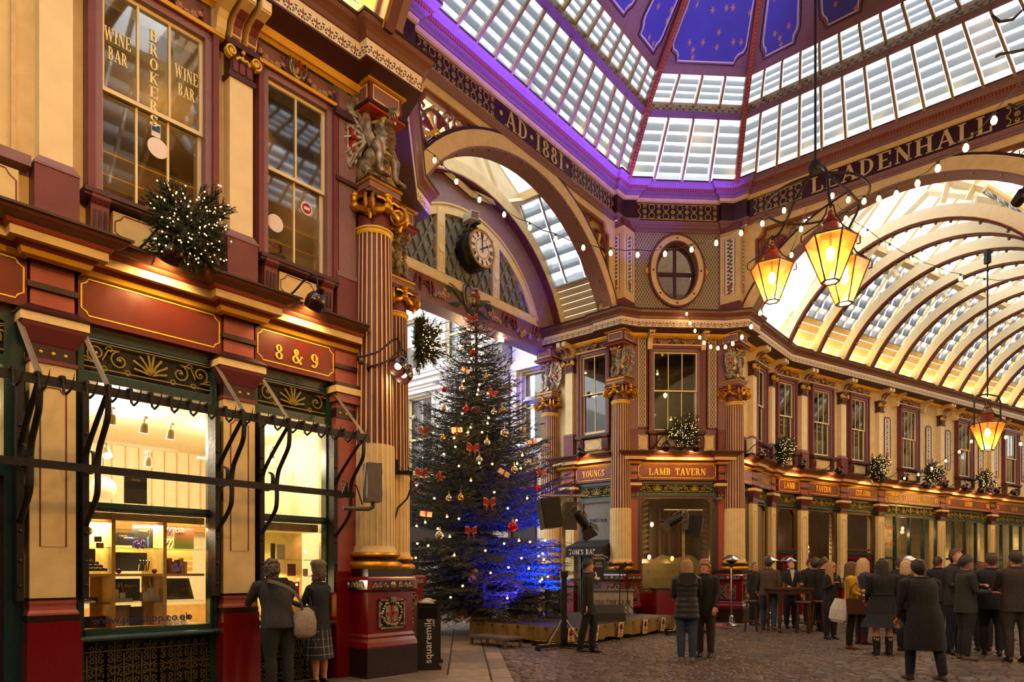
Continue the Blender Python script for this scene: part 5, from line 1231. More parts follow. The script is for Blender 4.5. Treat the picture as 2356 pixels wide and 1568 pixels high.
# clock
pc=pt(1109,572,18.3); ck=thing('hanging_clock',Matrix.Translation(pc)@RZ(ang(P2,P3)),'round black drum clock with white dial hanging before the gate window','clock')
b=B(); b.lathe([(0,0),(.5,0),(.52,.03),(.52,.5),(.48,.52),(0,.52)],36); b.ob('drum',blackg,ck,RX(-PI/2)@T(0,0,0),40)
b=B(); strap(b,arc(0,0,.475,0,2*PI,36)[:-1],.05,-.03,.02,0,closed=True); strap(b,arc(0,0,.255,0,2*PI,32)[:-1],.02,-.015,0,0,closed=True); b.ob('gilt_ring',gold,ck)
B().prism(arc(0,0,.46,0,2*PI,36)[:-1],'y',-.008,.0).ob('dial',mat('clock_white','#efe6e0',.2,var=0),ck)
b=B()
for k,nm in enumerate(('XII','I','II','III','IIII','V','VI','VII','VIII','IX','X','XI')):
    c=B(); n_=len(nm); 
    for q,ch in enumerate(nm):
        x=(q-(n_-1)/2)*.038
        if ch=='I': c.box(x-.011,x+.011,-.014,-.008,.3,.43)
        else:
            c.prism([(x-.03,.43),(x-.008,.43),(x+.026,.3),(x+.004,.3)],'y',-.014,-.008); c.prism([(x+.012,.43),(x+.024,.43),(x+(-.012 if ch=='X' else .02),.3),(x+(-.024 if ch=='X' else .008),.3)],'y',-.014,-.008)
    b.add(c,RY(k*PI/6))
b.ob('numerals',black,ck)
for nm,a,l in (('minute_hand',rad(-3),.4),('hour_hand',rad(60),.27)): b=B(); b.prism([(-.012,-.12),(.012,-.12),(.016,l*.6),(.03,l*.72),(.0,l),(-.03,l*.72),(-.016,l*.6)],'y',-.03,-.02); b.ob(nm,black,ck,RY(a))
b=B(); b.tube([(0,.25,.5),(0,.25,.75)],.05,8); b.box(-.06,.06,.1,1.0,.72,.82); b.ob('bracket',black,ck)
cc=thing('camera_box',Matrix.Translation(pt(1082,500,18.2))@RZ(ang(P2,P3)-.4)@RX(.2),'white weatherproof camera housing above the hanging clock','camera'); box(-.12,.12,-.3,.22,-.1,.1).ob('housing',white,cc); box(-.1,.1,-.31,-.3,-.08,.08).ob('front_glass',grey,cc); b=B(); b.tube([(0,0,-.1),(0,.1,-.3),(0,.5,-.35)],.04,6); b.ob('arm',grey,cc)
# vault of the passage: end ribs, louvres, glazed top
pv=struct('ceiling',MG)
def rib(par,y0,y1,c,zc,ri,ro,a0,n=24,m=(cream,maroon),name='roof_rib'):
    b=B()
    for i in range(n):
        t0=a0+(PI-2*a0)*i/n; t1=a0+(PI-2*a0)*(i+1)/n
        q=lambda r,t,y:(c+r*math.cos(t),y,zc+r*math.sin(t))
        b.loft([[q(ri,t0,y0),q(ro,t0,y0),q(ro,t0,y1),q(ri,t0,y1)],[q(ri,t1,y0),q(ro,t1,y0),q(ro,t1,y1),q(ri,t1,y1)]],0,cap=False)
        b.loft([[q(ri-.04,t0,y0-.02),q(ri,t0,y0-.02),q(ri,t0,y1+.02),q(ri-.04,t0,y1+.02)],[q(ri-.04,t1,y0-.02),q(ri,t1,y0-.02),q(ri,t1,y1+.02),q(ri-.04,t1,y1+.02)]],1,cap=False)
    return b.mesh(name,list(m),50)
inst('roof_rib',rib(None,yg-.22,yg-.02,GX,7.6,4.4,4.75,.3),pv)
# sloping upper roof: ridge along y, rafters, glass and side louvres
for s in (-1,1):
    for (x0,z0,x1,z1,np_,nm) in ((4.62,9.1,3.75,10.4,3,'boards'),(3.75,10.4,2.3,12.5,6,'louvre'),(2.3,12.7,.0,13.9,1,'glass')):
        if nm=='boards':
            b=B(); 
            for k in range(8): f0,f1=k/8,(k+1)/8; b.quad((GX+s*(x0+(x1-x0)*f0),.3,z0+(z1-z0)*f0),(GX+s*(x0+(x1-x0)*f0),yg,z0+(z1-z0)*f0),(GX+s*(x0+(x1-x0)*f1+.02),yg,z0+(z1-z0)*f1),(GX+s*(x0+(x1-x0)*f1+.02),.3,z0+(z1-z0)*f1))
            b.ob('boarding',creamw,pv)
        else:
            for c_ in range(3):
                y0,y1=.4+c_*.72,.4+(c_+1)*.72
                for r_ in range(np_):
                    f0,f1=r_/np_-.02,(r_+1)/np_+.03; b=B(); o=.07 if nm=='louvre' else 0
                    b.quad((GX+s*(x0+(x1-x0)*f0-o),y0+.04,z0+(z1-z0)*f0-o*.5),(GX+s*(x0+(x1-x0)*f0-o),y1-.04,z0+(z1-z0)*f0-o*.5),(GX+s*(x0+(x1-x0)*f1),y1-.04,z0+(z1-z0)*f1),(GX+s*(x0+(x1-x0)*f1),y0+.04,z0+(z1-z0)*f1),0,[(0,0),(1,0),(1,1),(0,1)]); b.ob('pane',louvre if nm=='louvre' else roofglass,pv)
            for c_ in range(4):
                y=.4+c_*.72; B().tube([(GX+s*x0,y,z0),(GX+s*x1,y,z1)],.06,4,fl=(1,.6)).ob('rafter',creamw if nm!='louvre' else mauve,pv)
    b=B(); b.box(GX+s*2.3-.1,GX+s*2.3+.1,.3,yg,12.45,12.72); b.ob('purlin',cream,pv)
    for y in (.45,yg-.1): B().tube([(GX+s*2.3,y,12.5),(GX+s*1.2,y,11.95),(GX,y,11.75)],.1,4).ob('strut',creamw,pv); B().tube([(GX+s*1.3,y,12.0),(GX+s*.3,y,13.3)],.06,4).ob('strut',creamw,pv)
b=B(); b.box(GX-.08,GX+.08,.3,yg,13.75,13.95); b.ob('ridge',creamw,pv)
b=B(); b.poly([(GX-4.6,yg+.05,9),(GX-2.3,yg+.05,12.7),(GX,yg+.05,13.9),(GX+2.3,yg+.05,12.7),(GX+4.6,yg+.05,9),(GX+3.95,yg+.05,9.6)]+[(GX+4.5*math.cos(t),yg+.05,7.6+4.5*math.sin(t)) for t in [.5+(PI-1)*i/16 for i in range(17)]]+[(GX-3.95,yg+.05,9.6)]); b.ob('gable',creamw,pv)
# passage left side wall (behind the near columns)
nw=struct('wall_passage'); M=frame(P2,rad(140.9)); box(0,2.6,0,.4,0,9).ob('wall_face',cream,nw,M); box(.0,(P2-P1).length,.08,.4,0,9).ob('wall_face',cream,nw,FN)
# ---------------------------------------------------------------- tavern corner: chamfer, passage return and the curved avenue beyond
frosted=glassmat('etched_glass',(.6,.52,.3,1),.5,.2,.4,(.5,.4,.16,1))
wood2=mat('brown_window_frame','#5a3217',.35,var=.2)
def pubwin(M,xa,xb,zt=3.7,zb=.9,ngr=1,frost=.0,etch=True):
    WN[0]+=1; w=struct('window_%d'%WN[0],M); f=.09
    b=B(); frame_rects(b,((xa,xa+f,0,4.16),(xb-f,xb,0,4.16),(xa+f,xb-f,3.72,3.82),(xa+f,xb-f,4.08,4.16)),.1,.22)
    for k in range(1,ngr): x=xa+(xb-xa)*k/ngr; b.box(x-.04,x+.04,.1,.22,3.8,4.1)
    b.ob('frame',green,w)
    for k in range(ngr): transom(w,xa+f*.9+(xb-xa-1.8*f)*k/ngr+.03,xa+f*.9+(xb-xa-1.8*f)*(k+1)/ngr-.03,3.83,4.08,.13)
    x0,x1=xa+f,xb-f; b=B(); P=[(x0,zb),(x1,zb),(x1,zt),(x0,zt)]; e=.09;c=.16
    I=[(x0+e,zb+e)]+[(x1-e,zb+e)]+[(x1-e,zt-e-c),(x1-e-c*.3,zt-e-c*.3),(x1-e-c,zt-e)]+[(x0+e+c,zt-e),(x0+e+c*.3,zt-e-c*.3),(x0+e,zt-e-c)]
    strap(b,[(x0+e*.5,zb+e*.5),(x1-e*.5,zb+e*.5),(x1-e*.5,zt-e*.5),(x0+e*.5,zt-e*.5)],e*1.1,.1,.2,0,closed=True)
    for sx,x in ((1,x0+e),(-1,x1-e)): b.prism([(x,zt-e),(x+sx*c,zt-e),(x+sx*c*.35,zt-e-c*.35),(x,zt-e-c)],'y',.1,.2)
    b.ob('wood_frame',wood2,w); box(x0+e,x1-e,.15,.156,zb+e,zt-e).ob('pane',clear,w)
    if etch:
        b=B(); m=.16
        n=int((zt-zb-1.2)/.16)
        for s,x in ((1,x0+e+.04),(-1,x1-e-.04)):
            for k in range(n):
                z=zb+1.15+k*.16; b.prism([(x,z),(x+s*m,z+.05),(x+s*m*1.1,z+.11),(x+s*m*.5,z+.1),(x,z+.07)],'y',.145,.149)
        cx=(x0+x1)/2; w_=(x1-x0)/2-.12
        P=[(cx-w_,zb+.12),(cx+w_,zb+.12)]+[(cx+w_*math.cos(t),zb+.75+.35*abs(math.sin(t*1.0))+.06*math.sin(t*7)) for t in [PI*i/24 for i in range(25)]]
        b.poly([(x,.148,z) for x,z in P]); b.ob('etched_border',frosted,w)
    return w
# -- chamfer
wt=struct('wall_tavern',FL); LL=(P4-P3).length
HL=[(.48,2.88,0,4.16),(.98,2.32,5.55,8.0)]
wallgrid(0,LL,0,9,HL,.14,.42).ob('wall_face',mauve,wt)
for x in (.38,LL-.36):
    put(GPR,wt,x,'pier'); b=B(); b.box(x-.13,x+.13,-.04,.2,4.93,5.66,0); b.box(x-.13,x+.13,-.05,.2,5.66,5.72,1); b.box(x-.12,x+.12,-.01,.2,5.72,8.5,1); b.ob('upper_pier',[maroon,mauve],wt)
for x in (.52,LL-.76):
    b=B(); b.box(x,x+.25,.06,.14,5.72,8.5,1); strap(b,[(x+.02,5.76),(x+.23,5.76),(x+.23,8.46),(x+.02,8.46)],.02,.04,.06,0,closed=True); b.ob('lattice_panel',[creamw,diam],wt); b=B(); b.box(x-.04,x,.02,.14,5.72,8.5); b.box(x+.25,x+.29,.02,.14,5.72,8.5); b.ob('panel_border',maroon,wt)
cornice(jog([.38,LL-.36],.2,LL-.2,.15,.12),LOWC,'shop_cornice',wt)
sash(FL,.99,2.31,5.63,7.96,3); sill_set(wt,.8,2.52,5.62,True); spanel(wt,.5,.82,5.05,5.5); spanel(wt,2.5,2.8,5.05,5.5)
def fzz(p,xa,xb,n=1):
    b=B(); b.box(xa,xb,-.04,.14,8.12,8.16,0); b.box(xa,xb,.06,.14,8.16,8.45,1); b.ob('frieze_panel',[cream,mauve],p); c=(xa+xb)/2
    inst('shield',shield_me,p,T(c,.03,8.3)@SC(.9))
    for s in (-1,1): inst('flower_swag',swag_me,p,T(c+s*.36,.05,8.28)@SC(min(1,(xb-xa)/1.45),1,1))
fzz(wt,.85,2.46); 
cs=B(); cs.prism([(0.14,8.0),(-.05,8.0),(-.07,8.05),(-.09,8.2),(-.15,8.27),(-.3,8.33),(-.33,8.36),(-.33,8.46),(.14,8.46)],'x',-.07,.07,0); cs.box(-.09,.09,-.35,.1,8.42,8.47,0); cs.box(-.05,.05,-.335,-.3,8.36,8.4,1); cs=cs.mesh('scroll_console',[cream,maroon])
for x in (.86,2.46): inst('console',cs,wt,T(x))
fascia(FL,.5,2.86,'red fascia board with two gold words between the tavern corner columns',[('LAMB',1.16,.2,.66,4.32),('TAVERN',2.08,.2,.92,4.32)],4.17,4.68)
pubwin(FL,.48,2.88,3.72,.85,2)
box(.48,2.88,.05,.3,0,.85).ob('stall_riser',granite,wt)
t=thing('window_lettering',FL@T(1.55,.14,0),'faded wine and spirit lettering etched in the big tavern window','sign')
for s,z,h in (('WINE AND SPIRIT',1.42,.12),('MERCHANTS',1.2,.1)): letters(t,s,h,1.5 if h>.11 else 1.1,mat('etched_brown','#6b5527',.5),T(0,0,z),.002)
# -- passage return with Tom's bar
wy=struct('wall_passage_east',FY); LY=2.55
HY=[(1.02,2.3,0,4.16),(1.16,2.02,5.6,8.0)]
wallgrid(0,LY,0,9,HY,.14,.42).ob('wall_face',cream,wy)
put(GP,wy,.72,'pilaster'); 
b=B(); b.box(.55,.9,-.04,.2,4.93,5.66,0); b.box(.55,.9,-.05,.2,5.66,5.72,1); b.box(.6,.86,-.02,.2,5.72,7.7,2); b.ob('upper_pilaster',[maroon,mauve,creamw],wy); inst('capital',UP['capital'],wy,T(.73)); inst('console',UP['console'],wy,T(.73))
cornice(jog([.72],.3,LY-.2,.26,.12),LOWC,'shop_cornice',wy)
sash(FY,1.18,2.02,5.66,8.02,2); sill_set(wy,1.0,2.2,5.6); fzz(wy,1.0,2.3)
fascia(FY,.98,2.32,'red fascia board with one gold word in the passage, left of the corner column',[('YOUNGS',1.62,.2,.78,4.33)],4.17,4.68)
WN[0]+=1; w=struct('window_%d'%WN[0],FY); b=B(); frame_rects(b,((1.02,1.1,0,4.16),(2.22,2.3,0,4.16),(1.1,2.22,3.62,3.72),(1.1,2.22,4.06,4.16)),.1,.22); b.ob('frame',green,w); transom(w,1.12,2.2,3.73,4.06,.13)
b=B(); strap(b,[(1.14,2.42),(2.18,2.42),(2.18,3.58),(1.14,3.58)],.09,.1,.2,closed=True); b.ob('wood_frame',wood2,w); box(1.16,2.16,.15,.156,2.44,3.56).ob('pane',mat('grey_blind_glass','#6f6a63',.25,var=.1),w)
letters(w,"TOM'S BAR",.1,.62,black,T(1.7,.14,2.98),.002)
WN[0]+=1; w=struct('door_2',FY); b=B(); b.box(1.1,2.22,.16,.2,0,2.0); 
for x in (1.16,1.7): b.box(x,x+.46,.13,.16,.2,.95); b.box(x,x+.46,.13,.16,1.1,1.9)
b.ob('door_leaf',wood,w)
aw=thing('awning',FY,'black canvas awning with white lettering over a dark door','awning')
b=B(); b.quad((.98,.1,2.42),(.98,-.6,2.2),(2.3,-.6,2.2),(2.3,.1,2.42)); b.quad((.98,.1,2.4),(2.3,.1,2.4),(2.3,-.6,2.18),(.98,-.6,2.18)); b.box(.98,2.3,-.62,-.6,1.93,2.22); b.quad((.98,.1,2.42),(.98,.1,1.95),(.98,-.6,1.93),(.98,-.6,2.2)); b.quad((2.3,-.6,2.2),(2.3,-.6,1.93),(2.3,.1,1.95),(2.3,.1,2.42)); b.ob('canvas',mat('black_canvas','#17171a',.7,var=.1),aw)
letters(aw,"TOM'S BAR",.15,.95,white,T(1.62,-.622,1.99),.004)
# -- short bay right of the corner, then the avenue
wc=struct('wall_avenue_near',FA2); LA2=3.8
HA2=[(.5,1.4,0,4.16),(1.8,2.88,0,4.16),(1.9,2.66,5.6,7.98)]
wallgrid(0,LA2,0,9,HA2,.14,.42).ob('wall_face',cream,wc)
box(.3,1.5,.1,.3,0,4.6).ob('green_pier',green,wc)
for x in (1.62,3.3): put(GP,wc,x,'pilaster'); put(UP,wc,x,'upper_pilaster')
box(.35,1.3,.0,.2,4.93,5.6).ob('pedestal_course',maroon,wc)
cornice(jog([1.62,3.3],.3,LA2+.02,.26,.12),LOWC,'shop_cornice',wc)
sash(FA2,1.92,2.64,5.66,7.96,2); sill_set(wc,1.8,2.9,5.6); fzz(wc,1.75,3.0)
fascia(FA2,1.84,3.08,'narrow red fascia board with one word between the first two cream pilasters',[('YOUNGS',2.46,.18,.8,4.34)],4.17,4.66); fascia(FA2,.4,1.4,'blank red fascia board tucked behind the right corner column','',4.17,4.66)
pubwin(FA2,1.84,3.08,3.7,.9,1,etch=False)
wb=struct('wall_avenue',FB); LB=34.0
PB=[1.4,3.72,6.18,10.8,15.25,19.7,24.1,28.5]
bays=[(-.1,1.2,'pub'),(1.62,3.5,'pub'),(3.93,5.97,'pub'),(6.4,10.58,'leon'),(11.02,15.03,'leon'),(15.47,19.48,'leon'),(19.9,23.9,'leon'),(24.3,28.3,'leon')]
UW=[(.1,.86,2),(2.0,3.0,3),(4.3,5.25,3),(7.72,8.85,4),(12.25,13.4,3),(16.6,17.85,4),(21.2,22.4,4),(25.6,26.8,4)]
HB=[(a,c,0,4.16) for a,c,_ in bays]+[(a-.02,c+.02,5.58,7.98) for a,c,_ in UW]
wallgrid(-.1,LB,0,9,HB,.14,.42).ob('wall_face',cream,wb)
for x in PB: put(GP,wb,x,'pilaster'); put(UP,wb,x,'upper_pilaster')
cornice(jog(PB,-.02,LB,.26,.12),LOWC,'shop_cornice',wb)
for a,c,n in UW: sash(FB,a,c,5.64,7.95,n); sill_set(wb,a-.2,c+.2,5.6); fzz(wb,a-.3,c+.3)
vp=B(); P=[(-.2,5.95),(-.16,5.85),(.16,5.85),(.2,5.95),(.2,7.42),(.16,7.52),(-.16,7.52),(-.2,7.42)]
vp.prism(P,'y',.11,.14,1); strap(vp,P,.035,.09,.12,0,closed=True); vp.prism([(-.1,6.15),(.1,6.15),(.08,6.0),(.03,5.95),(.06,5.9),(-.06,5.9),(-.03,5.95),(-.08,6.0)],'y',.1,.11,2); vp=vp.mesh('painted_panel',[maroon,vine,mat('terracotta_vase','#9a5a40',.5)])
for x in (6.82,9.9,11.48,14.4,15.9,18.7,20.4,23.2): inst('vine_panel',vp,wb,T(x))
for x in (7.3,9.3,11.95,13.85,16.2,18.25,20.8,22.9): inst('console',cs,wb,T(x))
NM='red fascia board of the avenue: '
fascia(FB,.0,1.18,NM+'second beyond the tavern corner, one four-letter gold word',[('LAMB',.58,.2,.6,4.33)],4.17,4.66)
fascia(FB,1.62,3.48,NM+'one six-letter gold word, between two cream pilasters',[('TAVERN',2.5,.2,.9,4.33)],4.17,4.66)
fascia(FB,3.95,5.95,NM+'with EST.1780 in gold',[('EST.1780',4.95,.2,.98,4.33)],4.17,4.66)
fascia(FB,6.42,7.55,'small orange-lit fascia board with two lines of gold words',[('OSTERIA DEL',6.98,.13,.9,4.46),('MERCATO',6.98,.13,.66,4.27)],4.17,4.66)
fascia(FB,7.55,10.56,NM+'wide orange-lit one numbered 13',[('13',7.85,.2,.22,4.33),('LEON',9.05,.2,.66,4.33),('13',10.26,.2,.22,4.33)],4.17,4.66)
fascia(FB,11.04,15.0,NM+'plain dark red one numbered 14',[('14',11.3,.2,.24,4.33),('LEON',13.0,.2,.66,4.33),('14',14.75,.2,.24,4.33)],4.17,4.66)
fascia(FB,15.5,19.45,NM+'last one, cut by the frame edge',[('15',15.75,.2,.24,4.33),('LEON',17.4,.2,.66,4.33)],4.17,4.66)
def leon(xa,xb,n):
    WN[0]+=1; w=struct('window_%d'%WN[0],FB); f=.09; b=B(); iw=(xb-xa)/n
    L=[(xa+iw*k-f/2,xa+iw*k+f/2,0,4.16) for k in range(n+1)]+[(xa,xb,3.66,3.76),(xa,xb,4.08,4.16),(xa,xb,.85,.95)]+[(xa,xa+iw,1.98,2.06)]
    frame_rects(b,L,.1,.22); b.ob('frame',green,w)
    for k in range(n):
        transom(w,xa+iw*k+.06,xa+iw*(k+1)-.06,3.77,4.08,.13); box(xa+iw*k+.05,xa+iw*(k+1)-.05,.15,.156,.95,3.66).ob('pane',clear,w)
    box(xa,xb,.12,.3,0,.85).ob('stall_riser',granite,w)
pubwin(FB,-.05,1.18,3.7,2.2,1,etch=False); pubwin(FB,1.62,3.5,3.7,.9,1); pubwin(FB,3.93,5.97,3.7,2.25,1,etch=False)
for a,c,k in bays[3:]: leon(a,c,4 if a>6.5 and a<11 else 4)
for xa,xb,nm in ((-.05,1.18,'door_3'),(3.95,5.95,'door_4')):
    w=struct(nm,FB); b=B(); b.box(xa,xb,.16,.2,0,2.1)
    for k in range(2):
        x=xa+.08+k*(xb-xa-.16)/2; b.box(x,x+(xb-xa)/2-.14,.13,.16,.2,.9)
    b.ob('door_leaf',granite,w); k=B()
    for q in range(2): x=xa+.16+q*(xb-xa-.16)/2; k.box(x,x+(xb-xa)/2-.3,.12,.16,1.0,1.95)
    k.ob('pane',frosted,w); box(xa,xb,.1,.22,2.1,2.2).ob('head',green,w)
# interiors: dim rooms with warm lamps, seen through the glass
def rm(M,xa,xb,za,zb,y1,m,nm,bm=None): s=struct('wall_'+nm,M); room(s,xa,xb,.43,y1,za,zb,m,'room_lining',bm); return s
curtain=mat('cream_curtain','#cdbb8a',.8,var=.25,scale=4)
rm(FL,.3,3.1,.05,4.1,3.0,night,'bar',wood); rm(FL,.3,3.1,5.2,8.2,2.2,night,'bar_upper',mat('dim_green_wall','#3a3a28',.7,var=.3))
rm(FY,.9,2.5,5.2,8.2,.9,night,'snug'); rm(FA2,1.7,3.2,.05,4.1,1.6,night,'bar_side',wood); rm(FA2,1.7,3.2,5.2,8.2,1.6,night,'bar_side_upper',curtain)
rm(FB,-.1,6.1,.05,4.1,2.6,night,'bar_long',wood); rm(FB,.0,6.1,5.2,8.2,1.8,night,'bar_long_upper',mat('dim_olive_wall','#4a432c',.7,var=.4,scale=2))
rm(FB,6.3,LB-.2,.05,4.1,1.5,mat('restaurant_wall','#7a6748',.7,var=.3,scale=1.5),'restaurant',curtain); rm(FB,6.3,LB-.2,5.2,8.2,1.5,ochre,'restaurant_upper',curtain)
def glow(M,x,y,z,p,label,grp,r=.06,b=True):
    t=thing('lamp_globe',M@T(x,y,z),label,'lamp',grp); B().lathe([(0,-r*1.4),(r*.7,-r*.8),(r,0),(r*.75,r*.9),(r*.2,r*1.3)],12).ob('shade',bulbmat,t,None,60); k=B(); k.tube([(0,0,r),(0,0,r+.6)],.008,5); k.ob('cord',black,t)
    if p: lamp('POINT',M@Vector((x,y,z-.15)),p,WARM2,.08)
G2='warm lamps glowing inside the tavern and restaurant windows'
for M,x,y,z,p,l in ((FL,1.25,1.2,2.95,30,'pointed glass pendant inside the big tavern window'),(FL,.72,1.0,1.95,8,'bare wall lamp at the left edge of the big tavern window'),(FL,1.35,1.9,1.95,14,'left low bowl lamp over the tavern bar'),(FL,2.1,1.9,1.9,14,'right low bowl lamp over the tavern bar'),(FL,1.7,1.3,7.0,10,'lamp inside the upper tavern window'),(FB,2.9,.9,2.4,22,'chandelier lamp inside the tall avenue window under the six-letter board'),(FB,.5,1.1,7.2,8,'lamp inside the upper window of the second avenue bay'),(FB,2.5,1.2,7.1,12,'lamp inside the upper window above the six-letter board'),(FB,4.8,1.2,6.9,12,'lamp inside the upper window above the EST.1780 board'),(FB,4.9,1.2,3.0,14,'lamp behind the window under the EST.1780 board'),(FB,8.3,.8,7.0,10,'lamp inside the upper window between the first two vine panels'),(FB,12.8,.8,6.9,10,'lamp inside the upper window behind the single far lantern'),(FB,9.4,.9,3.3,20,'lamp inside the wide orange-lit restaurant front'),(FB,14.2,.9,2.2,20,'lamp inside the restaurant front behind the tall young man'),(FB,17.5,.9,3.0,20,'lamp inside the last restaurant front before the frame edge'),(FB,7.0,.9,3.2,18,'lamp behind the red-lettered restaurant glass'),(FB,21.5,.9,3.0,30,'lamp inside the farthest restaurant window')): glow(M,x,y,z,p,l,None)
b=B()
for i in range(7): b.box(.55+i*.33,.6+i*.33,2.6,2.9,1.9,3.6)
b.box(.4,3.0,2.2,2.9,1.75,1.9); b.box(.4,3.0,1.9,2.4,.05,1.15); props(b.ob('bar_counter',wood,None,FL),'dark wooden bar with uprights behind the big tavern window','counter')
t=thing('window_lettering',FB@T(7.0,.14,0),'red handwritten lettering on the first restaurant pane','sign')
for s,z in (('Osteria',3.15),('del',2.85),('mercato',2.5)): font_mesh('lettering',s,.3,mat('red_neon_script','#b02a1c',.5),t,T(0,0,z),.25)
ml=mat('menu_board','#6a1220',.4); props(box(8.2,9.2,.05,.09,1.62,1.95).ob('menu_board',ml,None,FB),'dark red board below the number 13 window','sign'); props(box(6.08,6.28,-.05,-.035,1.5,1.62).ob('brass_plate',goldp,None,FB),'small brass plate on the pilaster behind the crowd','plate')
props(box(15.15,15.35,-.05,-.035,1.85,2.25).ob('yellow_notice',mat('yellow_sign','#d9a51c',.5),None,FB),'yellow notice on the pilaster between the number 14 and 15 bays','sign')
# ---------------------------------------------------------------- avenue roof: ribs, lit boarding, louvres, glazed top
vr=struct('ceiling',FB); AX=4.35
def sidex(dn): return -dn    # distance out from the front
ribm2=B(); n=26
def rpt(t,r): return (AX-r*math.cos(t),7.05+r*math.sin(t))
rb=[];a0=.47
for i in range(n):
    t0=a0+(PI-2*a0)*i/n; t1=a0+(PI-2*a0)*(i+1)/n
    for (r0,r1,w,m) in ((4.0,4.32,.06,0),(3.93,3.985,.075,1),(3.985,4.0,.09,2)):
        q=lambda r,t,x:(x,-rpt(t,r)[0],rpt(t,r)[1])
        ribm2.loft([[q(r0,t0,-w),q(r1,t0,-w),q(r1,t0,w),q(r0,t0,w)],[q(r0,t1,-w),q(r1,t1,-w),q(r1,t1,w),q(r0,t1,w)]],m,cap=False)
# upper bracing up to the glazed roof and stubs
for s in (0,1):
    f=(lambda d,z: (0,-(d if s==0 else 2*AX-d),z))
    ribm2.tube([f(2.2,11.2),f(2.9,11.75),f(AX,12.6)],.12,4,0,fl=(1,.6)); ribm2.tube([f(2.6,11.1),f(2.3,11.6)],.09,4,0); ribm2.tube([f(3.2,11.3),f(3.0,12.1)],.09,4,0)
    for k in range(7):
        t=a0+.15+k*.2; d,z=rpt(t,3.9); ribm2.ball(f(d,z),(.05,.04,.05),6,4,3)
ribme=ribm2.mesh('roof_rib',[mat('rib_cream','#efe4c4',.5,var=.05),mat('rib_dark_red','#5b1d1f',.45),mat('rib_gold_line','#c79a45',.45),grey],45)
SR=1.58; X0=-.55; NR=20
def roofbay(par,M0,x0,x1,pane_parts):
    sides=((0,lambda d:-d),(1,lambda d:-(2*AX-d)))
    for s,fy in sides:
        b=B(); P=[(.0,8.95),(.2,9.15),(.4,9.35),(.6,9.55),(.78,9.73),(.95,9.9)]
        for (d0,z0),(d1,z1) in zip(P,P[1:]): b.quad((x0,fy(d0),z0),(x1,fy(d0),z0),(x1,fy(d1-.03),z1),(x0,fy(d1-.03),z1))
        b.ob('boarding',creamw,par,M0)
        nc=3; A=(.95,9.9); C=(2.5,11.65); st=B()
        for c in range(nc):
            xa,xb=x0+.1+(x1-x0-.2)*c/nc,x0+.1+(x1-x0-.2)*(c+1)/nc
            for r_ in range(6):
                f0,f1=r_/6-.02,(r_+1)/6+.05; d0,z0=A[0]+(C[0]-A[0])*f0,A[1]+(C[1]-A[1])*f0; d1,z1=A[0]+(C[0]-A[0])*f1,A[1]+(C[1]-A[1])*f1
                q=B() if (pane_parts and s==0) else st
                q.quad((xa+.04,fy(d0+.13),z0-.1),(xb-.04,fy(d0+.13),z0-.1),(xb-.04,fy(d1-.03),z1+.02),(xa+.04,fy(d1-.03),z1+.02),0,[(0,0),(1,0),(1,1),(0,1)])
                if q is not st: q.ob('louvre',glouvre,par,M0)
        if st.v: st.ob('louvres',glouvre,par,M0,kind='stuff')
        m=B()
        for c in range(nc+1):
            x=x0+.1+(x1-x0-.2)*c/nc; m.tube([(x,fy(A[0]+.02),A[1]-.05),(x,fy(C[0]+.02),C[1])],.035,4,fl=(1.6,.7))
        m.box(x0,x1,min(fy(2.45),fy(2.7)),max(fy(2.45),fy(2.7)),11.6,11.8); m.ob('mullions',cream,par,M0)
        g=B()
        for c in range(2): xa,xb=x0+(x1-x0)*c/2+.04,x0+(x1-x0)*(c+1)/2-.04; g.quad((xa,fy(2.6),11.82),(xb,fy(2.6),11.82),(xb,fy(AX-.2),13.4),(xa,fy(AX-.2),13.4))
        g.ob('roof_pane',roofglass,par,M0)
        k=B()
        for c in range(2): x=x0+(x1-x0)*c/2; k.tube([(x,fy(2.6),11.8),(x,fy(AX-.15),13.4)],.05,4)
        k.ob('rafters',creamw,par,M0)
    b=B(); b.box(x0,x1,-AX-.25,-AX+.25,13.35,13.5); b.ob('ridge',creamw,par,M0)
for i in range(NR):
    x=X0+i*SR; inst('roof_rib',ribme,vr,T(x)); 
    roofbay(vr,None,x,x+SR,i<11)
# transition between arch and first rib
b=B(); b.poly([(X0-.2,-.2,8.9),(X0-.2,-.5,10.2),(X0-.2,-1.8,11.9),(X0-.2,-AX,13.4),(X0-.2,-2*AX+1.8,11.9),(X0-.2,-2*AX,8.9)][::1]) if False else None
# uplighters in the gutter of the avenue
for i in range(14):
    x=X0+SR*(i+.5); lamp('AREA',FB@Vector((x,-.3,9.04)),13,(1,.66,.2),1.2,to=FB@Vector((x,-.5,10.4)),size2=.08)
for (x,y) in ((.8,-.28),(2.2,-.28),(3.4,-.28)): lamp('AREA',FA2@Vector((x,y,9.04)),12,(1,.66,.2),1.0,to=FA2@Vector((x,y-.15,10.4)),size2=.08)
# left avenue roof over the camera, same build
vl=struct('ceiling',FA)
for i in range(7):
    x=5.9-i*SR; inst('roof_rib',ribme,vl,T(x)); roofbay(vl,None,x-SR,x,False)
for i in range(4): lamp('AREA',FA@Vector((5.2-i*SR,-.3,9.04)),20,(1,.66,.16),1.2,to=FA@Vector((5.2-i*SR,-.5,10.4)),size2=.08)
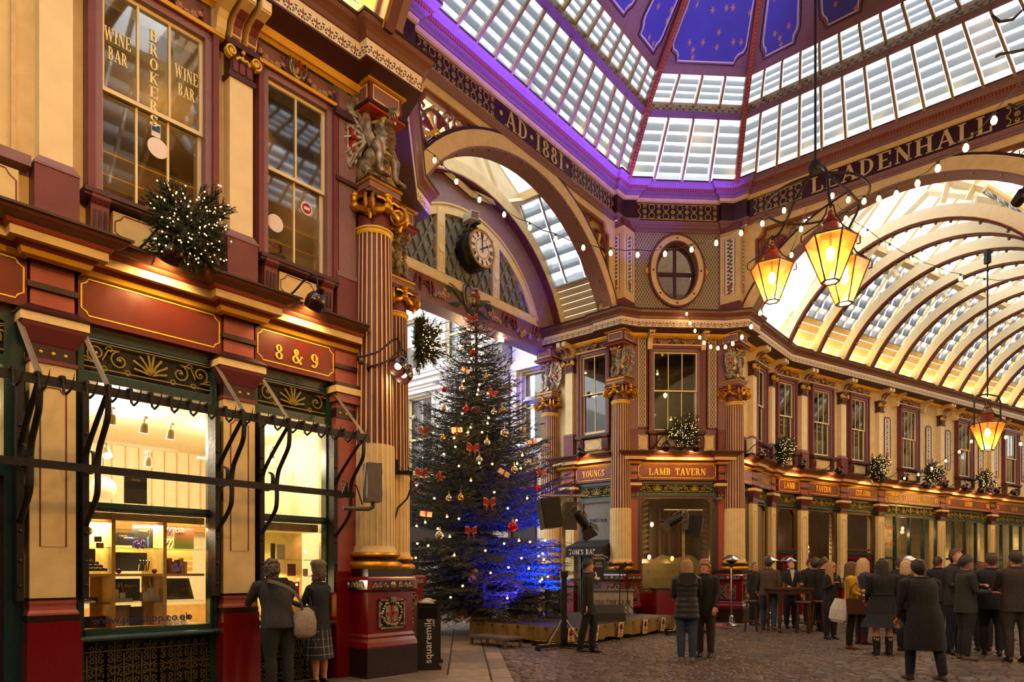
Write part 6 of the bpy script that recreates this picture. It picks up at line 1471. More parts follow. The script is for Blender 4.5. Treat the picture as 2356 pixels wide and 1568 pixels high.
# far sides of the streets (behind and beside the camera), plain
fs=struct('wall_far_side')
for M,x0,x1,y in ((FA,-6,6,-8.9),(FB,-1,LB,-8.9)):
    b=B(); b.box(x0,x1,y-.4,y,5,9.4,0); b.box(x0,x1,y-.4,y,0,.9,1); b.box(x0,x1,y-.4,y,.9,5.0,2); b.ob('street_front',[cream,granite,mat('shop_dusk','#7a5a36',.6,var=.3,scale=1)],fs,M)
b=B(); b.box(-6.4,-6,-9,0,0,9.4); b.ob('street_end',mat('dusk_wall','#8a7355',.7),fs,FA); b=B(); b.box(LB,LB+.4,-9,0,0,9.4); b.ob('street_end',cream,fs,FB)
for a,c in ((P5,P6),(P7,P8)):
    box(0,(c-a).length,.05,.4,0,9).ob('corner_front',cream,fs,frame(a,ang(a,c)))
# passage walls seen past the arches on the right, off the frame
M=frame(P6,ang(P6,P7)); box(-1,10,2.5,2.9,0,12).ob('passage_end',cream,fs,M)
# ---------------------------------------------------------------- floor: flagstone pavements, setts
fl=struct('floor')
mortar=mat('mortar','#3a2f26',.85,var=.3,scale=12,bump=.3)
b=B(); b.quad((-30,-8,-.012),(60,-8,-.012),(60,70,-.012),(-30,70,-.012)); b.ob('floor_bed',mortar,fl)
SM=[mat('sett_%d'%i,c,.42,var=.3,scale=14,bump=.5) for i,c in enumerate(('#5b4636','#66513f','#4d3b2f','#6d5a48','#574a40'))]
FM=[mat('flag_%d'%i,c,.5,var=.22,scale=5,bump=.25) for i,c in enumerate(('#8a7a66','#7d6d5c','#96866f','#71655a'))]
def toA(p): v=Vector((p[0],p[1])); return v.dot(EA),v.dot(NA)
chd=(P2-P1).normalized(); chn=Vector((chd.y,-chd.x))
def pave(x,y):
    v=Vector((x,y)); s=v.dot(EA); n=v.dot(NA)
    c=(v-P1).dot(chn); t=(v-P1).dot(chd)
    left=n<-6.15 and s<6.6; near=c<2.05 and -2.2<t<7.5
    d=(v-P3).dot(Vector((math.sin(rad(3.4)),-math.cos(rad(3.4))))); lx=(v-P3).dot(Vector((math.cos(rad(3.4)),math.sin(rad(3.4)))))
    far=d<1.5 and -1<lx<4.4 and d>-.5
    q=(v-BP); db=q.dot(Vector((math.sin(rad(32)),-math.cos(rad(32))))); xb=q.dot(Vector((math.cos(rad(32)),math.sin(rad(32)))))
    av=db<1.4 and xb>-3 and db>-.5
    return left or near or far or av
cell=[]; lx_,ly_=.24,.125
i0=-20
s=-1.0
row=0
while s<34:
    off=(row%2)*.5*lx_; n=-20.5
    while n<12:
        wv=lx_*R.uniform(.82,1.14); cs_=s+ly_/2; cn=n+off+wv/2; p=EA*cs_+NA*cn
        if p.y>6.5 and abs(p.x)<p.y*.78+1 and p.y<34 and not pave(p.x,p.y): cell.append((p.y,cs_,cn,wv))
        n+=wv
    s+=ly_; row+=1
cell=[c for c in cell if c[0]<26]
def sett(b,cs_,cn,wv,m):
    g=.012; h=.0 ; a=ly_/2-g; w=wv/2-g; e=.018; t=[R.uniform(-.008,.006) for _ in range(4)]
    cor=[(-a,-w),(a,-w),(a,w),(-a,w)]
    def W(q,z,k=0): p=EA*(cs_+q[0])+NA*(cn+q[1]); return (p.x,p.y,z)
    lo=[W(q,-.02) for q in cor]; up=[W((q[0]*(1-e/a),q[1]*(1-e/w)),t[i]) for i,q in enumerate(cor)]
    k=b.pts(lo+up)
    for i in range(4): j=(i+1)%4; b.face([k+j,k+i,k+4+i,k+4+j],m)
    b.face([k+7,k+6,k+5,k+4],m)
near=sorted([c for c in cell if c[0]>9.0 and abs(c[1]*EA.x+c[2]*NA.x)<c[0]*.75],key=lambda c:c[0])[:300]; ns=set(id(c) for c in near)
big=B()
for c in cell:
    if id(c) in ns:
        b=B(); sett(b,c[1],c[2],c[3],0); b.ob('sett',SM[R.randrange(5)],fl)
    else: sett(big,c[1],c[2],c[3],R.randrange(5))
big.ob('setts',SM,fl,kind='stuff')
# flagstones: left avenue, near chamfer, tavern and far pavement
def flags(M,x0,x1,rows,test,y0=0):
    y=y0; k=0
    for d in rows:
        x=x0-R.uniform(0,.6)
        while x<x1:
            L=R.uniform(.7,1.15) if d>.35 else R.uniform(.9,1.4); g=.008; p=M@Vector((x+L/2,y-d/2,0))
            if test(p):
                b=B(); b.loft([[(x+g,y-d+g,-.02),(x+L-g,y-d+g,-.02),(x+L-g,y-g,-.02),(x+g,y-g,-.02)],[(x+g+.01,y-d+g+.01,R.uniform(.0,.006)),(x+L-g-.01,y-d+g+.01,R.uniform(.0,.006)),(x+L-g-.01,y-g-.01,R.uniform(.0,.006)),(x+g+.01,y-g-.01,R.uniform(.0,.006))]]); b.ob('flagstone',FM[R.randrange(4)],fl,M)
            x+=L
        y-=d
flags(FA,-.5,6.6,(.55,.62,.58,.3),lambda p:p.y>4 and p.x<(p-P1.to_3d()).dot(chn.to_3d())*0+5)
flags(FN,-1.2,7.4,(.5,.62,.62,.31),lambda p:(p.to_2d()).dot(NA)>-6.2 or (p.to_2d().dot(EA)>6.5))
flags(FL,-.8,4.2,(.6,.6,.3),lambda p:True); flags(FB,-2,20,(.7,.7),lambda p:True)
# ---------------------------------------------------------------- swan-neck lamps over the sign boards
def swan_meshes():
    o={}; b=B()
    b.lathe([(.0,.17),(.045,.165),(.05,.1),(.06,.09),(.09,.075),(.125,.02),(.135,-.05),(.125,-.11),(.115,-.115),(.12,-.05),(.1,.02),(.0,.05)],20); o['shade']=b.mesh('shade',lampshell,40)
    b=B().ball((0,0,-.04),.045,10,8); o['bulb']=b.mesh('bulb',emitter('sign_lamp_bulb',(1,.72,.4),30))
    return o
SW=swan_meshes()
def swan(M,x,z,label,d=.6,power=26,tilt=.75,side=.22,group=None,pw=None,axis=None,col=(1,.58,.2)):
    """wall plate at x, shade out from the wall, opening towards the board below"""
    t=thing('swan_neck_lamp',M@T(x,0,z),label,'lamp',group)
    Ms=T(0,-d,0)@(axis if axis is not None else RX(tilt))
    inst('shade',SW['shade'],t,Ms); inst('bulb',SW['bulb'],t,Ms)
    b=B(); b.tube(smooth([(-side,.0,.02),(-side,-.12,.05),(-side*.8,-.26,.12),(-side*.4,-.4,.28),(-side*.15,-d+.04,.33),(0,-d,.3),(0,-d-.02,.16)],3),.013,6); b.lathe([(0,0),(.05,0),(.05,.03),(0,.04)],12,m=0); 
    b.ob('arm',iron,t); c=B(); c.lathe([(0,0),(.055,0),(.05,.03),(0,.035)],12); c.ob('wall_plate',iron,t,T(-side,.02,.02)@RX(PI/2))
    W_=M@T(x,0,z)@Ms
    a=W_@Vector((0,0,-.1)); e=W_@Vector((0,0,-1)); lamp('SPOT',a,power*.8,col,.06,to=e,angle=125,blend=.7)
    return t
def onf(M,u,v,d):
    """where the sight line through u,v meets the plane d in front of a front"""
    Mi=M.inverted(); o=Mi@Vector((0,0,H)); p=Mi@pt(u,v,10.); r=p-o; k=(-d-o.y)/r.y; q=o+r*k; return q.x,q.z
def swan_at(M,u,v,label,**k): x,z=onf(M,u,v,k.get('d',.55)); return swan(M,x,z,label,**k)
swan_at(FA,397,578,'oxblood swan-neck lamp under the fir spray on the left shopfront',power=55,d=.5); swan_at(FA,728,690,'oxblood swan-neck lamp above the gold 8 & 9 board',power=42,d=.5)
for x in (1.2,): swan(FA,x,5.1,'oxblood swan-neck lamp above the board at the left frame edge',power=42,d=.5)
swan_at(FY,1338,1040,'oxblood swan-neck lamp over the single-word board beside the gate',power=30)
swan_at(FL,1531,1026,'left oxblood lamp below the fir spray on the tavern corner',power=34); swan_at(FL,1600,1027,'right oxblood lamp below the fir spray on the tavern corner',power=34)
K=0
for M,u,v in ((FA2,1749,1045),(FB,1797,1062),(FB,1843,1068),(FB,1928,1081),(FB,2013,1098),(FB,2080,1098),(FB,2127,1114),(FB,2172,1113),(FB,2217,1120),(FB,2255,1126),(FB,2292,1127),(FB,2330,1131)):
    K+=1; swan_at(M,u,v,'oxblood swan-neck lamp over the avenue boards, %s from the tavern corner'%('first','second','third','fourth','fifth','sixth','seventh','eighth','ninth','tenth','eleventh','twelfth')[K-1],power=34)
for x in (23.0,26,29): swan(FB,x,5.2,'oxblood swan-neck lamp far along the avenue beyond the frame, %s'%{23.0:'first',26:'second',29:'third'}[x],power=40)
# two lamps on the near chamfer seen from below, glowing
for u,v,l in ((919,838,'upper'),(932,858,'lower')):
    x,z=onf(FN,u,v,.5); swan(FN,x,z,l+' glowing lamp beside the half-hidden column, seen into its shade',power=16,axis=RX(.5)@RY(.6),d=.5)
# ---------------------------------------------------------------- fir sprays with fairy lights
needle=mat('fir_needle','#34462f',.6,var=.4,scale=18); needle2=mat('fir_needle_light','#4d5c40',.6,var=.4,scale=18); bark=mat('fir_bark','#4a3626',.8,var=.3)
def fir_twig(b,p,d,L,q,nn=16,nl=.05,w=.006,m=0):
    d=d.normalized(); a=d.orthogonal().normalized(); c=d.cross(a)
    b.tube([p,p+d*L*.5,p+d*L],[.006,.004,.001],3,2,cap=False)
    for i in range(nn):
        t=(i+.5)/nn; th=q.uniform(0,2*PI); s=p+d*L*t; r=(a*math.cos(th)+c*math.sin(th)); e=s+(r*.8+d*.75).normalized()*nl*q.uniform(.7,1.15)*(1-.4*t)
        k=(e-s).cross(d).normalized()*w
        n=len(b.v); b.v.extend((s-k,s+k,e)); b.face([n,n+1,n+2],m if q.random()<.7 else 1-m)
def fir_spray(M,label,r=.45,seed=1,nlights=150):
    q=random.Random(seed); t=thing('fir_spray',M,label,'wreath','fir sprays with fairy lights')
    b=B(); L_=[]
    for i in range(80):
        d=Vector((q.gauss(0,1),-abs(q.gauss(.3,.7)),q.gauss(.25,.9))).normalized(); l=r*q.uniform(.55,1.05)*(1.25 if d.z>.6 and d.x>0 else 1)
        n=7
        for k in range(n):
            f=(k+1)/n; p=d*l*f; 
            for s in range(3 if k else 1):
                dd=(d*1.0+Vector((q.uniform(-1,1),q.uniform(-1,1),q.uniform(-.8,.8)))*.75).normalized(); fir_twig(b,p,dd,.16*(1.15-.5*f),q,13,.045,.007)
            if q.random()<.5 and k>2: L_.append(p*1.06+Vector((q.uniform(-.08,.08),q.uniform(-.14,-.03),q.uniform(-.08,.08))))
        b.tube([(0,0,0),d*l],[.008,.003],3,2,cap=False)
    b.ob('foliage',[needle,needle2,bark],t,kind='stuff')
    f=B()
    for p in L_[:nlights]: f.ball(p,.009,5,4)
    f.ob('fairy_lights',fairy,t,kind='stuff')
    return t
SPR='fir spray dotted with fairy lights, '
for M,u,v,d,r,l in ((FA,425,545,.45,.47,'on the left shopfront below the three-light window'),(FN,935,790,.5,.5,'beside the half-hidden column at the gate'),(FL,1567,1003,.4,.5,'on the tavern corner front above two lamps'),(FA2,1793,1040,.4,.5,'nearest to the tavern corner on the avenue'),(FB,2010,1080,.4,.52,'second along the avenue, above the small orange board'),(FB,2137,1092,.4,.52,'third along the avenue'),(FB,2258,1107,.4,.52,'fourth along the avenue, below the hanging lantern')):
    if M is FN: x,z=onf(M,u,v,.3); x=min(x,2.9)
    else: x,z=onf(M,u,v,d)
    fir_spray(M@T(x,-d,z),SPR+l,r,int(u))
# ---------------------------------------------------------------- amber lanterns
lanred=mat('copper_red_lantern_cap','#8e3a22',.35,metal=.4,var=.2); lanfr=mat('lantern_frame','#3d2a18',.4,metal=.5,var=.2)
def lantern(p,w,label,power,par=None):
    """six-sided lantern, wide end up; p = middle of the glass"""
    t=thing('hanging_lantern',Matrix.Translation(p),label,'lantern'); h=w*.92; r0,r1=w/2,w*.17
    hexa=lambda r,z:[(r*math.cos(PI/6+k*PI/3),r*math.sin(PI/6+k*PI/3),z) for k in range(6)]
    A,C=hexa(r0,h*.42),hexa(r1,-h*.5)
    for k in range(6):
        j=(k+1)%6; B().quad(C[k],C[j],A[j],A[k]).ob('glass_pane',amberglass,t); 
    b=B()
    for k in range(6):
        j=(k+1)%6; b.tube([C[k],A[k]],.014,5); b.tube([A[k],A[j]],.016,5); b.tube([C[k],C[j]],.016,5); b.tube([A[k],(A[k][0]*1.05,A[k][1]*1.05,A[k][2]+.05)],[.012,.003],4)
    b.ob('frame',lanfr,t)
    b=B(); b.loft([hexa(r0,h*.42),hexa(r0*.55,h*.52),hexa(r0*.4,h*.55)],0,cap=False); b.lathe([(r0*.42,h*.54),(r0*.36,h*.66),(r0*.3,h*.78),(r0*.34,h*.8),(r0*.3,h*.84),(r0*.16,h*.92),(r0*.1,h*.98),(r0*.13,h*1.02),(.0,h*1.12)],14); b.ob('cap',lanred,t,None,40)
    b=B(); b.ball((0,0,h*.12),(.07*w/.8,.07*w/.8,.12*w/.8),12,8); b.ob('bulb',hot,t)
    b=B(); b.tube([(0,0,h*.2),(0,0,h*.55)],.02,6); b.ob('bulb_holder',lanfr,t)
    b=B()
    for s in (-1,1): b.tube([(0,0,h*1.25),(s*.05,0,h*1.18),(s*.08,0,h*1.0),(s*w*.25,0,h*.75),(s*w*.45,0,h*.62),(s*w*.6,0,h*.5),(s*w*.6,0,h*.36),(s*w*.53,0,h*.34)],.014,6)
    b.ob('side_scrolls',lanfr,t)
    lamp('POINT',Vector(p)+Vector((0,0,-h*.12)),power,(1,.78,.45),.1)
    return t,h
HC=Vector((5.42,12.2)); zr=pt(1880,385,12.2).z
lm,h1=lantern(pt(1911,596,11.1),.8,'amber lantern nearest to the viewer in the hanging trio',150)
l2,_=lantern(pt(1776,650,13.4),.8,'left amber lantern of the hanging trio',150); l3,_=lantern(pt(1943,650,12.3),.82,'right amber lantern of the hanging trio, behind the nearest',150)
hg=thing('lantern_hanger',Matrix(),'black iron rod with ring and scrolls that carries the trio of lanterns','hanger')
b=B(); b.tube([(HC.x,HC.y,16.5),(HC.x,HC.y,zr)],.022,8); b.ob('rod',iron,hg); b=B(); b.lathe([(0,.1),(.1,.08),(.12,0),(.1,-.08),(0,-.1)],12,(HC.x,HC.y,zr)); b.ob('boss',iron,hg)
rc=pt(1878,460,12.2); rr=.85
b=B(); b.tube([(rc.x+rr*math.cos(a),rc.y+rr*math.sin(a),rc.z) for a in [2*PI*i/36 for i in range(36)]],.024,6,loop=True); b.ob('ring',iron,hg)
for o_ in (lm,l2,l3):
    p=o_.location; d=Vector((p.x-rc.x,p.y-rc.y,0)).normalized(); e=Vector((p.x,p.y,p.z+h1*1.15)); f=rc+d*rr
    B().tube(smooth([(HC.x,HC.y,zr),(HC.x+d.x*.25,HC.y+d.y*.25,zr-.12),(rc.x+d.x*.6,rc.y+d.y*.6,rc.z+.25),f,(f.x*.5+e.x*.5,f.y*.5+e.y*.5,(f.z+e.z)/2-.05),e]),.024,6).ob('scroll_arm',iron,hg)
lf,h4=lantern(pt(2272,1003,18.2),.82,'single amber lantern hanging in the far avenue',110)
p=lf.location; hg2=thing('lantern_hanger',Matrix(),'thin black rod and yoke of the single far lantern','hanger'); zt=pt(2268,580,18.2).z
b=B(); b.tube([(p.x,p.y,zt),(p.x,p.y,p.z+1.05)],.02,6); b.box(p.x-.06,p.x+.06,p.y-.06,p.y+.06,zt-.3,zt+.05); b.ob('rod',iron,hg2)
d=Vector((math.cos(rad(20)),math.sin(rad(20)),0))*.5
B().tube([p-d+Vector((0,0,.2)),p-d+Vector((0,0,.9)),p-d*.8+Vector((0,0,1.05)),p+Vector((0,0,1.12)),p+d*.8+Vector((0,0,1.1)),p+d+Vector((0,0,.95)),p+d+Vector((0,0,.2))],.02,6).ob('yoke',iron,hg2)
# iron arms of the neighbouring lantern frame at the right edge
t=thing('lantern_hanger',Matrix(),'black iron scroll arms cut by the right frame edge','hanger'); q=lambda u,v:pt(u,v,9.5)
for P in ([(2420,80),(2356,20),(2330,45),(2300,50),(2282,35)],[(2420,100),(2340,118),(2300,125),(2292,130)],[(2420,190),(2380,225),(2340,245),(2320,240)]): B().tube([q(*x) for x in P],.02,6).ob('scroll_arm',iron,t)
pc=pt(2348,455,12.5); t=thing('floodlight',Matrix.Translation(pc),'round black floodlight at the right frame edge under the arch','lamp'); B().lathe([(0,-.12),(.1,-.12),(.12,.1),(.1,.12),(0,.1)],16).ob('housing',blackg,t,RX(1.2)); b=B(); b.tube([(0,0,.1),(.3,.1,.5)],.02,6); b.ob('bracket',iron,t)
# ---------------------------------------------------------------- festoon strings
sock=mat('festoon_green_socket','#1f3b2a',.5); cable=mat('festoon_cable','#2c3a26',.6)
fb=B().lathe([(.0,-.13),(.025,-.12),(.037,-.09),(.034,-.06),(.018,-.03),(.016,-.02)],10).mesh('bulb',bulbmat,60); fs_=B().lathe([(.0,.02),(.02,.015),(.02,-.03),(.0,-.03)],8).mesh('socket',sock)
def festoon(P,label,ends=(),sag=.06,power=2.2,s=1.0):
    t=thing('festoon_string',Matrix(),label,'lights'); V=[pt(u,v-7,Y) for u,v,Y in P]; cab=[pt(*e) for e in ends[:1]]
    for i,p in enumerate(V):
        sk=inst('socket',fs_,t,Matrix.Translation(p)@SC(s)); inst('bulb',fb,sk)
        cab.append(p+Vector((0,0,.02)))
        if i<len(V)-1: cab.append((p+V[i+1])/2-Vector((0,0,sag*.3)))
        if i%2==0: lamp('POINT',p-Vector((0,0,.17)),power,(1,.6,.25),.04)
    cab+= [pt(*e) for e in ends[1:]]
    B().tube(cab,.007,4).ob('cable',cable,t)
def lin(pts,y0,y1): n=len(pts)-1; return [(u,v,y0+(y1-y0)*i/n) for i,(u,v) in enumerate(pts)]
festoon(lin([(950,322),(1000,366),(1050,415),(1103,457),(1160,491),(1219,521),(1278,547),(1342,567),(1405,579),(1467,583),(1530,581),(1591,571),(1648,556),(1705,533),(1754,511),(1804,481)],13.2,12.4),'festoon string of bare bulbs crossing from the gate arch to the lantern trio',((925,290,13.3),(1840,455,12.2)))
festoon(lin([(1915,447),(1952,456),(1988,459),(2022,453),(2062,441),(2111,416),(2158,381),(2222,333),(2287,269)],12.2,8.3),'festoon string rising from the lantern trio over the big cream capitals',((1890,430,12.2),(2356,180,7.6)))
festoon(lin([(1946,500),(1996,536),(2047,569),(2100,597),(2155,621),(2210,639),(2265,649),(2324,651)],12.6,14.5),'festoon string running right from the lantern trio under the avenue roof',((1925,470,12.3),(2380,650,15)))
festoon(lin([(1843,524),(1821,584),(1790,650),(1749,718),(1728,750),(1707,774),(1686,789),(1669,797),(1652,800),(1635,797),(1620,788),(1610,776),(1599,761),(1588,743),(1580,722)],12.6,19.3),'festoon string drooping in front of the tavern corner cornice',((1856,480,12.3),(1578,700,19.4)))
festoon(lin([(1992,1100),(2019,1104),(2081,1102),(2113,1093),(2144,1079),(2176,1061),(2207,1040),(2235,1016),(2314,1006),(2348,1021)],27,19),'festoon string along the far avenue up to the single lantern',((1975,1095,27.5),(2370,1030,18.5)))
# ---------------------------------------------------------------- violet and amber floodlights on the cornice
for P_,Q_,w in ((P2,P3,95),(P3,P4,20),(P1,P2,14)):
    m=P_.lerp(Q_,.5); n=(CEN-m); dd=(Q_-P_).normalized(); n=Vector((dd.y,-dd.x)); c=m+n*.62
    o=lamp('AREA',(c.x,c.y,12.36),w,VIOLET,(Q_-P_).length*.9,size2=.05,name='led_strip'); z_=-(Vector((-n.x*.2,-n.y*.2,.98)).normalized()); x_=dd.to_3d(); y_=z_.cross(x_); o.rotation_euler=Matrix((x_,y_,z_)).transposed().to_euler()
lamp('SPOT',(P3.x+.4,P3.y-1.6,9.3),120,(.12,.06,1),.1,to=(P3.x+.6,P3.y+.3,13.5),angle=60)
lamp('SPOT',(CEN.x-.5,CEN.y+1.5,11.5),420,(.5,.4,1),.15,to=(CEN.x-1.0,CEN.y+4.0,15.3),angle=85,blend=.8); lamp('SPOT',(P2.x+1.0,P2.y+.1,8.0),40,(.12,.05,1),.1,to=(P2.x+.2,P2.y+.2,9.2),angle=45)
lamp('SPOT',(P1.x+1.0,P1.y+1.2,7.6),40,(.12,.05,1),.1,to=(P1.x+.2,P1.y+1.2,9.3),angle=60)
# unseen lanterns added to warm the fronts; only the right-hand trio shows its arms
for p_,w_,l_ in ((FA@Vector((1.2,-4.3,6.6)),230,'amber lantern of the left avenue above the viewer'),(FA@Vector((5.2,-4.6,7.4)),150,'second amber lantern of the left avenue, above the frame'),((9.4,8.6,6.6),220,'amber lantern of the trio beyond the right frame edge'),(FB@Vector((16,-4.3,5.2)),200,'amber lantern of the far avenue beyond the right frame edge'),(FB@Vector((5.5,-5.6,6.0)),160,'amber lantern over the avenue beyond the right frame edge')): lantern(Vector(p_),.82,l_,w_)
for i in range(8): # amber glow at the feet of the louvre mullions
    p=P2.lerp(P3,(i+.5)/8); n=(CEN-p).normalized(); 
    if i in (0,5,6,7): lamp('POINT',(p.x+n.x*.25,p.y+n.y*.25,12.95),6,(1,.6,.1),.05)
for i in range(10):
    p=P4.lerp(P5,(i+.5)/10); n=(CEN-p).normalized(); lamp('POINT',(p.x+n.x*.25,p.y+n.y*.25,12.95),6,(1,.6,.1),.05)
for f in (.05,.95): p=P3.lerp(P4,f); n=(CEN-p).normalized(); lamp('POINT',(p.x+n.x*.3,p.y+n.y*.3,13.0),8,(1,.6,.1),.05)
# ---------------------------------------------------------------- the white building beyond the gate
ws=thing('stone_building',FY,'white Portland stone building with sash windows beyond the gate','building')
x0=-16.0
H_=[(-1.22,-.22,5.72,8.02),(-6.75,-5.45,4.9,8.02),(-4.75,-3.5,9.1,11.0),(-7.3,-6.0,9.1,11.0),(-9.5,-8.2,4.9,8.0)]
wallgrid(x0,-.35,0,13,H_,.1,.6).ob('wall',stone,ws)
b=B()
for z0,z1,e in ((8.1,8.25,.06),(8.25,8.35,.12),(8.35,8.55,.2),(8.55,8.7,.3),(8.7,8.78,.34)): b.box(x0,-1.6,-e,.2,z0,z1)
b.ob('cornice',stone,ws)
b=B(); b.box(-2.25,-1.6,-.15,.2,0,7.4); b.box(-2.3,-1.55,-.2,.2,7.4,7.55); b.box(-2.25,-1.6,-.17,.2,7.55,8.1); b.prism([(.1,8.1),(-.2,8.1),(-.24,8.3),(-.34,8.5),(-.5,8.62),(-.5,8.9),(.1,8.9)],'x',-2.3,-1.55); b.box(-2.36,-1.5,-.6,.1,8.9,9.05)
q=random.Random(4)
for i in range(26): b.ball((q.uniform(-2.22,-1.63),-.18,q.uniform(7.6,8.05)),.06,5,4)
b.ob('pilaster',mat('grey_stone','#b9b2a6',.75,var=.3,scale=3),ws)
b=B(); 
for a,c in ((-1.55,-1.3),(-.2,-.0)): b.box(a,c,-.08,.1,5.4,8.2)
b.box(-1.6,.0,-.12,.1,8.05,8.3); b.box(-1.6,.0,-.2,.2,5.55,5.7); b.box(-1.5,.0,-.05,.1,8.3,8.95); b.ob('window_surround',stone,ws)
for a,c,z0,z1 in H_:
    f=B(); t=.06; frame_rects(f,((a,a+t,z0,z1),(c-t,c,z0,z1),(a,c,z0,z0+.1),(a,c,z1-t,z1),(a,c,(z0+z1)/2-.04,(z0+z1)/2+.04)),.25,.32); w=f.ob('window',creamw,ws); box(a+t,c-t,.28,.285,z0,z1).ob('pane',pane,w); box(a-.3,c+.3,1.2,1.25,z0-.3,z1+.3).ob('window_back',mat('office_back','#8b8166',.6,var=.5,scale=2) if z0!=5.72 else mat('dark_stair','#2a2622',.6),w)
b=B(); 
for x in (-9.0,-7.7,-5.2,-3.0,-4.1): b.box(x,x+.04,-.03,.1,4.5,8.1)
for x in (-5.2,-3.1): b.box(x,x+1.2,.04,.12,7.2,7.9)
b.ob('panel_mould',stone,ws)
b=B()
for z in (9.15,9.45,9.75,10.05,10.35): b.tube([(-5.1,-.12,z),(-3.3,-.12,z)],.02,5)
for x in (-5.1,-3.3): b.tube([(x,-.12,8.8),(x,-.12,10.4)],.02,5)
for z in (5.2,5.5,5.8): b.tube([(-9.8,-.12,z),(-4.6,-.12,z)],.025,5)
b.ob('window_guard',grey,ws)
b=B(); b.box(x0,-.6,-.05,.1,4.1,4.7,0); b.box(x0,-.6,-.2,.1,4.9,5.2,1); b.box(x0,-.6,.0,.1,0,4.1,2); b.box(-3.2,-2.6,-.03,.1,0,2.4,3); b.box(-6,-3.4,-.02,.1,.6,2.6,4); b.ob('shop_front',[redsign,cream,granite2,crossred,mat('far_shop_glass','#8f8a80',.2,var=.4,scale=3)],ws)
sl=thing('street_lamp',Matrix.Translation(pt(1222,925,21.0)),'white half-dome lamp in front of the stone building window','lamp'); b=B(); b.lathe([(.26,0),(.24,.07),(.17,.14),(.05,.17),(0,.17)],16); b.ob('shade',mat('pale_blue_enamel','#b9c2c6',.3),sl); c=B(); c.tube([(0,0,.15),(.3,.1,.25),(.5,.5,.2)],.02,5); c.ob('arm',grey,sl)
for u,v,l in ((1152,779,'bright floodlight under the gate beam'),(1062,798,'bright floodlight against the stone building')):
    p=pt(u,v,20.2 if u>1100 else 19.5); t=thing('floodlight',Matrix.Translation(p),l,'lamp'); B().ball((0,0,0),(.07,.05,.06),10,8).ob('lens',hot,t); box(-.1,.1,.04,.12,-.08,.08).ob('housing',grey,t); lamp('POINT',p-Vector((0,.12,0)),25,WARM2,.06)
b=B(); b.box(-14,14,14,14.4,0,12); b.ob('far_street_end',stone,struct('wall_street_end'),frame(P2,ang(P2,P3)))
# ---------------------------------------------------------------- Christmas tree
TB=Vector((-.9,16.7,0)); TH=8.15
def trad(z): return max(.05,min(2.42,(TH-z)*.475))*(1 if z>1.3 else .93)
q=random.Random(11)
tr=thing('christmas_tree',Matrix.Translation(TB),'tall dark Christmas spruce in front of the gate, lit blue at lower right','tree')
b=B(); b.tube([(0,0,0),(0,0,2),(0.02,0,5),(.03,0,7.4),(.03,0,TH)],[.13,.11,.06,.025,.008],8); b.ob('trunk',bark,tr)
fo=B(); br=B()
z=.75
while z<TH-.15:
    n=max(4,int(5+trad(z)*4.2)); 
    for k in range(n):
        a=2*PI*(k+q.random())/n; L=trad(z)*q.uniform(.78,1.1); up=.28 if z<3 else (.5 if z<6 else .95)
        dirx=Vector((math.cos(a),math.sin(a),0)); P=[]
        for t in (0,.25,.5,.75,1): P.append(Vector((0,0,z))+dirx*L*t+Vector((0,0,L*(up*(t*t*.75-.4*t) - (.22*t if z<2.5 else 0)))))
        br.tube(P,[.022*min(1,L),.016,.011,.007,.002],4,cap=False)
        m=max(3,int(L/.13))
        for i in range(m):
            t=(i+.9)/m; j=min(3,int(t*4)); p=P[j].lerp(P[j+1],t*4-j); tg=(P[j+1]-P[j]).normalized(); sd=Vector((-dirx.y,dirx.x,0))
            for s in ((-1,1) if t<.95 else (0,)):
                l=.46*(1.15-.65*t)*min(1,L/.9+.25)*q.uniform(.7,1.15)
                d=(tg*(.75 if s else 1)+sd*s*.7+Vector((0,0,q.uniform(-.35,.18)))).normalized()
                fir_twig(fo,p,d,l,q,int(8+l*26),.062,.0075)
                if l>.25:
                    for e in (-1,1):
                        d2=(d+sd.cross(d)*e*.3+d.cross(Vector((0,0,1)))*e*.6+Vector((0,0,q.uniform(-.4,.1)))).normalized(); fir_twig(fo,p+d*l*.45,d2,l*.55,q,9,.055,.0075)
    z+=.17 if z<5 else .2
for k in range(4): fir_twig(fo,Vector((.03,0,TH-.55+.1*k)),Vector((math.cos(k*1.7),math.sin(k*1.7),1.1)),.45,q,14,.05,.007)
br.ob('branches',bark,tr,kind='stuff'); fo.ob('needles',[needle,needle2,bark],tr,kind='stuff')
def ontree(u,v,out=.95):
    Y=16.7
    for _ in range(4):
        p=pt(u,v,Y); r=trad(max(.4,p.z))*out; dx=p.x-TB.x; Y=16.7-math.sqrt(max(.02,r*r-dx*dx))
    return pt(u,v,Y)
A_=lambda x,y:(x/5.227+930,y/5.227+760)
B_=lambda x,y:(x/4.128+930,y/4.128+1040)
LB_=[A_(*p) for p in ((820,145),(808,335),(903,650),(890,713),(877,768),(1008,750),(716,605),(698,997),(1015,1050),(1002,1115),(400,1150),(798,1163),(767,1225),(937,1222),(590,1225),(600,1292),(615,1397),(1380,1375),(1420,1500),(478,1485))]+[B_(*p) for p in ((375,15),(1122,28),(712,103),(836,110),(1072,107),(1107,152),(520,130),(633,267),(117,312),(855,378),(1168,436),(286,436),(984,531),(407,610),(519,630),(1066,645),(200,664),(118,698),(319,724),(433,801),(228,885),(125,865),(1090,838),(949,866),(1195,850),(1338,836),(771,932),(1314,960),(1325,1018),(1113,1004),(1277,984),(476,977),(109,1000),(990,1092),(1183,1102),(820,1143),(1290,1225),(1308,1206),(555,1267),(441,1376),(980,1384),(1364,1180))]
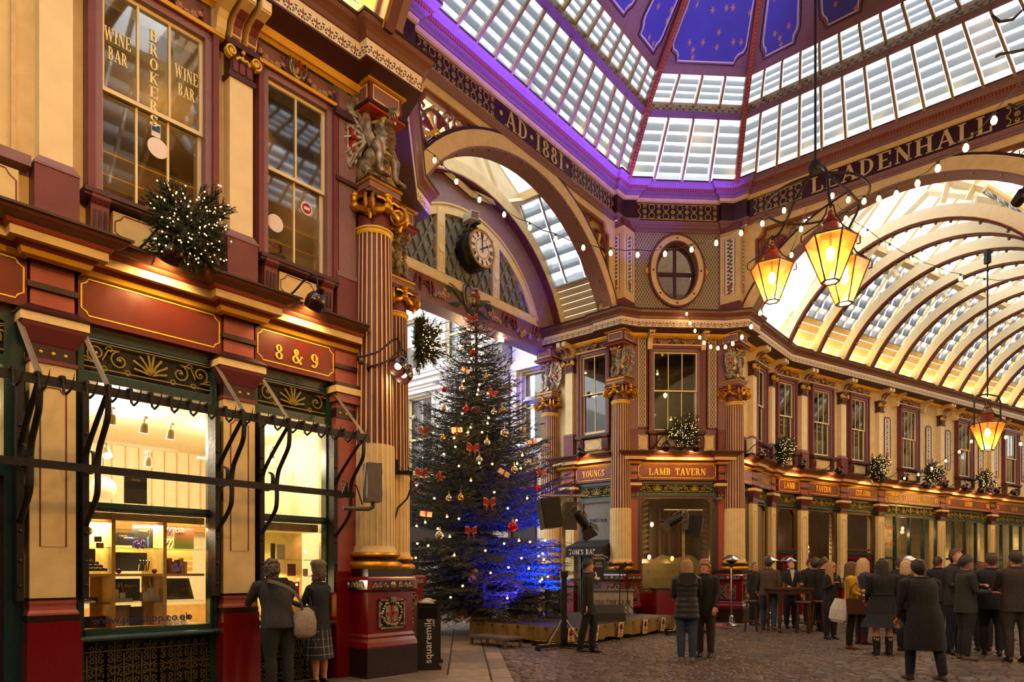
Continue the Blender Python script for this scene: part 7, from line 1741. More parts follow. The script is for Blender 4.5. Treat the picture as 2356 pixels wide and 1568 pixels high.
ts=thing('tree_light_string',Matrix(),'string of warm bulbs wound over the Christmas tree','lights'); tb=B(); tb.ball((0,0,0),.024,8,6); tb=tb.mesh('bulb',bulbmat,60); tsk=box(-.012,.012,-.012,.012,.02,.06).mesh('socket',sock)
pl=[]
for i,(u,v) in enumerate(LB_):
    p=ontree(u,v,1.03); o=inst('bulb',tb,ts,Matrix.Translation(p)); inst('socket',tsk,o); pl.append(p)
    if i%3==0: lamp('POINT',p-Vector((0,.12,0)),3.0,(1,.5,.14),.04)
pl.sort(key=lambda p:-p.z); B().tube([TB+Vector((p.x-TB.x,(p.y-TB.y)*.8,p.z+.05)) for p in pl],.006,3).ob('wire',cable,ts)
bred=mat('red_bauble','#b3121a',.14,metal=.55,var=0); bsil=mat('silver_bauble','#cfc9c4',.2,metal=.8,var=.05); bgol=mat('gold_bauble','#c9973f',.16,metal=.9,var=.05); bmir=mat('mirror_bauble','#e8ddc0',.06,metal=1,var=.4,scale=60)
W_=('topmost','second','third','fourth','fifth','sixth','seventh','eighth','ninth')
def bauble(u,v,r,m,label):
    p=ontree(u,v,1.04); t=thing('bauble',Matrix.Translation(p),label,'bauble','baubles on the Christmas tree'); B().ball((0,0,0),r,16,12).ob('globe',m,t,None,60); b=B(); b.lathe([(.02,r*.95),(.02,r+.03),(.0,r+.035)],8); b.tube([(0,0,r+.03),(0,0,r+.09)],.004,4); b.ob('cap',goldp,t)
for i,(p,r) in enumerate(((A_(828,260),.065),(A_(480,710),.06),(A_(747,940),.068),(B_(78,275),.045),(B_(1270,340),.07),(B_(1030,705),.11))): bauble(*p,r,bred,'%s red bauble from the top of the Christmas tree'%W_[i])
for i,(p,r) in enumerate(((A_(693,700),.07),(A_(125,1050),.065),(A_(998,1345),.075),(B_(713,68),.075))): bauble(*p,r,bsil,'%s silver bauble from the top of the Christmas tree'%W_[i])
for i,(p,r) in enumerate(((A_(985,555),.05),(A_(475,940),.05),(A_(1180,955),.06),(A_(1440,1215),.05),(A_(467,1295),.06),(B_(537,430),.07))): bauble(*p,r,bgol,'%s gold bauble from the top of the Christmas tree'%W_[i])
for i,(p,r) in enumerate(((A_(1080,985),.075),(A_(1208,1240),.11),(B_(1045,170),.09),(B_(425,437),.07),(B_(340,790),.1))): bauble(*p,r,bmir,'%s mirrored gold and silver bauble from the top of the Christmas tree'%W_[i])
bowm=mat('burlap_ribbon','#c9a184',.6,var=.15); bowr=mat('red_satin','#b01018',.25,var=.1)
def bow(u,v,s,label,a=0):
    p=ontree(u,v,1.06); t=thing('ribbon_bow',Matrix.Translation(p)@RY(a)@SC(s*.68),label,'bow','bows on the Christmas tree')
    for nm,m,k,y in (('ribbon',bowm,1,0),('red_stripe',bowr,.4,-.012)):
        b=B()
        for e in (-1,1):
            for P in ([(0,0),(e*.08,.07),(e*.16,.075),(e*.17,.0),(e*.09,-.02),(0,0)],[(0,0),(e*.06,-.08),(e*.09,-.17)]):
                rings=[]
                for x,z in P: w=(.02+.05*min(1,abs(x)/.09))*k; rings.append([(x,y-.03*abs(x)*6,z-w),(x,y-.03*abs(x)*6,z+w),(x,y+.006,z+w),(x,y+.006,z-w)])
                b.loft(rings)
        b.ob(nm,m,t)
    B().ball((0,-.02,0),(.03,.03,.035),8,6).ob('knot',bowr,t)
for i,(p,s,a) in enumerate((((1087,732),1.1,.0),(A_(1060,750),.9,.5),(A_(240,1205),1.0,-.1),(A_(825,1410),1.15,.1),(B_(165,195),1.1,0),(B_(340,230),.8,.8),(B_(1300,185),.9,.4),(B_(810,475),1.1,0),(B_(635,745),1.05,0))): bow(*p,s,'%s burlap and red bow from the top of the Christmas tree'%W_[i],a)
def gift(u,v,w,label,a=.2):
    p=ontree(u,v,1.04); t=thing('gift_box',Matrix.Translation(p)@RY(a)@RZ(.3),label,'gift','little parcels on the Christmas tree'); h=w*.42
    box(-w/2,w/2,-h/2,h/2,-h/2,h/2).ob('box',mat('cream_gift_paper','#e6dbcb',.5,var=.1),t); b=B(); e=.006; b.box(-w*.06,w*.06,-h/2-e,h/2+e,-h/2-e,h/2+e); b.box(-w/2-e,w/2+e,-h*.1,h*.1,-h/2-e,h/2+e); b.ball((0,-h/2,h/2),(.03,.02,.02),6,4); b.ob('ribbon',bowr,t)
for i,(p,w,a) in enumerate(((A_(735,480),.2,.35),(A_(630,1195),.24,-.05),(A_(1535,1340),.22,-.2),(B_(945,195),.25,.5),(B_(205,585),.25,.1))): gift(*p,w,'%s little wrapped parcel from the top of the Christmas tree'%W_[i],a)
for p,l in ((A_(860,950),'upper brown pine cone on the Christmas tree'),(A_(1000,1460),'lower brown pine cone on the Christmas tree')):
    b=B()
    for k in range(7):
        for j in range(8): a=j*PI/4+k*.4; r=.06*math.sin(PI*(k+1.2)/9); b.ball((r*math.cos(a),r*math.sin(a),-.1+k*.03),(.022,.022,.012),4,3)
    props(b.ob('pine_cone',wood,None,Matrix.Translation(ontree(*p,1.03))@RY(1.2)),l,'pine cone')
lamp('SPOT',(1.3,14.9,.75),9000,(.0,.02,1),.06,to=(.25,16.2,2.2),angle=62,blend=.6); lamp('SPOT',(.2,14.6,.8),500,(.05,.03,1),.06,to=(-.6,16,1.6),angle=80,blend=.7)
# ---------------------------------------------------------------- stage and its equipment
S0=Vector((1.1,13.54)); SLf=Vector((-.94,15.4)); SRt=Vector((4.13,17.2)); SBk=SLf+SRt-S0; SZ=.38
sg=thing('stage',Matrix(),'low black stage with pleated khaki skirt and printed cards at the tree','stage')
b=B(); b.prism([tuple(p) for p in (SLf,S0,SRt,SBk)],'z',.3,SZ); b.ob('deck',mat('stage_deck','#2b2624',.5,var=.25),sg)
khaki=mat('khaki_skirt','#8d7440',.7,var=.2,scale=5)
def skirt(a,c,seed,zb=.07):
    q=random.Random(seed); L=(c-a).length; d=(c-a)/L; n=Vector((d.y,-d.x)); N_=int(L/.055); rings=[]
    for i in range(N_+1):
        t=i/N_; f=.025*math.sin(i*.9)+.02*math.sin(i*2.3+seed); p=a+d*L*t
        rings.append([(p.x+n.x*(.01+f*k+.0*k),p.y+n.y*(.01+f*k),z) for z,k in ((SZ-.002,.1),(.3,.6),(.18,1.1),(zb+.02*math.sin(i*.5),1.3))])
    return B().loft(rings,0,close=False,cap=False).ob('skirt',khaki,sg,None,80)
skirt(SLf,S0,1);skirt(S0,SRt,4)
for p in (SLf.lerp(S0,.1),S0.lerp(SLf,.08),S0.lerp(SRt,.1),SRt.lerp(S0,.1),SBk.lerp(S0,.15),S0.lerp(SRt,.5)): B().box(p.x-.05,p.x+.05,p.y-.05+.15,p.y+.05+.15,0,.3).ob('leg',iron,sg)
cardm=mat('pale_card','#d9cdc6',.6,var=.05); palm=mat('card_crimson','#7a1c2a',.5); cgold=mat('card_gold','#b58a3c',.5)
dS=(SRt-S0).normalized(); thS=ang(S0,SRt)
for k,(u,v) in enumerate(((1313,1463),(1370,1457),(1428,1447),(1484,1437),(1525,1437))):
    Mi=frame(S0,thS); x,z=onf(Mi,u,v,.07); t=thing('printed_card',Mi@T(x,-.075,.21)@RX(.06)@RY((.0,.12,.08,.04,.1)[k]),'%s of the pale printed cards pinned along the khaki stage skirt'%('first','second','third','fourth','last')[k],'sign')
    box(-.1,.1,-.002,.002,-.16,.17).ob('card',cardm,t)
    b=B()
    for j in range(7):
        a=rad(-72+24*j); P=[(.012*math.sin(a),.0+.01*math.cos(a)),(.075*math.sin(a),.01+.115*math.cos(a)*1.1),(.085*math.sin(a+.1),.01+.13*math.cos(a+.1))]; strap(b,P,.02,-.006,-.002)
    for j in range(3): strap(b,[(-.05+.02*j,-.03-.012*j),(0,-.015-.012*j),(.05-.02*j,-.03-.012*j)],.008,-.006,-.002)
    b.ob('fan',palm,t)
    for s,z_ in (('LEADENHALL',-.1),('MARKET',-.145)): inst('lettering',text_mesh(s,.035,.17 if len(s)>7 else .11,.003,serif=False).mesh('lettering',cgold),t,T(0,-.003,z_))
st=thing('stage_step',frame((-.94,14.02),ang((-.94,14.02),(-.15,13.2))),'low aluminium step at the left of the stage','step'); alu=mat('aluminium','#8b8178',.35,metal=.6,var=.15)
b=B(); b.box(0,1.15,0,.55,.15,.19,0); b.box(.02,1.13,.02,.53,.19,.195,1); b.ob('tread',[alu,mat('grip_grey','#4a4642',.7)],st)
for x in (.06,1.05):
    for y in (.05,.48): box(x,x+.05,y,y+.05,0,.15).ob('leg',alu,st)
yel=mat('hazard_yellow','#c9a51a',.5)
def lampstand(p,label,th,hgt=2.97,bar=(-.48,.48)):
    t=thing('lighting_stand',Matrix.Translation((p[0],p[1],0))@RZ(th),label,'stand')
    box(-.055,.055,-.055,.055,.08,1.45).ob('mast',black,t); B().box(-.03,.03,-.03,.03,1.45,hgt).ob('inner_mast',mat('worn_yellow_mast','#a08f55',.45,metal=.3,var=.3),t)
    for a in (PI*.22,PI*.78,-PI*.22,-PI*.78):
        Ml=RZ(a); l=B(); l.box(.05,.72,-.035,.035,.03,.1); l.box(.68,.74,-.05,.05,0,.06); s=l.ob('outrigger_leg',black,t,Ml); c=B()
        for k in range(3): c.box(.24+k*.16,.34+k*.16,-.037,.037,.098,.103)
        c.ob('yellow_stripe',yel,s)
        B().tube([(.05,0,.55),(.42,0,.1)],.018,6).ob('brace',alu,t,Ml)
    b=B(); b.tube([(bar[0],0,hgt),(bar[1],0,hgt)],.028,10); b.ob('top_bar',mat('pale_bar','#b3a593',.35,metal=.5),t)
    b=B(); b.box(-.07,.07,-.08,.08,1.38,1.5); b.tube([(.06,0,1.2),(.2,-.05,1.2),(.22,-.05,1.1)],.015,6); b.lathe([(0,-.04),(.07,-.04),(.07,.04),(0,.04)],12,(0,-.08,.2)); b.ob('winch',iron,t)
    return t
def parlight(M,label):
    t=thing('stage_light',M,label,'light'); b=B(); b.lathe([(.0,.2),(.07,.2),(.09,.12),(.1,.0),(.1,-.16),(.085,-.16),(.08,-.1),(0,-.08)],16); b.ob('can',black,t,None,40); c=B()
    for k,(a,l) in enumerate(((0,.2),(PI/2,.16),(PI,.2),(-PI/2,.16))): 
        d=B(); d.prism([(-.1,0),(.1,0),(.15,-l),(-.15,-l)],'y',-.004,.004); c.add(d,T(0,0,-.16)@RZ(a)@T(0,-.1,0)@RX(-.55))
    c.ob('barn_doors',black,t); d=B(); d.tube([(-.12,0,.02),(-.13,0,.3),(0,0,.36),(.13,0,.3),(.12,0,.02)],.012,6); d.ob('yoke',grey,t)
    return t
def speaker_box(M,label,w=.36,h=.6,d=.36):
    t=thing('loudspeaker',M,label,'speaker'); b=B(); b.prism([(-w/2,-d/2),(w/2,-d/2),(w*.36,d/2),(-w*.36,d/2)],'z',-h/2,h/2); b.ob('cabinet',black,t); box(-w*.46,w*.46,-d/2-.012,-d/2,-h*.47,h*.47).ob('grille',mat('grille_black','#1a1918',.8),t); c=B(); c.tube([(-.03,d/2,.1),(-.03,d/2+.06,.05),(-.03,d/2,-.02)],.012,6); c.ob('handle',iron,t); return t
TP=gp(1297,1489); lampstand(TP,'tall lighting stand with yellow-striped feet in front of the stage',.05)
speaker_box(Matrix.Translation(pt(1262,1181,13.25))@RY(-.15)@RZ(.35),'black loudspeaker hung on the left of the front lighting stand',.4,.58)
t=thing('dimmer_box',Matrix.Translation(pt(1314,1186,13.3)),'grey dimmer box hung right of the front lighting mast','box'); box(-.11,.11,-.06,.06,-.27,.27).ob('case',mat('dimmer_grey','#3f3d3c',.5,metal=.2),t); b=B(); b.tube([(0,0,.27),(0,0,.5)],.014,6); b.ob('hook',grey,t)
parlight(Matrix.Translation(pt(1340,1197,13.3))@RX(.5)@RY(-.55),'black stage lamp with barn doors on the right of the front lighting stand')
TP2=(4.14,16.5); lampstand(TP2,'second lighting stand before the big tavern window, behind the two women',.1)
parlight(Matrix.Translation(pt(1552,1196,16.3))@RY(1.0)@RX(.3),'stage lamp tilted left on the second lighting stand'); speaker_box(Matrix.Translation(pt(1600,1210,16.6))@RY(.12)@RZ(-.5),'black loudspeaker turned away on the second lighting stand',.38,.5)
t=thing('dimmer_box',Matrix.Translation(pt(1577,1199,16.35))@RY(.1),'slim dimmer box between lamp and loudspeaker on the second stand','box'); box(-.07,.07,-.05,.05,-.2,.2).ob('case',mat('dimmer_grey','#3f3d3c',.5),t); B().tube([(0,0,.2),(0,0,.3)],.014,6).ob('hook',grey,t)
def sp(u,v): Y=F*(H-SZ)/(v-V0); return Vector(((u-CX)/F*Y,Y,SZ))
t=thing('keyboard_stool',Matrix.Translation(sp(1225,1421))@RZ(.2),'black padded stool on X legs at the left of the stage','stool'); B().loft([[(x*k,y*k,z) for x,y in ((-.22,-.15),(.22,-.15),(.22,.15),(-.22,.15))] for k,z in ((.95,.5),(1,.52),(1,.57),(.9,.59))]).ob('seat',black,t)
for s in (-1,1): B().tube([(s*.16,-.08,.02),(-s*.02,-.05,.5)],.02,6).ob('leg',iron,t); B().tube([(s*.2,-.16,.02),(s*.2,.16,.02)],.018,6).ob('foot_bar',iron,t)
t=thing('keyboard_stand',Matrix.Translation(sp(1276,1420))@RZ(.1),'black keyboard stand with covered top on the stage','stand'); box(-.26,.26,-.16,.16,.74,.88).ob('covered_top',mat('grey_cover','#4a443e',.7),t)
for x in (-.2,.2):
    for y in (-.12,.12): B().tube([(x,y,.02),(x,y,.74)],.018,6).ob('leg',iron,t)
B().box(-.3,.3,-.17,.17,.0,.03).ob('foot_frame',iron,t)
wm=thing('monitor_wedge',Matrix.Translation(sp(1400,1426))@RZ(.15),'black wedge monitor at the front edge of the stage','speaker'); b=B(); b.prism([(-.22,0),(.24,0),(.2,.2),(-.02,.36),(-.2,.16)],'x',-.34,.34); b.ob('cabinet',black,wm); b=B(); b.quad((-.32,-.203,.165),(.32,-.203,.165),(.32,-.03,.352),(-.32,-.03,.352)); b.ob('grille',mat('wedge_grille','#2a2725',.8),wm)
mp=sp(1444,1414); t=thing('microphone_stand',Matrix.Translation(mp),'tripod microphone stand with boom at the right of the stage','stand'); B().tube([(0,0,.15),(0,0,1.05)],.014,6).ob('pole',iron,t); m0=pt(1445,1332,mp.y)-mp; m1=pt(1386,1277,mp.y)-mp
B().tube([m0,m1],.01,6).ob('boom',iron,t); b=B(); b.tube([m1+Vector((-.0,0,.0)),m1+Vector((.14,0,-.06))],.018,8); b.ball(m1,.028,8,6); b.ob('microphone',grey,t)
for k in range(3): a=k*2.1+.4; B().tube([(0,0,.3),(.3*math.cos(a),.3*math.sin(a),.01)],.012,5).ob('leg',iron,t)
mq=sp(1430,1413)+Vector((0,.3,0)); t=thing('music_stand',Matrix.Translation(mq),'thin black stand tilted beside the microphone stand','stand'); B().tube([(0,0,.05),(0,0,1.1)],.014,6).ob('pole',iron,t); B().box(-.02,.3,-.01,.01,0,.12).ob('desk',iron,t,T(0,0,1.08)@RY(-.7)); 
for k in range(3): a=k*2.1; B().tube([(0,0,.3),(.25*math.cos(a),.25*math.sin(a),.0)],.012,5).ob('leg',iron,t)
bc=thing('bar_counter',Matrix.Translation((2.72,18.55,0))@RZ(-.12),'white pop-up bar counter with black lettering behind the stage','counter'); box(-.55,.55,-.25,.25,0,.96).ob('body',mat('counter_white','#b9b2aa',.6,var=.1),bc); box(-.6,.6,-.3,.3,.96,1.0).ob('top',grey,bc); letters(bc,"OLD TOM'S BAR",.11,.95,black,T(.02,-.252,.62),.004)
def board(M,label,lines,w,h):
    t=thing('chalkboard',M,label,'board'); b=B(); frame_rects(b,((-w/2,w/2,0,h),),0,.03); b.ob('slate',mat('slate_board','#22262a',.6,var=.2),t)
    for s,z,sz in lines: font_mesh('chalk',s,sz,white,t,T(0,-.003,z))
    return t
t=board(Matrix.Translation((pt(1377,1338,19.2).x,19.2,pt(1377,1338,19.2).z)),'tall chalkboard with a Christmas menu and a white swan, left of the corner column',(('MERRY',.72,.09),('CHRISTMAS',.64,.07),('OLD',.5,.08),('TOMS',.42,.08)),.29,.88)
b=B(); b.tube([(-.02,-.005,.08),(-.08,-.005,.12),(-.06,-.005,.2),(-.09,-.005,.28),(-.1,-.005,.25)],[.04,.04,.02,.018,.006],6,fl=(1,.2)); b.ball((-.01,-.005,.1),(.06,.004,.04),8,6); b.ob('chalk_swan',white,t)
t=board(Matrix.Translation(sp(1278,1404)+Vector((0,.8,0)))@RX(.2),'small A-board chalkboard behind the keyboard stand',(('BOX',.52,.12),('SO',.38,.12),('CLUB',.2,.1)),.45,.66)
t=thing('water_bottle',Matrix.Translation(sp(1179,1421)),'clear water bottle at the left edge of the stage','bottle'); B().lathe([(0,0),(.035,0),(.036,.15),(.015,.2),(.015,.22)],12).ob('body',clear,t); B().lathe([(0,.22),(.017,.22),(.017,.25),(0,.25)],8).ob('cap',white,t)
props(B().lathe([(0,0),(.035,0),(.045,.12),(.04,.12),(.03,.01)],12).ob('cup',black,None,Matrix.Translation(sp(1187,1421))),'black cup beside the water bottle','cup')
for k,(u,v) in enumerate(((1136,1423),(1158,1421))): props(box(-.16,.16,-.11,.11,0,.004).ob('paper_sheet',white,None,Matrix.Translation(sp(u,v))@RZ(.4+.3*k)),('nearer','farther')[k]+' white paper sheet on the stage before the writing woman','paper')
t=thing('stage_floor_lamp',Matrix.Translation(sp(1246,1413)+Vector((0,0,0))),'small blue-glowing floor lamp on the stage','light'); box(-.1,.1,-.06,.06,0,.07).ob('case',mat('blue_case','#1c2a7a',.4),t); B().ball((.06,-.06,.05),.022,8,6).ob('lens',emitter('blue_led',(.1,.15,1),25),t)
t=thing('lectern',Matrix.Translation(sp(1242,1408)+Vector((0,.2,0))),'pale stand with papers in blue light behind the stool','stand'); b=B(); b.box(-.05,.05,-.04,.04,0,.72); b.ob('post',white,t); B().box(-.2,.2,-.02,.0,0,.16).ob('sheet',white,t,T(0,-.04,.45)@RX(-.3))
# ---------------------------------------------------------------- people
from mathutils.bvhtree import BVHTree
SKIN=mat('skin','#c98f6e',.55,var=.06); SKIN2=mat('skin_tan','#a8714f',.55,var=.06); EYEW=mat('eye_white','#d8cfc6',.3,var=0); EYED=mat('eye_dark','#1c1512',.2,var=0); LIPS=mat('lips','#a0564a',.5,var=0)
def cl(name,c,r=.8,**k): return mat('cloth_'+name,c,r,var=k.pop('var',.18),scale=30,bump=.15,**k)
def ell(cx,cy,z,rx,ry,n=14,p=1.0): return [(cx+rx*math.cos(2*PI*i/n),cy+ry*math.sin(2*PI*i/n),z) for i in range(n)]
def limb(b,P,r,m,n=9): b.tube(P,r,n,m)
def hand(b,w,d,m=0,s=1.0,side=1,curl=.5):
    """palm and five fingers from wrist w along d"""
    d=Vector(d).normalized(); up=Vector((0,0,1)) if abs(d.z)<.9 else Vector((0,-1,0)); a=d.cross(up).normalized(); c=a.cross(d).normalized(); w=Vector(w)
    b.loft([[w+d*t+a*x*k+c*y*k2 for x,y in ((-.03,-.012),(.03,-.012),(.036,0),(.03,.012),(-.03,.012),(-.036,0))] for t,k,k2 in ((-.02,.75,1.4),(.02,.9,1.2),(.075*s,1.05,1),(.09*s,.95,.8))],m)
    for i,(x,l) in enumerate(((-.027,.058),(-.009,.072),(.009,.076),(.026,.066))):
        p=w+d*.085*s+a*x; dn=(d*(1-curl*.4)-c*curl*.6).normalized(); dn2=(d*(1-curl)-c*curl*1.2).normalized(); b.tube([p,p+dn*l*.5,p+dn*l*.5+dn2*l*.5],[.0095,.009,.006],6,m)
    p=w+d*.02*s+a*(.032*side); q=(d*.7+a*side*.6-c*.25*curl).normalized(); b.tube([p,p+q*.035,p+q*.035+(d*.9-c*.3*curl).normalized()*.032],[.012,.011,.007],6,m)
def head_mesh(b,M,mi=0,beard=False,glasses=False):
    """head facing -y about its centre: skull, face planes, nose, eyes, mouth, ears"""
    h=B(); R_=[]
    for z,rx,ry,y in ((-.125,.035,.035,-.03),(-.118,.05,.05,-.035),(-.10,.058,.072,-.022),(-.07,.066,.085,-.01),(-.03,.071,.094,-.002),(.0,.074,.097,.0),(.03,.076,.1,.004),(.06,.075,.098,.008),(.085,.066,.086,.01),(.105,.048,.064,.012),(.118,.02,.03,.014)): R_.append(ell(0,y,z,rx,ry,18))
    h.loft(R_,0)
    for p in h.v: # flatten the face, hollow the eyes
        if p.y<-.05: p.y=-.05+(p.y+.05)*.85
        if p.y<-.05 and .0<p.z<.035 and .015<abs(p.x)<.05: p.y+=.008
    h.loft([[(-.009,-.082,.03),(.009,-.082,.03),(.006,-.088,.035)],[(-.012,-.085,.0),(.012,-.085,.0),(.0,-.1,.003)],[(-.018,-.082,-.026),(.018,-.082,-.026),(.0,-.116,-.024)],[(-.012,-.08,-.034),(.012,-.08,-.034),(.0,-.1,-.034)]],0)
    for s in (-1,1):
        h.ball((s*.03,-.075,.014),(.013,.01,.009),8,6,1); h.ball((s*.03,-.083,.014),(.006,.005,.006),6,4,2); h.box(s*.03-.017,s*.03+.017,-.094,-.08,.032,.037,2 if not beard else 2)
        h.ball((s*.077,.008,-.005),(.01,.02,.032),7,5,0)
    h.ball((0,-.086,-.058),(.024,.008,.007),8,5,3); h.ball((0,-.08,-.1),(.025,.016,.02),8,5,0)
    if glasses:
        for s in (-1,1): h.tube([(s*.032+.021*math.cos(a),-.096,.014+.017*math.sin(a)) for a in [2*PI*i/12 for i in range(12)]],.0022,4,2,loop=True); h.tube([(s*.053,-.095,.016),(s*.076,.0,.012)],.0022,4,2)
        h.tube([(-.011,-.098,.016),(.011,-.098,.016)],.0022,4,2)
    b.add(h,M)
def hair_mesh(kind,seed=1):
    b=B(); q=random.Random(seed); n=20
    def cap(zf,zb,t=.012,vol=1.0):
        """zf: how low at the front, zb: how low at the back"""
        rows=[]; 
        for j in range(9):
            r_=[]
            for i in range(n):
                a=2*PI*i/n; f=(1-math.sin(a))/2   # 1 at the front (-y)
                sd=abs(math.cos(a)); zl=zf*f+zb*(1-f); zl=zl if f>.8 or kind in('bob','long') else zl
                z=.13*vol+(zl-.13*vol)*(j/8)**1.25; zz=max(-.11,min(.118,z)); 
                rr=math.sqrt(max(.0,1-((zz-.005)/(.125))**2)) if zz>.005 else 1-.25*max(0,-zz)/.11
                w=t*(1+.2*q.uniform(-1,1))
                r_.append(((.078*rr+w*vol)*math.cos(a)+0,(.102*rr+w*vol)*math.sin(a)+.008,z))
            rows.append(r_)
        b.loft([ [(0.02*math.cos(2*PI*i/n),.02*math.sin(2*PI*i/n)+.01,.134*vol) for i in range(n)] ]+rows,0,cap=False); b.poly([(0.02*math.cos(2*PI*i/n),.02*math.sin(2*PI*i/n)+.01,.134*vol) for i in range(n)])
    def fall(zend,a0,a1,w0,w1,out=.02,ym=0):
        m=14; R_=[]
        for z,k in ((.08,.9),(.03,1.02),(-.03,1.06),(-.09,1.06),(zend*.6-.03,1.05),(zend,.92)):
            R_.append([((.082*k+out)*math.cos(a0+(a1-a0)*i/m),(.104*k+out)*math.sin(a0+(a1-a0)*i/m)+.01+(ym*(max(0,-z-.1))),z+ (q.uniform(-.02,.01) if z==zend else 0)) for i in range(m+1)])
        inner=[[(x*.86,y*.86,z) for x,y,z in r_] for r_ in R_]
        b.loft([o+i_[::-1] for o,i_ in zip(R_,inner)],0)
    if kind=='short': cap(.065,-.075,.017,1.02)
    elif kind=='balding': cap(.1,-.05,.006)
    elif kind=='curly':
        cap(.06,-.08,.014,1.04)
        for i in range(110):
            a=q.uniform(0,2*PI); z=q.uniform(-.08,.13); f=(1-math.sin(a))/2
            if f>.72 and z<.055: continue
            r=math.sqrt(max(.05,1-(z/.15)**2)); b.ball((.088*r*math.cos(a),.11*r*math.sin(a)+.01,z),q.uniform(.016,.026),5,4)
    elif kind=='bob': cap(.06,-.09,.016,1.05); fall(-.17,-.95,PI+.95,0,0,.016)
    elif kind=='long': cap(.06,-.09,.014,1.03); fall(-.4,-.55,PI+.55,0,0,.02,.12)
    elif kind=='longfront': cap(.06,-.09,.014,1.03); fall(-.36,-1.0,PI+1.0,0,0,.02,-.02)
    return b
HAIRS={}
def haircol(n): return {'brown':mat('hair_brown','#4a3020',.5,var=.4,scale=70,bump=.4),'black':mat('hair_black','#241a14',.45,var=.3,scale=70,bump=.4),'blond':mat('hair_blond','#b98f57',.5,var=.35,scale=80,bump=.5),'pale':mat('hair_pale_blond','#d2b58a',.5,var=.3,scale=80,bump=.5),'grey':mat('hair_grey','#6e6258',.55,var=.35,scale=80,bump=.5),'auburn':mat('hair_dark_auburn','#2a1413',.45,var=.35,scale=80,bump=.4),'mid':mat('hair_mid_brown','#6a4426',.5,var=.35,scale=80,bump=.5)}[n]
def remeshed(b,mats,vox=.017):
    me=b.mesh('tmp',mats); o=bpy.data.objects.new('tmp',me); COL.objects.link(o); r=o.modifiers.new('r','REMESH'); r.mode='VOXEL'; r.voxel_size=vox
    sm=o.modifiers.new('s','SMOOTH'); sm.factor=.5; sm.iterations=3
    dg=bpy.context.evaluated_depsgraph_get(); ev=bpy.data.meshes.new_from_object(o.evaluated_get(dg)); bpy.data.objects.remove(o)
    tree=BVHTree.FromPolygons(b.v,b.f); out=B(); out.v=[v.co.copy() for v in ev.vertices]
    for p in ev.polygons:
        c=p.center; h=tree.find_nearest(c); out.face(list(p.vertices),b.m[h[2]] if h[2] is not None else 0)
    bpy.data.meshes.remove(ev); bpy.data.meshes.remove(me); return out
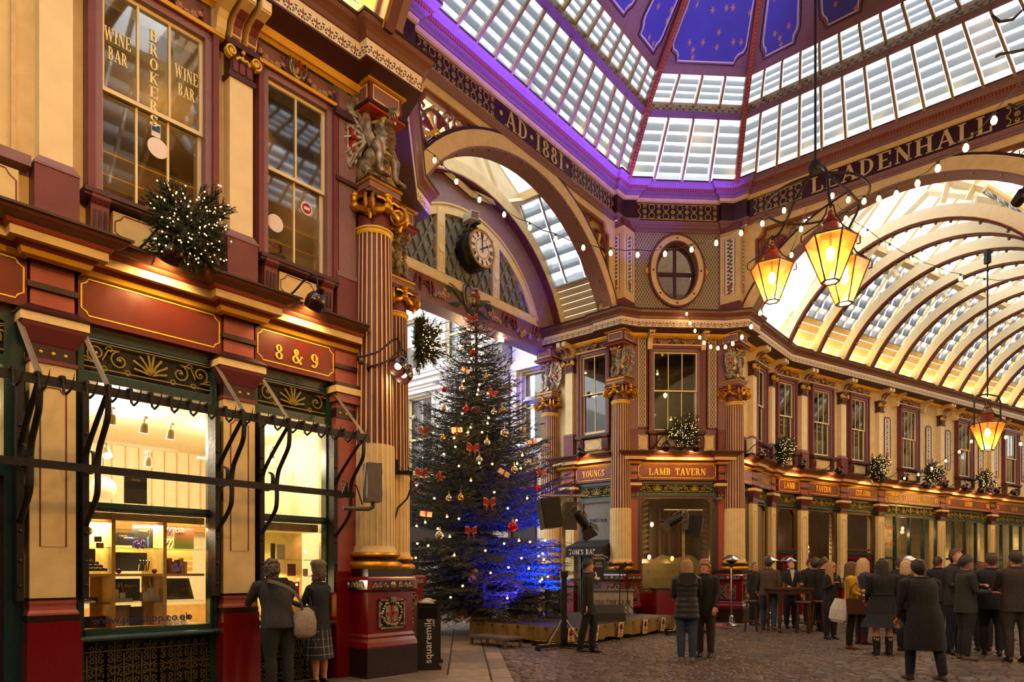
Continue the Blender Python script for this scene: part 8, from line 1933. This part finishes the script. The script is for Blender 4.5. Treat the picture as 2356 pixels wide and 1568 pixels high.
def person(x,y,face,label,h=1.72,wid=1.0,top=None,legs=None,shoe=None,coat=None,hem=.8,hair='short',hc='brown',arms=((.0,.0),(.0,.0)),stride=0,lean=0,skin=None,collar=None,skirt=None,skirt_hem=.5,glasses=False,quilt=False,hood=False,bareleg=None,boots=None,headturn=0,nod=0,group=None,flare=1.0,belt=False,tie=None,z=0,hands=True,twist=0):
    """face: heading in degrees, 0 = towards the camera (-y); arms: (raise, bend) for left and right, or explicit (elbow,wrist) points"""
    t=thing('person',Matrix.Translation((x,y,z))@RZ(rad(face)),label,'person',group); k=h/1.72; skin=skin or SKIN
    top=top or cl('black','#17161a'); legs=legs or cl('navy','#1b1d26'); shoe=shoe or mat('black_shoe','#14100e',.3,var=.1)
    b=B(); L=lambda zz:lean*max(0,zz-.9)    # forward lean along -y
    def rg(zz,rx,ry,yo=0): return ell(0,yo-L(zz),zz,rx*wid,ry*wid,16)
    b.loft([rg(.84,.15,.1),rg(.92,.172,.118),rg(1.0,.165,.115),rg(1.1,.148,.105),rg(1.22,.16,.115),rg(1.33,.182,.115),rg(1.41,.175,.095),rg(1.455,.1,.07),rg(1.47,.06,.06)],1)
    b.loft([rg(.96,.17,.12),rg(.9,.176,.124),rg(.83,.15,.11)],2)
    sw=math.sin(rad(stride))*.42; J={}
    for s in (-1,1):
        f=s*sw; hp=Vector((s*.088*wid,0,.88)); kn=Vector((s*.095*wid,-f*.55-(.05 if f>0 else 0),.49+abs(f)*.03)); an=Vector((s*.09*wid,-f+.02 if f>0 else -f*1.0+.03,.09+(max(0,-f)*.16)))
        mm=2 if not bareleg else 0
        limb(b,[hp,hp.lerp(kn,.5)+Vector((0,-.012,0)),kn,kn.lerp(an,.4)+Vector((0,.012,0)),an],[.105*wid,.095*wid,.078,.074,.062] if not bareleg else [.095*wid,.085*wid,.058,.062,.038],2 if not bareleg else (0 if bareleg=='skin' else 2),10)
        if boots: limb(b,[kn.lerp(an,.42),kn.lerp(an,.7),an,an+Vector((0,0,-.05))],[.07,.068,.06,.06],3,10)
        yo=an.y; zt=an.z
        b.loft([[(an.x+x_*w_,yo+y_,zt-.09+z_) for x_,z_ in ((-1,.0),(1,.0),(1.05,.03),(.6,hh),(-.6,hh),(-1.05,.03))] for y_,w_,hh in ((.07,.028,.06),(.04,.038,.085),(-.02,.038,.085),(-.08,.042,.06),(-.14,.042,.045),(-.185,.026,.03))],3)
        J[s]=an
    A=[]
    for s,arm in zip((-1,1),arms):
        sh=Vector((s*.178*wid,-L(1.39),1.385))
        if isinstance(arm[0],(tuple,list)): el=Vector(arm[0]);wr=Vector(arm[1])
        else:
            ra,be=arm; up=Vector((s*.12,-math.sin(rad(ra)),-math.cos(rad(ra)))).normalized(); el=sh+up*.28; fd=Vector((-s*.25*min(1,be/60),-math.sin(rad(ra+be)),-math.cos(rad(ra+be)))).normalized(); wr=el+fd*.25
        limb(b,[sh+Vector((-s*.05,0,.01)),sh,sh.lerp(el,.5),el,el.lerp(wr,.5),wr],[.062*wid,.066*wid,.056*wid,.047,.042,.036],1,9)
        A.append((s,el,wr))
    b.loft([ell(0,-L(1.44),1.44,.06,.058,12),ell(0,-L(1.5)-.01,1.5,.054,.056,12),ell(0,-L(1.55)-.015,1.56,.055,.06,12)],0)
    mats=[skin,top,legs,shoe,EYEW,EYED,LIPS]
    rb=remeshed(b,mats,.019)
    hd=B(); Mh=T(0,-L(1.58)-.012,1.595)@RZ(rad(headturn))@RX(rad(-nod)); head_mesh(hd,Mh,0,glasses=glasses)
    rb.add(hd) if False else None
    n0=len(rb.f); rb.add(hd)
    for i in range(n0,len(rb.f)): rb.m[i]={0:0,1:4,2:5,3:6}[rb.m[i]]
    if hands:
        for s,el,wr in A: hand(rb,wr,(wr-el),0,1.0,-s)
    bo=rb.ob('body',mats,t,SC(k),50)
    if hair and hair!='none':
        kk=(hair,hc)
        if kk not in HAIRS: HAIRS[kk]=hair_mesh(hair,len(HAIRS)).mesh('hair',haircol(hc),70)
        inst('hair',HAIRS[kk],t,SC(k)@Mh)
    if coat:
        c=B(); rows=[]; zs=[1.45,1.41,1.33,1.22,1.1,1.0,.92]; base={1.45:(.112,.085),1.41:(.182,.108),1.33:(.195,.13),1.22:(.176,.13),1.1:(.164,.122),1.0:(.18,.13),.92:(.19,.138)}
        zz=[]; 
        if quilt:
            z_=1.45
            while z_>hem: zz.append(z_); z_-=.0225
            zz.append(hem)
        else: zz=[z_ for z_ in zs if z_>hem+.02]+[hem+(zs[-1]-hem)*.5 if hem<.85 else hem+.01,hem]
        def wd(z_):
            if z_>=.92:
                for a,c_ in zip(zs,zs[1:]):
                    if a>=z_>=c_: f=(a-z_)/(a-c_); return [base[a][i]*(1-f)+base[c_][i]*f for i in (0,1)]
                return list(base[1.45])
            f=(.92-z_); return [.19+f*.06*flare,.138+f*.07*flare]
        for i,z_ in enumerate(zz):
            rx,ry=wd(z_); e=(.014*math.sqrt(abs(math.sin(PI*z_/.09)))-.008) if quilt and z_<1.36 else 0
            if belt and abs(z_-1.1)<.03: e=-.004
            rows.append(rg(z_,rx+e,ry+e))
        rows.append(rg(zz[-1]+.004,wd(zz[-1])[0]-.02,wd(zz[-1])[1]-.02))
        c.loft(rows,0,cap=False)
        c.tube(rg(1.455,.088,.075)[:],.022 if not hood else .035,6,0,loop=True)
        if hood: c.loft([[(x*.15,y_-L(1.4)+.0,zq+x*0) for x,zq in ((-1,1.42),(-.7,1.49),(.7,1.49),(1,1.42),(.75,1.31),(0,1.25),(-.75,1.31))] for y_ in (.06,.13,.16)],0)
        if belt: c.tube(rg(1.08,.168,.126),.016,5,0,loop=True)
        c.ob('coat',coat,t,SC(k),60)
        for s,el,wr in A: pass
    if collar:
        c=B(); c.prism([(-.055,1.47),(.055,1.47),(.03,1.3),(0,1.16),(-.03,1.3)],'y',-.14-L(1.3),-.1-L(1.3)); c.tube(rg(1.475,.062,.062),.012,5,0,loop=True); c.ob('shirt_front',collar,t,SC(k))
        if tie: c=B(); c.prism([(-.016,1.44),(.016,1.44),(.028,1.2),(0,1.16),(-.028,1.2)],'y',-.148-L(1.3),-.14-L(1.3)); c.ob('tie',tie,t,SC(k))
    if skirt:
        c=B(); zs=[1.02,.92,.75,skirt_hem]; rr=[(.16,.115),(.186,.13),(.2,.15),(.205*flare,.16*flare)]
        R_=[]
        for z_,(a,c_) in zip(zs,rr):
            R_.append([(p[0]*(1+.03*math.cos(i*PI)*(z_<.8)),p[1]*(1+.03*math.cos(i*PI)*(z_<.8)),p[2]) for i,p in enumerate(ell(0,0,z_,a*wid,c_*wid,32))])
        c.loft(R_,0,cap=False); c.ob('skirt',skirt,t,SC(k),60)
    return t
cb=cl('black','#15141a'); cnv=cl('navy','#171a26'); cden=cl('denim','#34435e'); cch=cl('charcoal','#25252a'); cbr=cl('brown','#2e241d'); cgr=cl('grey','#4d453d'); colv=cl('olive','#2a2a22'); cyel=cl('mustard','#c79a0e'); cpur=cl('dusk_purple','#332c40'); cwh=cl('white','#d9d3cc'); ccam=cl('camel','#8a6840'); cpuf=cl('puffer','#24252b',.45)
def at_(u,v): p=gp(u,v); return p.x,p.y
# the two elderly women at the shop window
def fa(s,n): p=OA+EA*s+NA*n; return p.x,p.y
a1=math.degrees(TA)+180
person(*fa(4.4,.6),a1-5,'grey-haired woman in a dark anorak bending to the narrow shop window',1.64,1.2,top=cl('anorak','#2b2825'),legs=cl('dark_trouser','#211f1e'),coat=cl('anorak','#2b2825'),hem=.86,hair='curly',hc='grey',lean=.32,nod=18,hood=True,arms=(((-.3,-.28,1.2),(-.14,-.42,1.4)),((.3,-.25,1.15),(.12,-.4,1.36))))
def w3(e,n,z): q=OA+EA*(4.4+e)+NA*(.6+n); return Vector((q.x,q.y,z))
t=thing('shoulder_bag',T(),'pale canvas shoulder bag on the hip of the woman bending to the shop window','bag'); b=B(); b.loft([[w3(.27+x*.14*k,.12+y*.07*k,z) for x,y in ((-1,-.6),(0,-1),(1,-.6),(1,.6),(0,1),(-1,.6))] for z,k in ((.68,.6),(.72,1),(.88,1.05),(1.0,.8),(1.05,.4))]); b.ob('bag',cl('canvas','#a39686'),t,None,60)
b=B(); b.tube(smooth([w3(.24,.14,1.03),w3(.16,.2,1.15),w3(.04,.2,1.28),w3(-.1,.12,1.36),w3(-.14,.0,1.38)]),.024,6,fl=(1.3,.35)); b.ob('strap',cl('strap','#5a5347'),t)
person(*fa(5.13,.32),a1+20,'old lady in navy coat, tartan skirt and knitted hat at the narrow shop window',1.58,1.05,top=cl('navy_wool','#15171f'),coat=cl('navy_wool','#15171f'),hem=.62,skirt=mat('tartan','#23252b',.8,var=0,pat=lambda t:(lambda u,v,c:mix(t,((u/.09).fr().lt(.09)).mx((v/.11).fr().lt(.09)),hx('#23262c'),hx('#8a857a')))(*uvn(t))),skirt_hem=.38,hair='curly',hc='grey',bareleg='skin',nod=12,flare=1.15,arms=((10,60),(25,80)))
t=thing('knitted_hat',frame(fa(5.13,.32),rad(a1+20))@T(0,-.0,1.545)@SC(.95),'grey knitted beret on the old lady at the shop window','hat'); B().lathe([(.092,-.03),(.1,-.01),(.1,.02),(.118,.05),(.1,.09),(.05,.115),(0,.12)],18).ob('hat',cl('hat_knit','#7d7468',var=.35),t,None,60)
t=thing('handbag',frame(fa(5.05,.6),rad(a1))@T(.1,-.25,.85),'small black handbag held by the old lady','bag'); b=B(); b.loft([[(x*.05,y*.12,z_) for x,y in ((-1,-1),(1,-1),(1,1),(-1,1))] for z_ in (0,.2)]); b.tube([(0,-.08,.2),(0,-.04,.33),(0,.04,.33),(0,.08,.2)],.012,5); b.ob('bag',black,t)
# the two women in the middle
x,y=at_(1580,1521); person(x,y,170,'blonde woman seen from behind in a quilted dark coat and blue jeans',1.70,1.02,top=cpuf,legs=cden,shoe=mat('checked_canvas','#8f897f',.6,var=.5,scale=60),coat=cpuf,hem=.72,hair='bob',hc='blond',quilt=True,hood=True,flare=1.4,arms=((20,70),(10,60)))
x,y=at_(1622,1510); person(x,y,-28,'older woman with short fair curls in a black coat, facing the quilted coat',1.70,1.04,top=cb,legs=cl('grey_trouser','#3a3532'),coat=cl('black_wool','#100f11'),hem=.72,hair='curly',hc='blond',arms=((12,55),(5,20)),flare=1.0)
# round the high table
x,y=at_(1768,1449); person(x,y,165,'man in a brown jacket and blue jeans walking away to the high table',1.83,1.12,top=cl('brown_jacket','#4a3f36'),legs=cden,shoe=wood,coat=cl('brown_jacket','#4a3f36'),hem=.84,hair='short',hc='black',stride=22,arms=((-12,15),(20,20)))
person(6.72,18.9,20,'bald man beside the corner column, only his head clear of the crowd',1.74,1.0,top=cch,hair='balding',hc='grey')
person(7.35,18.0,-5,'man in a dark suit and open white shirt looking down behind the high table',1.8,1.02,top=cnv,collar=cwh,hair='short',hc='grey',nod=22,coat=cnv,hem=.82,arms=((15,60),(20,70)))
person(7.75,17.5,165,'man in a black overcoat with his back to us right of the high table',1.80,1.1,top=cb,coat=cb,hem=.7,hair='short',hc='black')
person(8.3,19.0,0,'man with glasses in a dark overcoat behind the high table',1.84,1.05,top=cb,collar=cl('pale_shirt','#a39c93'),hair='short',hc='brown',glasses=True,coat=cb,hem=.6,skin=SKIN)
x,y=at_(1893,1451); person(x,y,80,'dark-haired man in a long black overcoat turned right, beside the blonde woman with glasses',1.82,1.05,top=cb,legs=cnv,coat=cl('overcoat','#131317'),hem=.55,hair='short',hc='black',arms=((15,90),(20,85)),collar=cwh)
x,y=at_(1912,1469); person(x,y,12,'blonde woman with glasses in a black dress and tights holding a glass',1.70,.94,top=cb,legs=cl('tights','#151417',.5),skirt=cb,skirt_hem=.58,hair='longfront',hc='blond',glasses=True,headturn=15,arms=((10,110),(15,95)))
x,y=at_(1958,1491); person(x,y,62,'woman in a mustard duffle coat carrying a brown handbag and a white tote',1.68,.98,top=cyel,legs=cl('leggings','#131214'),shoe=mat('tan_boot','#6e4323',.4),coat=cyel,hem=.72,hair='long',hc='mid',arms=((10,60),(25,65)),headturn=5,flare=1.2)
dx,dy=x,y
for zz in (1.3,1.15,1.0,.86): pass
t=thing('handbag',Matrix.Translation((x-.06,y-.3,.68))@RZ(rad(62)),'brown leather handbag on the arm of the woman in mustard','bag'); b=B(); b.loft([[(x_*.06*w_,y_*.15*w_,z_) for x_,y_ in ((-1,-1),(1,-1),(1,1),(-1,1))] for z_,w_ in ((0,.95),(.02,1),(.3,1.1))]); b.ob('bag',mat('tan_leather','#4c2712',.4,var=.15),t)
b=B(); b.tube([(0,-.12,.25),(0,-.08,.5),(0,.0,.6),(0,.08,.5),(0,.12,.25)],.012,5); b.ob('handles',mat('tan_leather','#4c2712',.4),t)
t=thing('tote_bag',Matrix.Translation((x-.32,y-.12,.52))@RZ(rad(62))@RX(.15),'white shopping tote hanging behind the mustard coat','bag'); b=B(); b.loft([[(x_*.07*w_,y_*.16*w_,z_) for x_,y_ in ((-1,-.8),(0,-1),(1,-.8),(1,.8),(0,1),(-1,.8))] for z_,w_ in ((0,.7),(.06,1.05),(.25,1.05),(.45,.7))]); b.ob('bag',cwh,t); b=B(); b.tube([(0,-.1,.44),(.05,-.05,.75),(.12,.02,.9)],.016,4,fl=(1.5,.4)); b.ob('strap',cl('strap_blue','#5b5f83'),t)
x,y=at_(1985,1481); person(x,y,95,'tall fair-haired woman in a dusky purple coat and maroon boots behind the mustard coat',1.76,1.0,top=cpur,coat=cpur,hem=.6,hair='longfront',hc='pale',boots=True,shoe=mat('maroon_boot','#4a1a1c',.45),arms=((15,90),(20,80)))
x,y=at_(2030,1505); person(x,y,172,'woman with long dark auburn hair in a belted black coat and fleece boots',1.72,1.16,top=cb,coat=cl('black_coat','#141416'),hem=.62,belt=True,skirt=cb,skirt_hem=.5,hair='long',hc='auburn',bareleg='skin',boots=True,shoe=mat('black_suede','#121112',.8),flare=1.5,arms=((5,55),(5,50)))
person(10.4,18.0,-10,'bearded man with dark hair looking over the fair-haired woman in purple',1.82,1.0,top=cb,hair='short',hc='black',skin=SKIN2,collar=cwh)
person(9.3,16.4,170,'dark-haired man in a navy suit with his back to us behind the auburn-haired woman',1.80,1.05,top=cnv,hair='short',hc='brown',coat=cnv,hem=.8)
person(10.6,17.0,120,'man turned left in a dark coat beyond the blonde bob',1.85,1.05,top=cnv,hair='short',hc='brown',coat=cnv,hem=.7)
hv=person(10.0,18.6,30,'person in a hi-vis yellow cap deep in the crowd',1.76,1.0,top=cch,hair='short',hc='black'); 
t=thing('cap',Matrix.Translation((10.0,18.6,1.66))@RZ(rad(30)),'hi-vis yellow-green cap in the crowd','cap'); b=B(); b.lathe([(.1,-.02),(.1,.02),(.085,.07),(.05,.1),(0,.11)],16); b.prism([(-.07,-.09),(.07,-.09),(.05,-.17),(-.05,-.17)],'z',-.02,-.01); b.ob('cap',mat('hi_vis','#a8c81e',.5,var=.05),t,None,50)
x,y=gp(2085,1497).x,gp(2085,1497).y; person(x,y,120,'woman with a blonde bob and black jacket turned left beside the auburn-haired woman',1.71,1.0,top=cb,coat=cb,hem=.8,hair='bob',hc='pale',glasses=True)
person(10.0,14.6,75,'dark-haired man with tan skin just behind the hunched walker',1.66,1.0,top=cb,hair='short',hc='black',skin=SKIN2); person(8.9,12.9,160,'woman with brown hair half hidden behind the hunched walker',1.66,1.0,top=cb,hair='bob',hc='mid')
x,y=8.0,12.3; person(x,y,15,'tall young man looking down, white collar under a dark jacket',1.90,1.04,top=cch,collar=cl('knit','#8a8178'),hair='short',hc='brown',nod=25,coat=cch,hem=.8,arms=((20,70),(15,80)))
x,y=at_(2128,1566); person(x,y,185,'hunched walker in a long black coat striding away',1.66,1.3,top=cb,coat=cl('black_long','#0f0e10'),hem=.45,hair='short',hc='black',stride=24,lean=.22,nod=20,shoe=mat('brown_shoe','#4c3026',.4),arms=((5,15),(5,15)),flare=1.2)
x,y=at_(2222,1516); person(x,y,78,'dark-haired man in an olive waxed jacket turned left, holding a drink',1.77,1.1,top=colv,legs=cl('dark_cord','#242019'),shoe=mat('tan_shoe','#5e4630',.4),coat=colv,hem=.78,hair='short',hc='black',skin=SKIN2,arms=((15,75),(20,70)),glasses=True,flare=1.2)
person(10.2,13.2,70,'brown-haired man behind the olive jacket, facing left',1.82,1.0,top=cnv,hair='short',hc='brown'); person(10.9,13.9,60,'man with short dark hair and tan skin between the olive jacket and the navy suit',1.78,1.0,top=cb,hair='short',hc='black',skin=SKIN2)
x,y=at_(2282,1506); person(x,y,150,'man in a navy suit with his back half turned, right of the olive jacket',1.82,1.1,top=cnv,legs=cb,coat=cnv,hem=.78,hair='short',hc='brown',collar=None,stride=8)
person(11.0,14.3,10,'grey-haired man glimpsed between the navy suit and the brown suit',1.64,1.0,top=cch,hair='balding',hc='grey'); person(10.3,14.9,-20,'man in a charcoal coat glimpsed low behind the navy suit',1.60,1.0,top=cch,hair='short',hc='grey')
x,y=at_(2338,1521); person(x,y,165,'man in a brown suit with his back to us at the right frame edge',1.84,1.14,top=cbr,legs=cl('brown_suit','#332820'),coat=cl('brown_suit','#332820'),hem=.78,hair='short',hc='black',arms=((5,10),(25,60)))
for i,(x,y,f,l,hh,hc_) in enumerate(((12.6,19.2,0,'far man in a dark coat left of the number 14 bay',1.8,'brown'),(13.8,20.2,160,'far man with his back turned under the number 14 board',1.78,'black'),(15.0,20.0,40,'far man facing the number 15 bay',1.8,'grey'),(11.6,20.4,200,'far woman with fair hair before the restaurant door',1.68,'blond'))): person(x,y,f,l,hh,1.0,top=(cnv,cb,cch,cb)[i],hair='bob' if hc_=='blond' else 'short',hc=hc_)
# the woman writing at the edge of the stage, the dark figure in front, diners upstairs
x,y=-.62,15.75; person(x,y,-35,'fair-haired woman bent over papers at the left edge of the stage',1.64,1.0,top=cb,legs=cb,hair='bob',hc='blond',lean=.62,nod=25,collar=mat('red_scarf','#a01018',.6),arms=(((-.27,-.42,.86),(-.12,-.72,.62)),((.27,-.42,.86),(.1,-.7,.6))),z=-.1)
x,y=at_(1352,1500); person(x,y,80,'slim dark figure stepping past in front of the stage',1.72,.86,top=cl('shade','#161416'),legs=cl('shade','#161416'),coat=cl('shade','#161416'),hem=.7,hair='short',hc='black',stride=14)
for s,d,l in ((2.85,1.2,'dark-suited diner seen from behind at the left of the upper three-light window'),(3.75,1.5,'dark-haired diner at the right of the upper three-light window'),(4.66,.75,'diner in dark clothes at the left edge of the upper two-light window'),(5.38,1.0,'balding diner in profile at the right of the upper two-light window')):
    q=FA@Vector((s,d+.2,0)); person(q.x,q.y,math.degrees(TA)+(180 if s<3 else 95 if s<4 else -90 if s>5 else 150),l,1.72,1.0,top=cb,hair='balding' if s>5 else 'short',hc='black' if s<5 else 'grey',z=4.75,hands=False)
# ---------------------------------------------------------------- street furniture
def newsstand(p,rz,label):
    t=thing('newspaper_stand',Matrix.Translation((p[0],p[1],0))@RZ(rz),label,'stand'); b=B(); b.box(-.17,.17,-.16,.16,.06,.98); b.ob('cabinet',black,t); b=B(); b.prism([(-.17,.98),(.17,.98),(.17,1.0),(-.17,1.02)],'y',-.17,.17); b.box(-.14,.14,-.17,-.155,.78,.95); b.ob('hood',blackg,t); box(-.2,.2,-.19,.19,0,.06).ob('base',black,t)
    m=font_mesh('lettering','squaremile',.16,white,t,T(.05,-.163,.45)@RY(-PI/2)); font_mesh('lettering','.com',.07,white,t,T(.1,-.163,.72)@RY(-PI/2)); k=B(); k.box(-.12,.1,-.1,.05,1.0,1.03); k.ball((-.02,-.05,1.03),(.08,.05,.03),8,5); k.ob('newspapers',cwh,t)
newsstand((-1.32,10.5),TA-.55,'black newspaper stand with white lettering nearest to the pedestal'); newsstand((-1.38,11.25),TA-.5,'second black newspaper stand hidden behind the first')
jb=thing('junction_box',Matrix.Translation(pt(858,1110,9.25))@RZ(TA-.35),'grey steel junction box bracketed to the nearest great column','box'); box(-.1,.1,-.09,.13,-.26,.26).ob('case',mat('box_grey','#6a6157',.5,metal=.2),jb); b=B()
for z in (-.15,.15): b.box(.1,.115,-.06,.0,z-.04,z+.04)
b.ob('hinge',grey,jb); b=B(); b.tube([(0,0,-.26),(0,0,-.33),(-.06,0,-.36),(-.4,.0,-.36)],.028,8); b.ob('bracket_pipe',mat('rusty_pipe','#5f554b',.6,var=.3),jb); b=B(); b.tube([(-.14,.02,-.3),(-.22,.02,-.05),(-.35,.05,-.02),(-.42,.05,-.2)],.01,5); b.ob('cable',black,jb)
cbz=thing('cable_bracket',Matrix.Translation(pt(925,1085,12.9)),'black iron bracket with hooks and cable on the half-hidden column','bracket'); b=B(); b.box(-.18,.2,-.05,.05,-.05,.02); b.box(-.16,-.06,-.06,.06,.0,.22)
for x in (-.1,.02,.14): b.tube([(x,-.05,0),(x,-.12,-.05),(x,-.16,.08)],.012,5)
b.tube([(.17,0,-.05),(.17,0,-.3),(.1,0,-.5),(-.08,0,-.68),(-.14,0,-.9)],.018,6); b.ob('iron',iron,cbz)
def heater(p,label):
    t=thing('patio_heater',Matrix.Translation((p[0],p[1],0)),label,'heater','steel patio heaters'); b=B(); b.lathe([(.0,0),(.24,0),(.24,.03),(.2,.06),(.08,.1),(.07,.26),(.03,.3),(0,.3)],24); b.ob('base',chrome,t,None,40); B().tube([(0,0,.28),(0,0,1.66)],.03,10).ob('pole',chrome,t); b=B(); b.lathe([(.03,1.6),(.05,1.62),(.05,1.7),(.16,1.78),(.15,1.79),(0,1.72)],16); b.ob('burner',black,t); b=B(); b.lathe([(.26,1.8),(.25,1.82),(.12,1.92),(.04,1.95),(0,1.95),(0,1.93),(.12,1.9),(.24,1.8)],20); b.ob('dish',chrome,t,None,30)
heater(gp(1683,1439),'steel patio heater in front of the right tavern column'); heater((7.55,20.0),'steel patio heater behind the man in the brown jacket'); heater((8.45,20.9),'steel patio heater left of the tall etched avenue window'); heater((11.3,19.5),'steel patio heater deep in the crowd before the number 13 bay')
HT=Vector((6.95,17.0,0)); ht=thing('high_table',Matrix.Translation(HT)@RZ(.2),'tall dark wooden pub table with turned legs','table'); b=B(); b.box(-.55,.42,-.32,.32,1.04,1.09); b.ob('top',wood,ht); box(-.5,.37,-.27,.27,.94,1.04).ob('apron',wood,ht)
for x in (-.48,.35):
    for y in (-.25,.25): B().lathe([(.03,0),(.045,.05),(.03,.1),(.05,.3),(.032,.6),(.05,.85),(.05,.95)],10,(x,y,0)).ob('leg',wood,ht)
for k,(x,y,l) in enumerate(((-.3,-.15,'left pint of beer on the high table'),(.06,-.2,'middle pint of beer on the high table'),(.2,-.1,'empty glass on the high table'))):
    t=thing('pint_glass',Matrix.Translation(HT)@RZ(.2)@T(x,y,1.09),l,'glass'); B().lathe([(.0,0),(.032,0),(.043,.16),(.04,.16),(.03,.01)],12).ob('glass',clear,t,None,50)
    if k<2: B().lathe([(0,.008),(.029,.008),(.036,.1),(0,.1)],12).ob('beer',mat('amber_beer','#b5701a',.2,var=0),t)
for x,y,l in ((5.95,17.0,'dark bar stool left of the high table'),(7.55,16.9,'dark bar stool right of the high table'),(7.0,16.45,'dark bar stool in front of the high table')):
    t=thing('bar_stool',Matrix.Translation((x,y,0)),l,'stool'); B().lathe([(0,.72),(.17,.72),(.18,.75),(.16,.78),(0,.78)],16).ob('seat',wood,t)
    for a in range(4): q=a*PI/2+.5; B().tube([(.2*math.cos(q),.2*math.sin(q),0),(.13*math.cos(q),.13*math.sin(q),.72)],.022,6).ob('leg',wood,t)
    B().tube([(.17*math.cos(i*PI/4),.17*math.sin(i*PI/4),.25) for i in range(8)],.014,5,loop=True).ob('footrest',wood,t)
cbn=thing('red_cabinet',FL@T(1.25,-.75,0),'dark red wooden cabinet below the big tavern window behind the stage','cabinet'); box(-.45,.5,-.25,.25,0,.98).ob('body',granite,cbn); box(-.5,.55,-.3,.3,.98,1.03).ob('top',granite2,cbn)
props(box(-.55,.55,-.35,.35,.0,.012).ob('red_mat',mat('red_carpet','#7a1a24',.9,var=.2),None,Matrix.Translation((5.2,18.1,.004))@RZ(.1)),'small dark red mat beside the steel heater','mat')
cm=thing('security_camera',FL@T(2.92,-.12,3.62),'small pale security camera at the right of the tavern window','camera'); B().lathe([(0,-.1),(.05,-.1),(.05,.08),(0,.1)],12).ob('housing',grey,cm,RX(PI/2)@RY(.4)); box(-.02,.02,.0,.14,-.02,.02).ob('bracket',grey,cm)
wbx=thing('white_box',FA2@T(.95,-.15,5.3),'small white electrical box right of the corner column','box'); box(-.12,.12,-.1,.1,-.22,.22).ob('case',white,wbx); box(-.1,.1,-.105,-.1,-.2,.2).ob('cover',creamw,wbx)
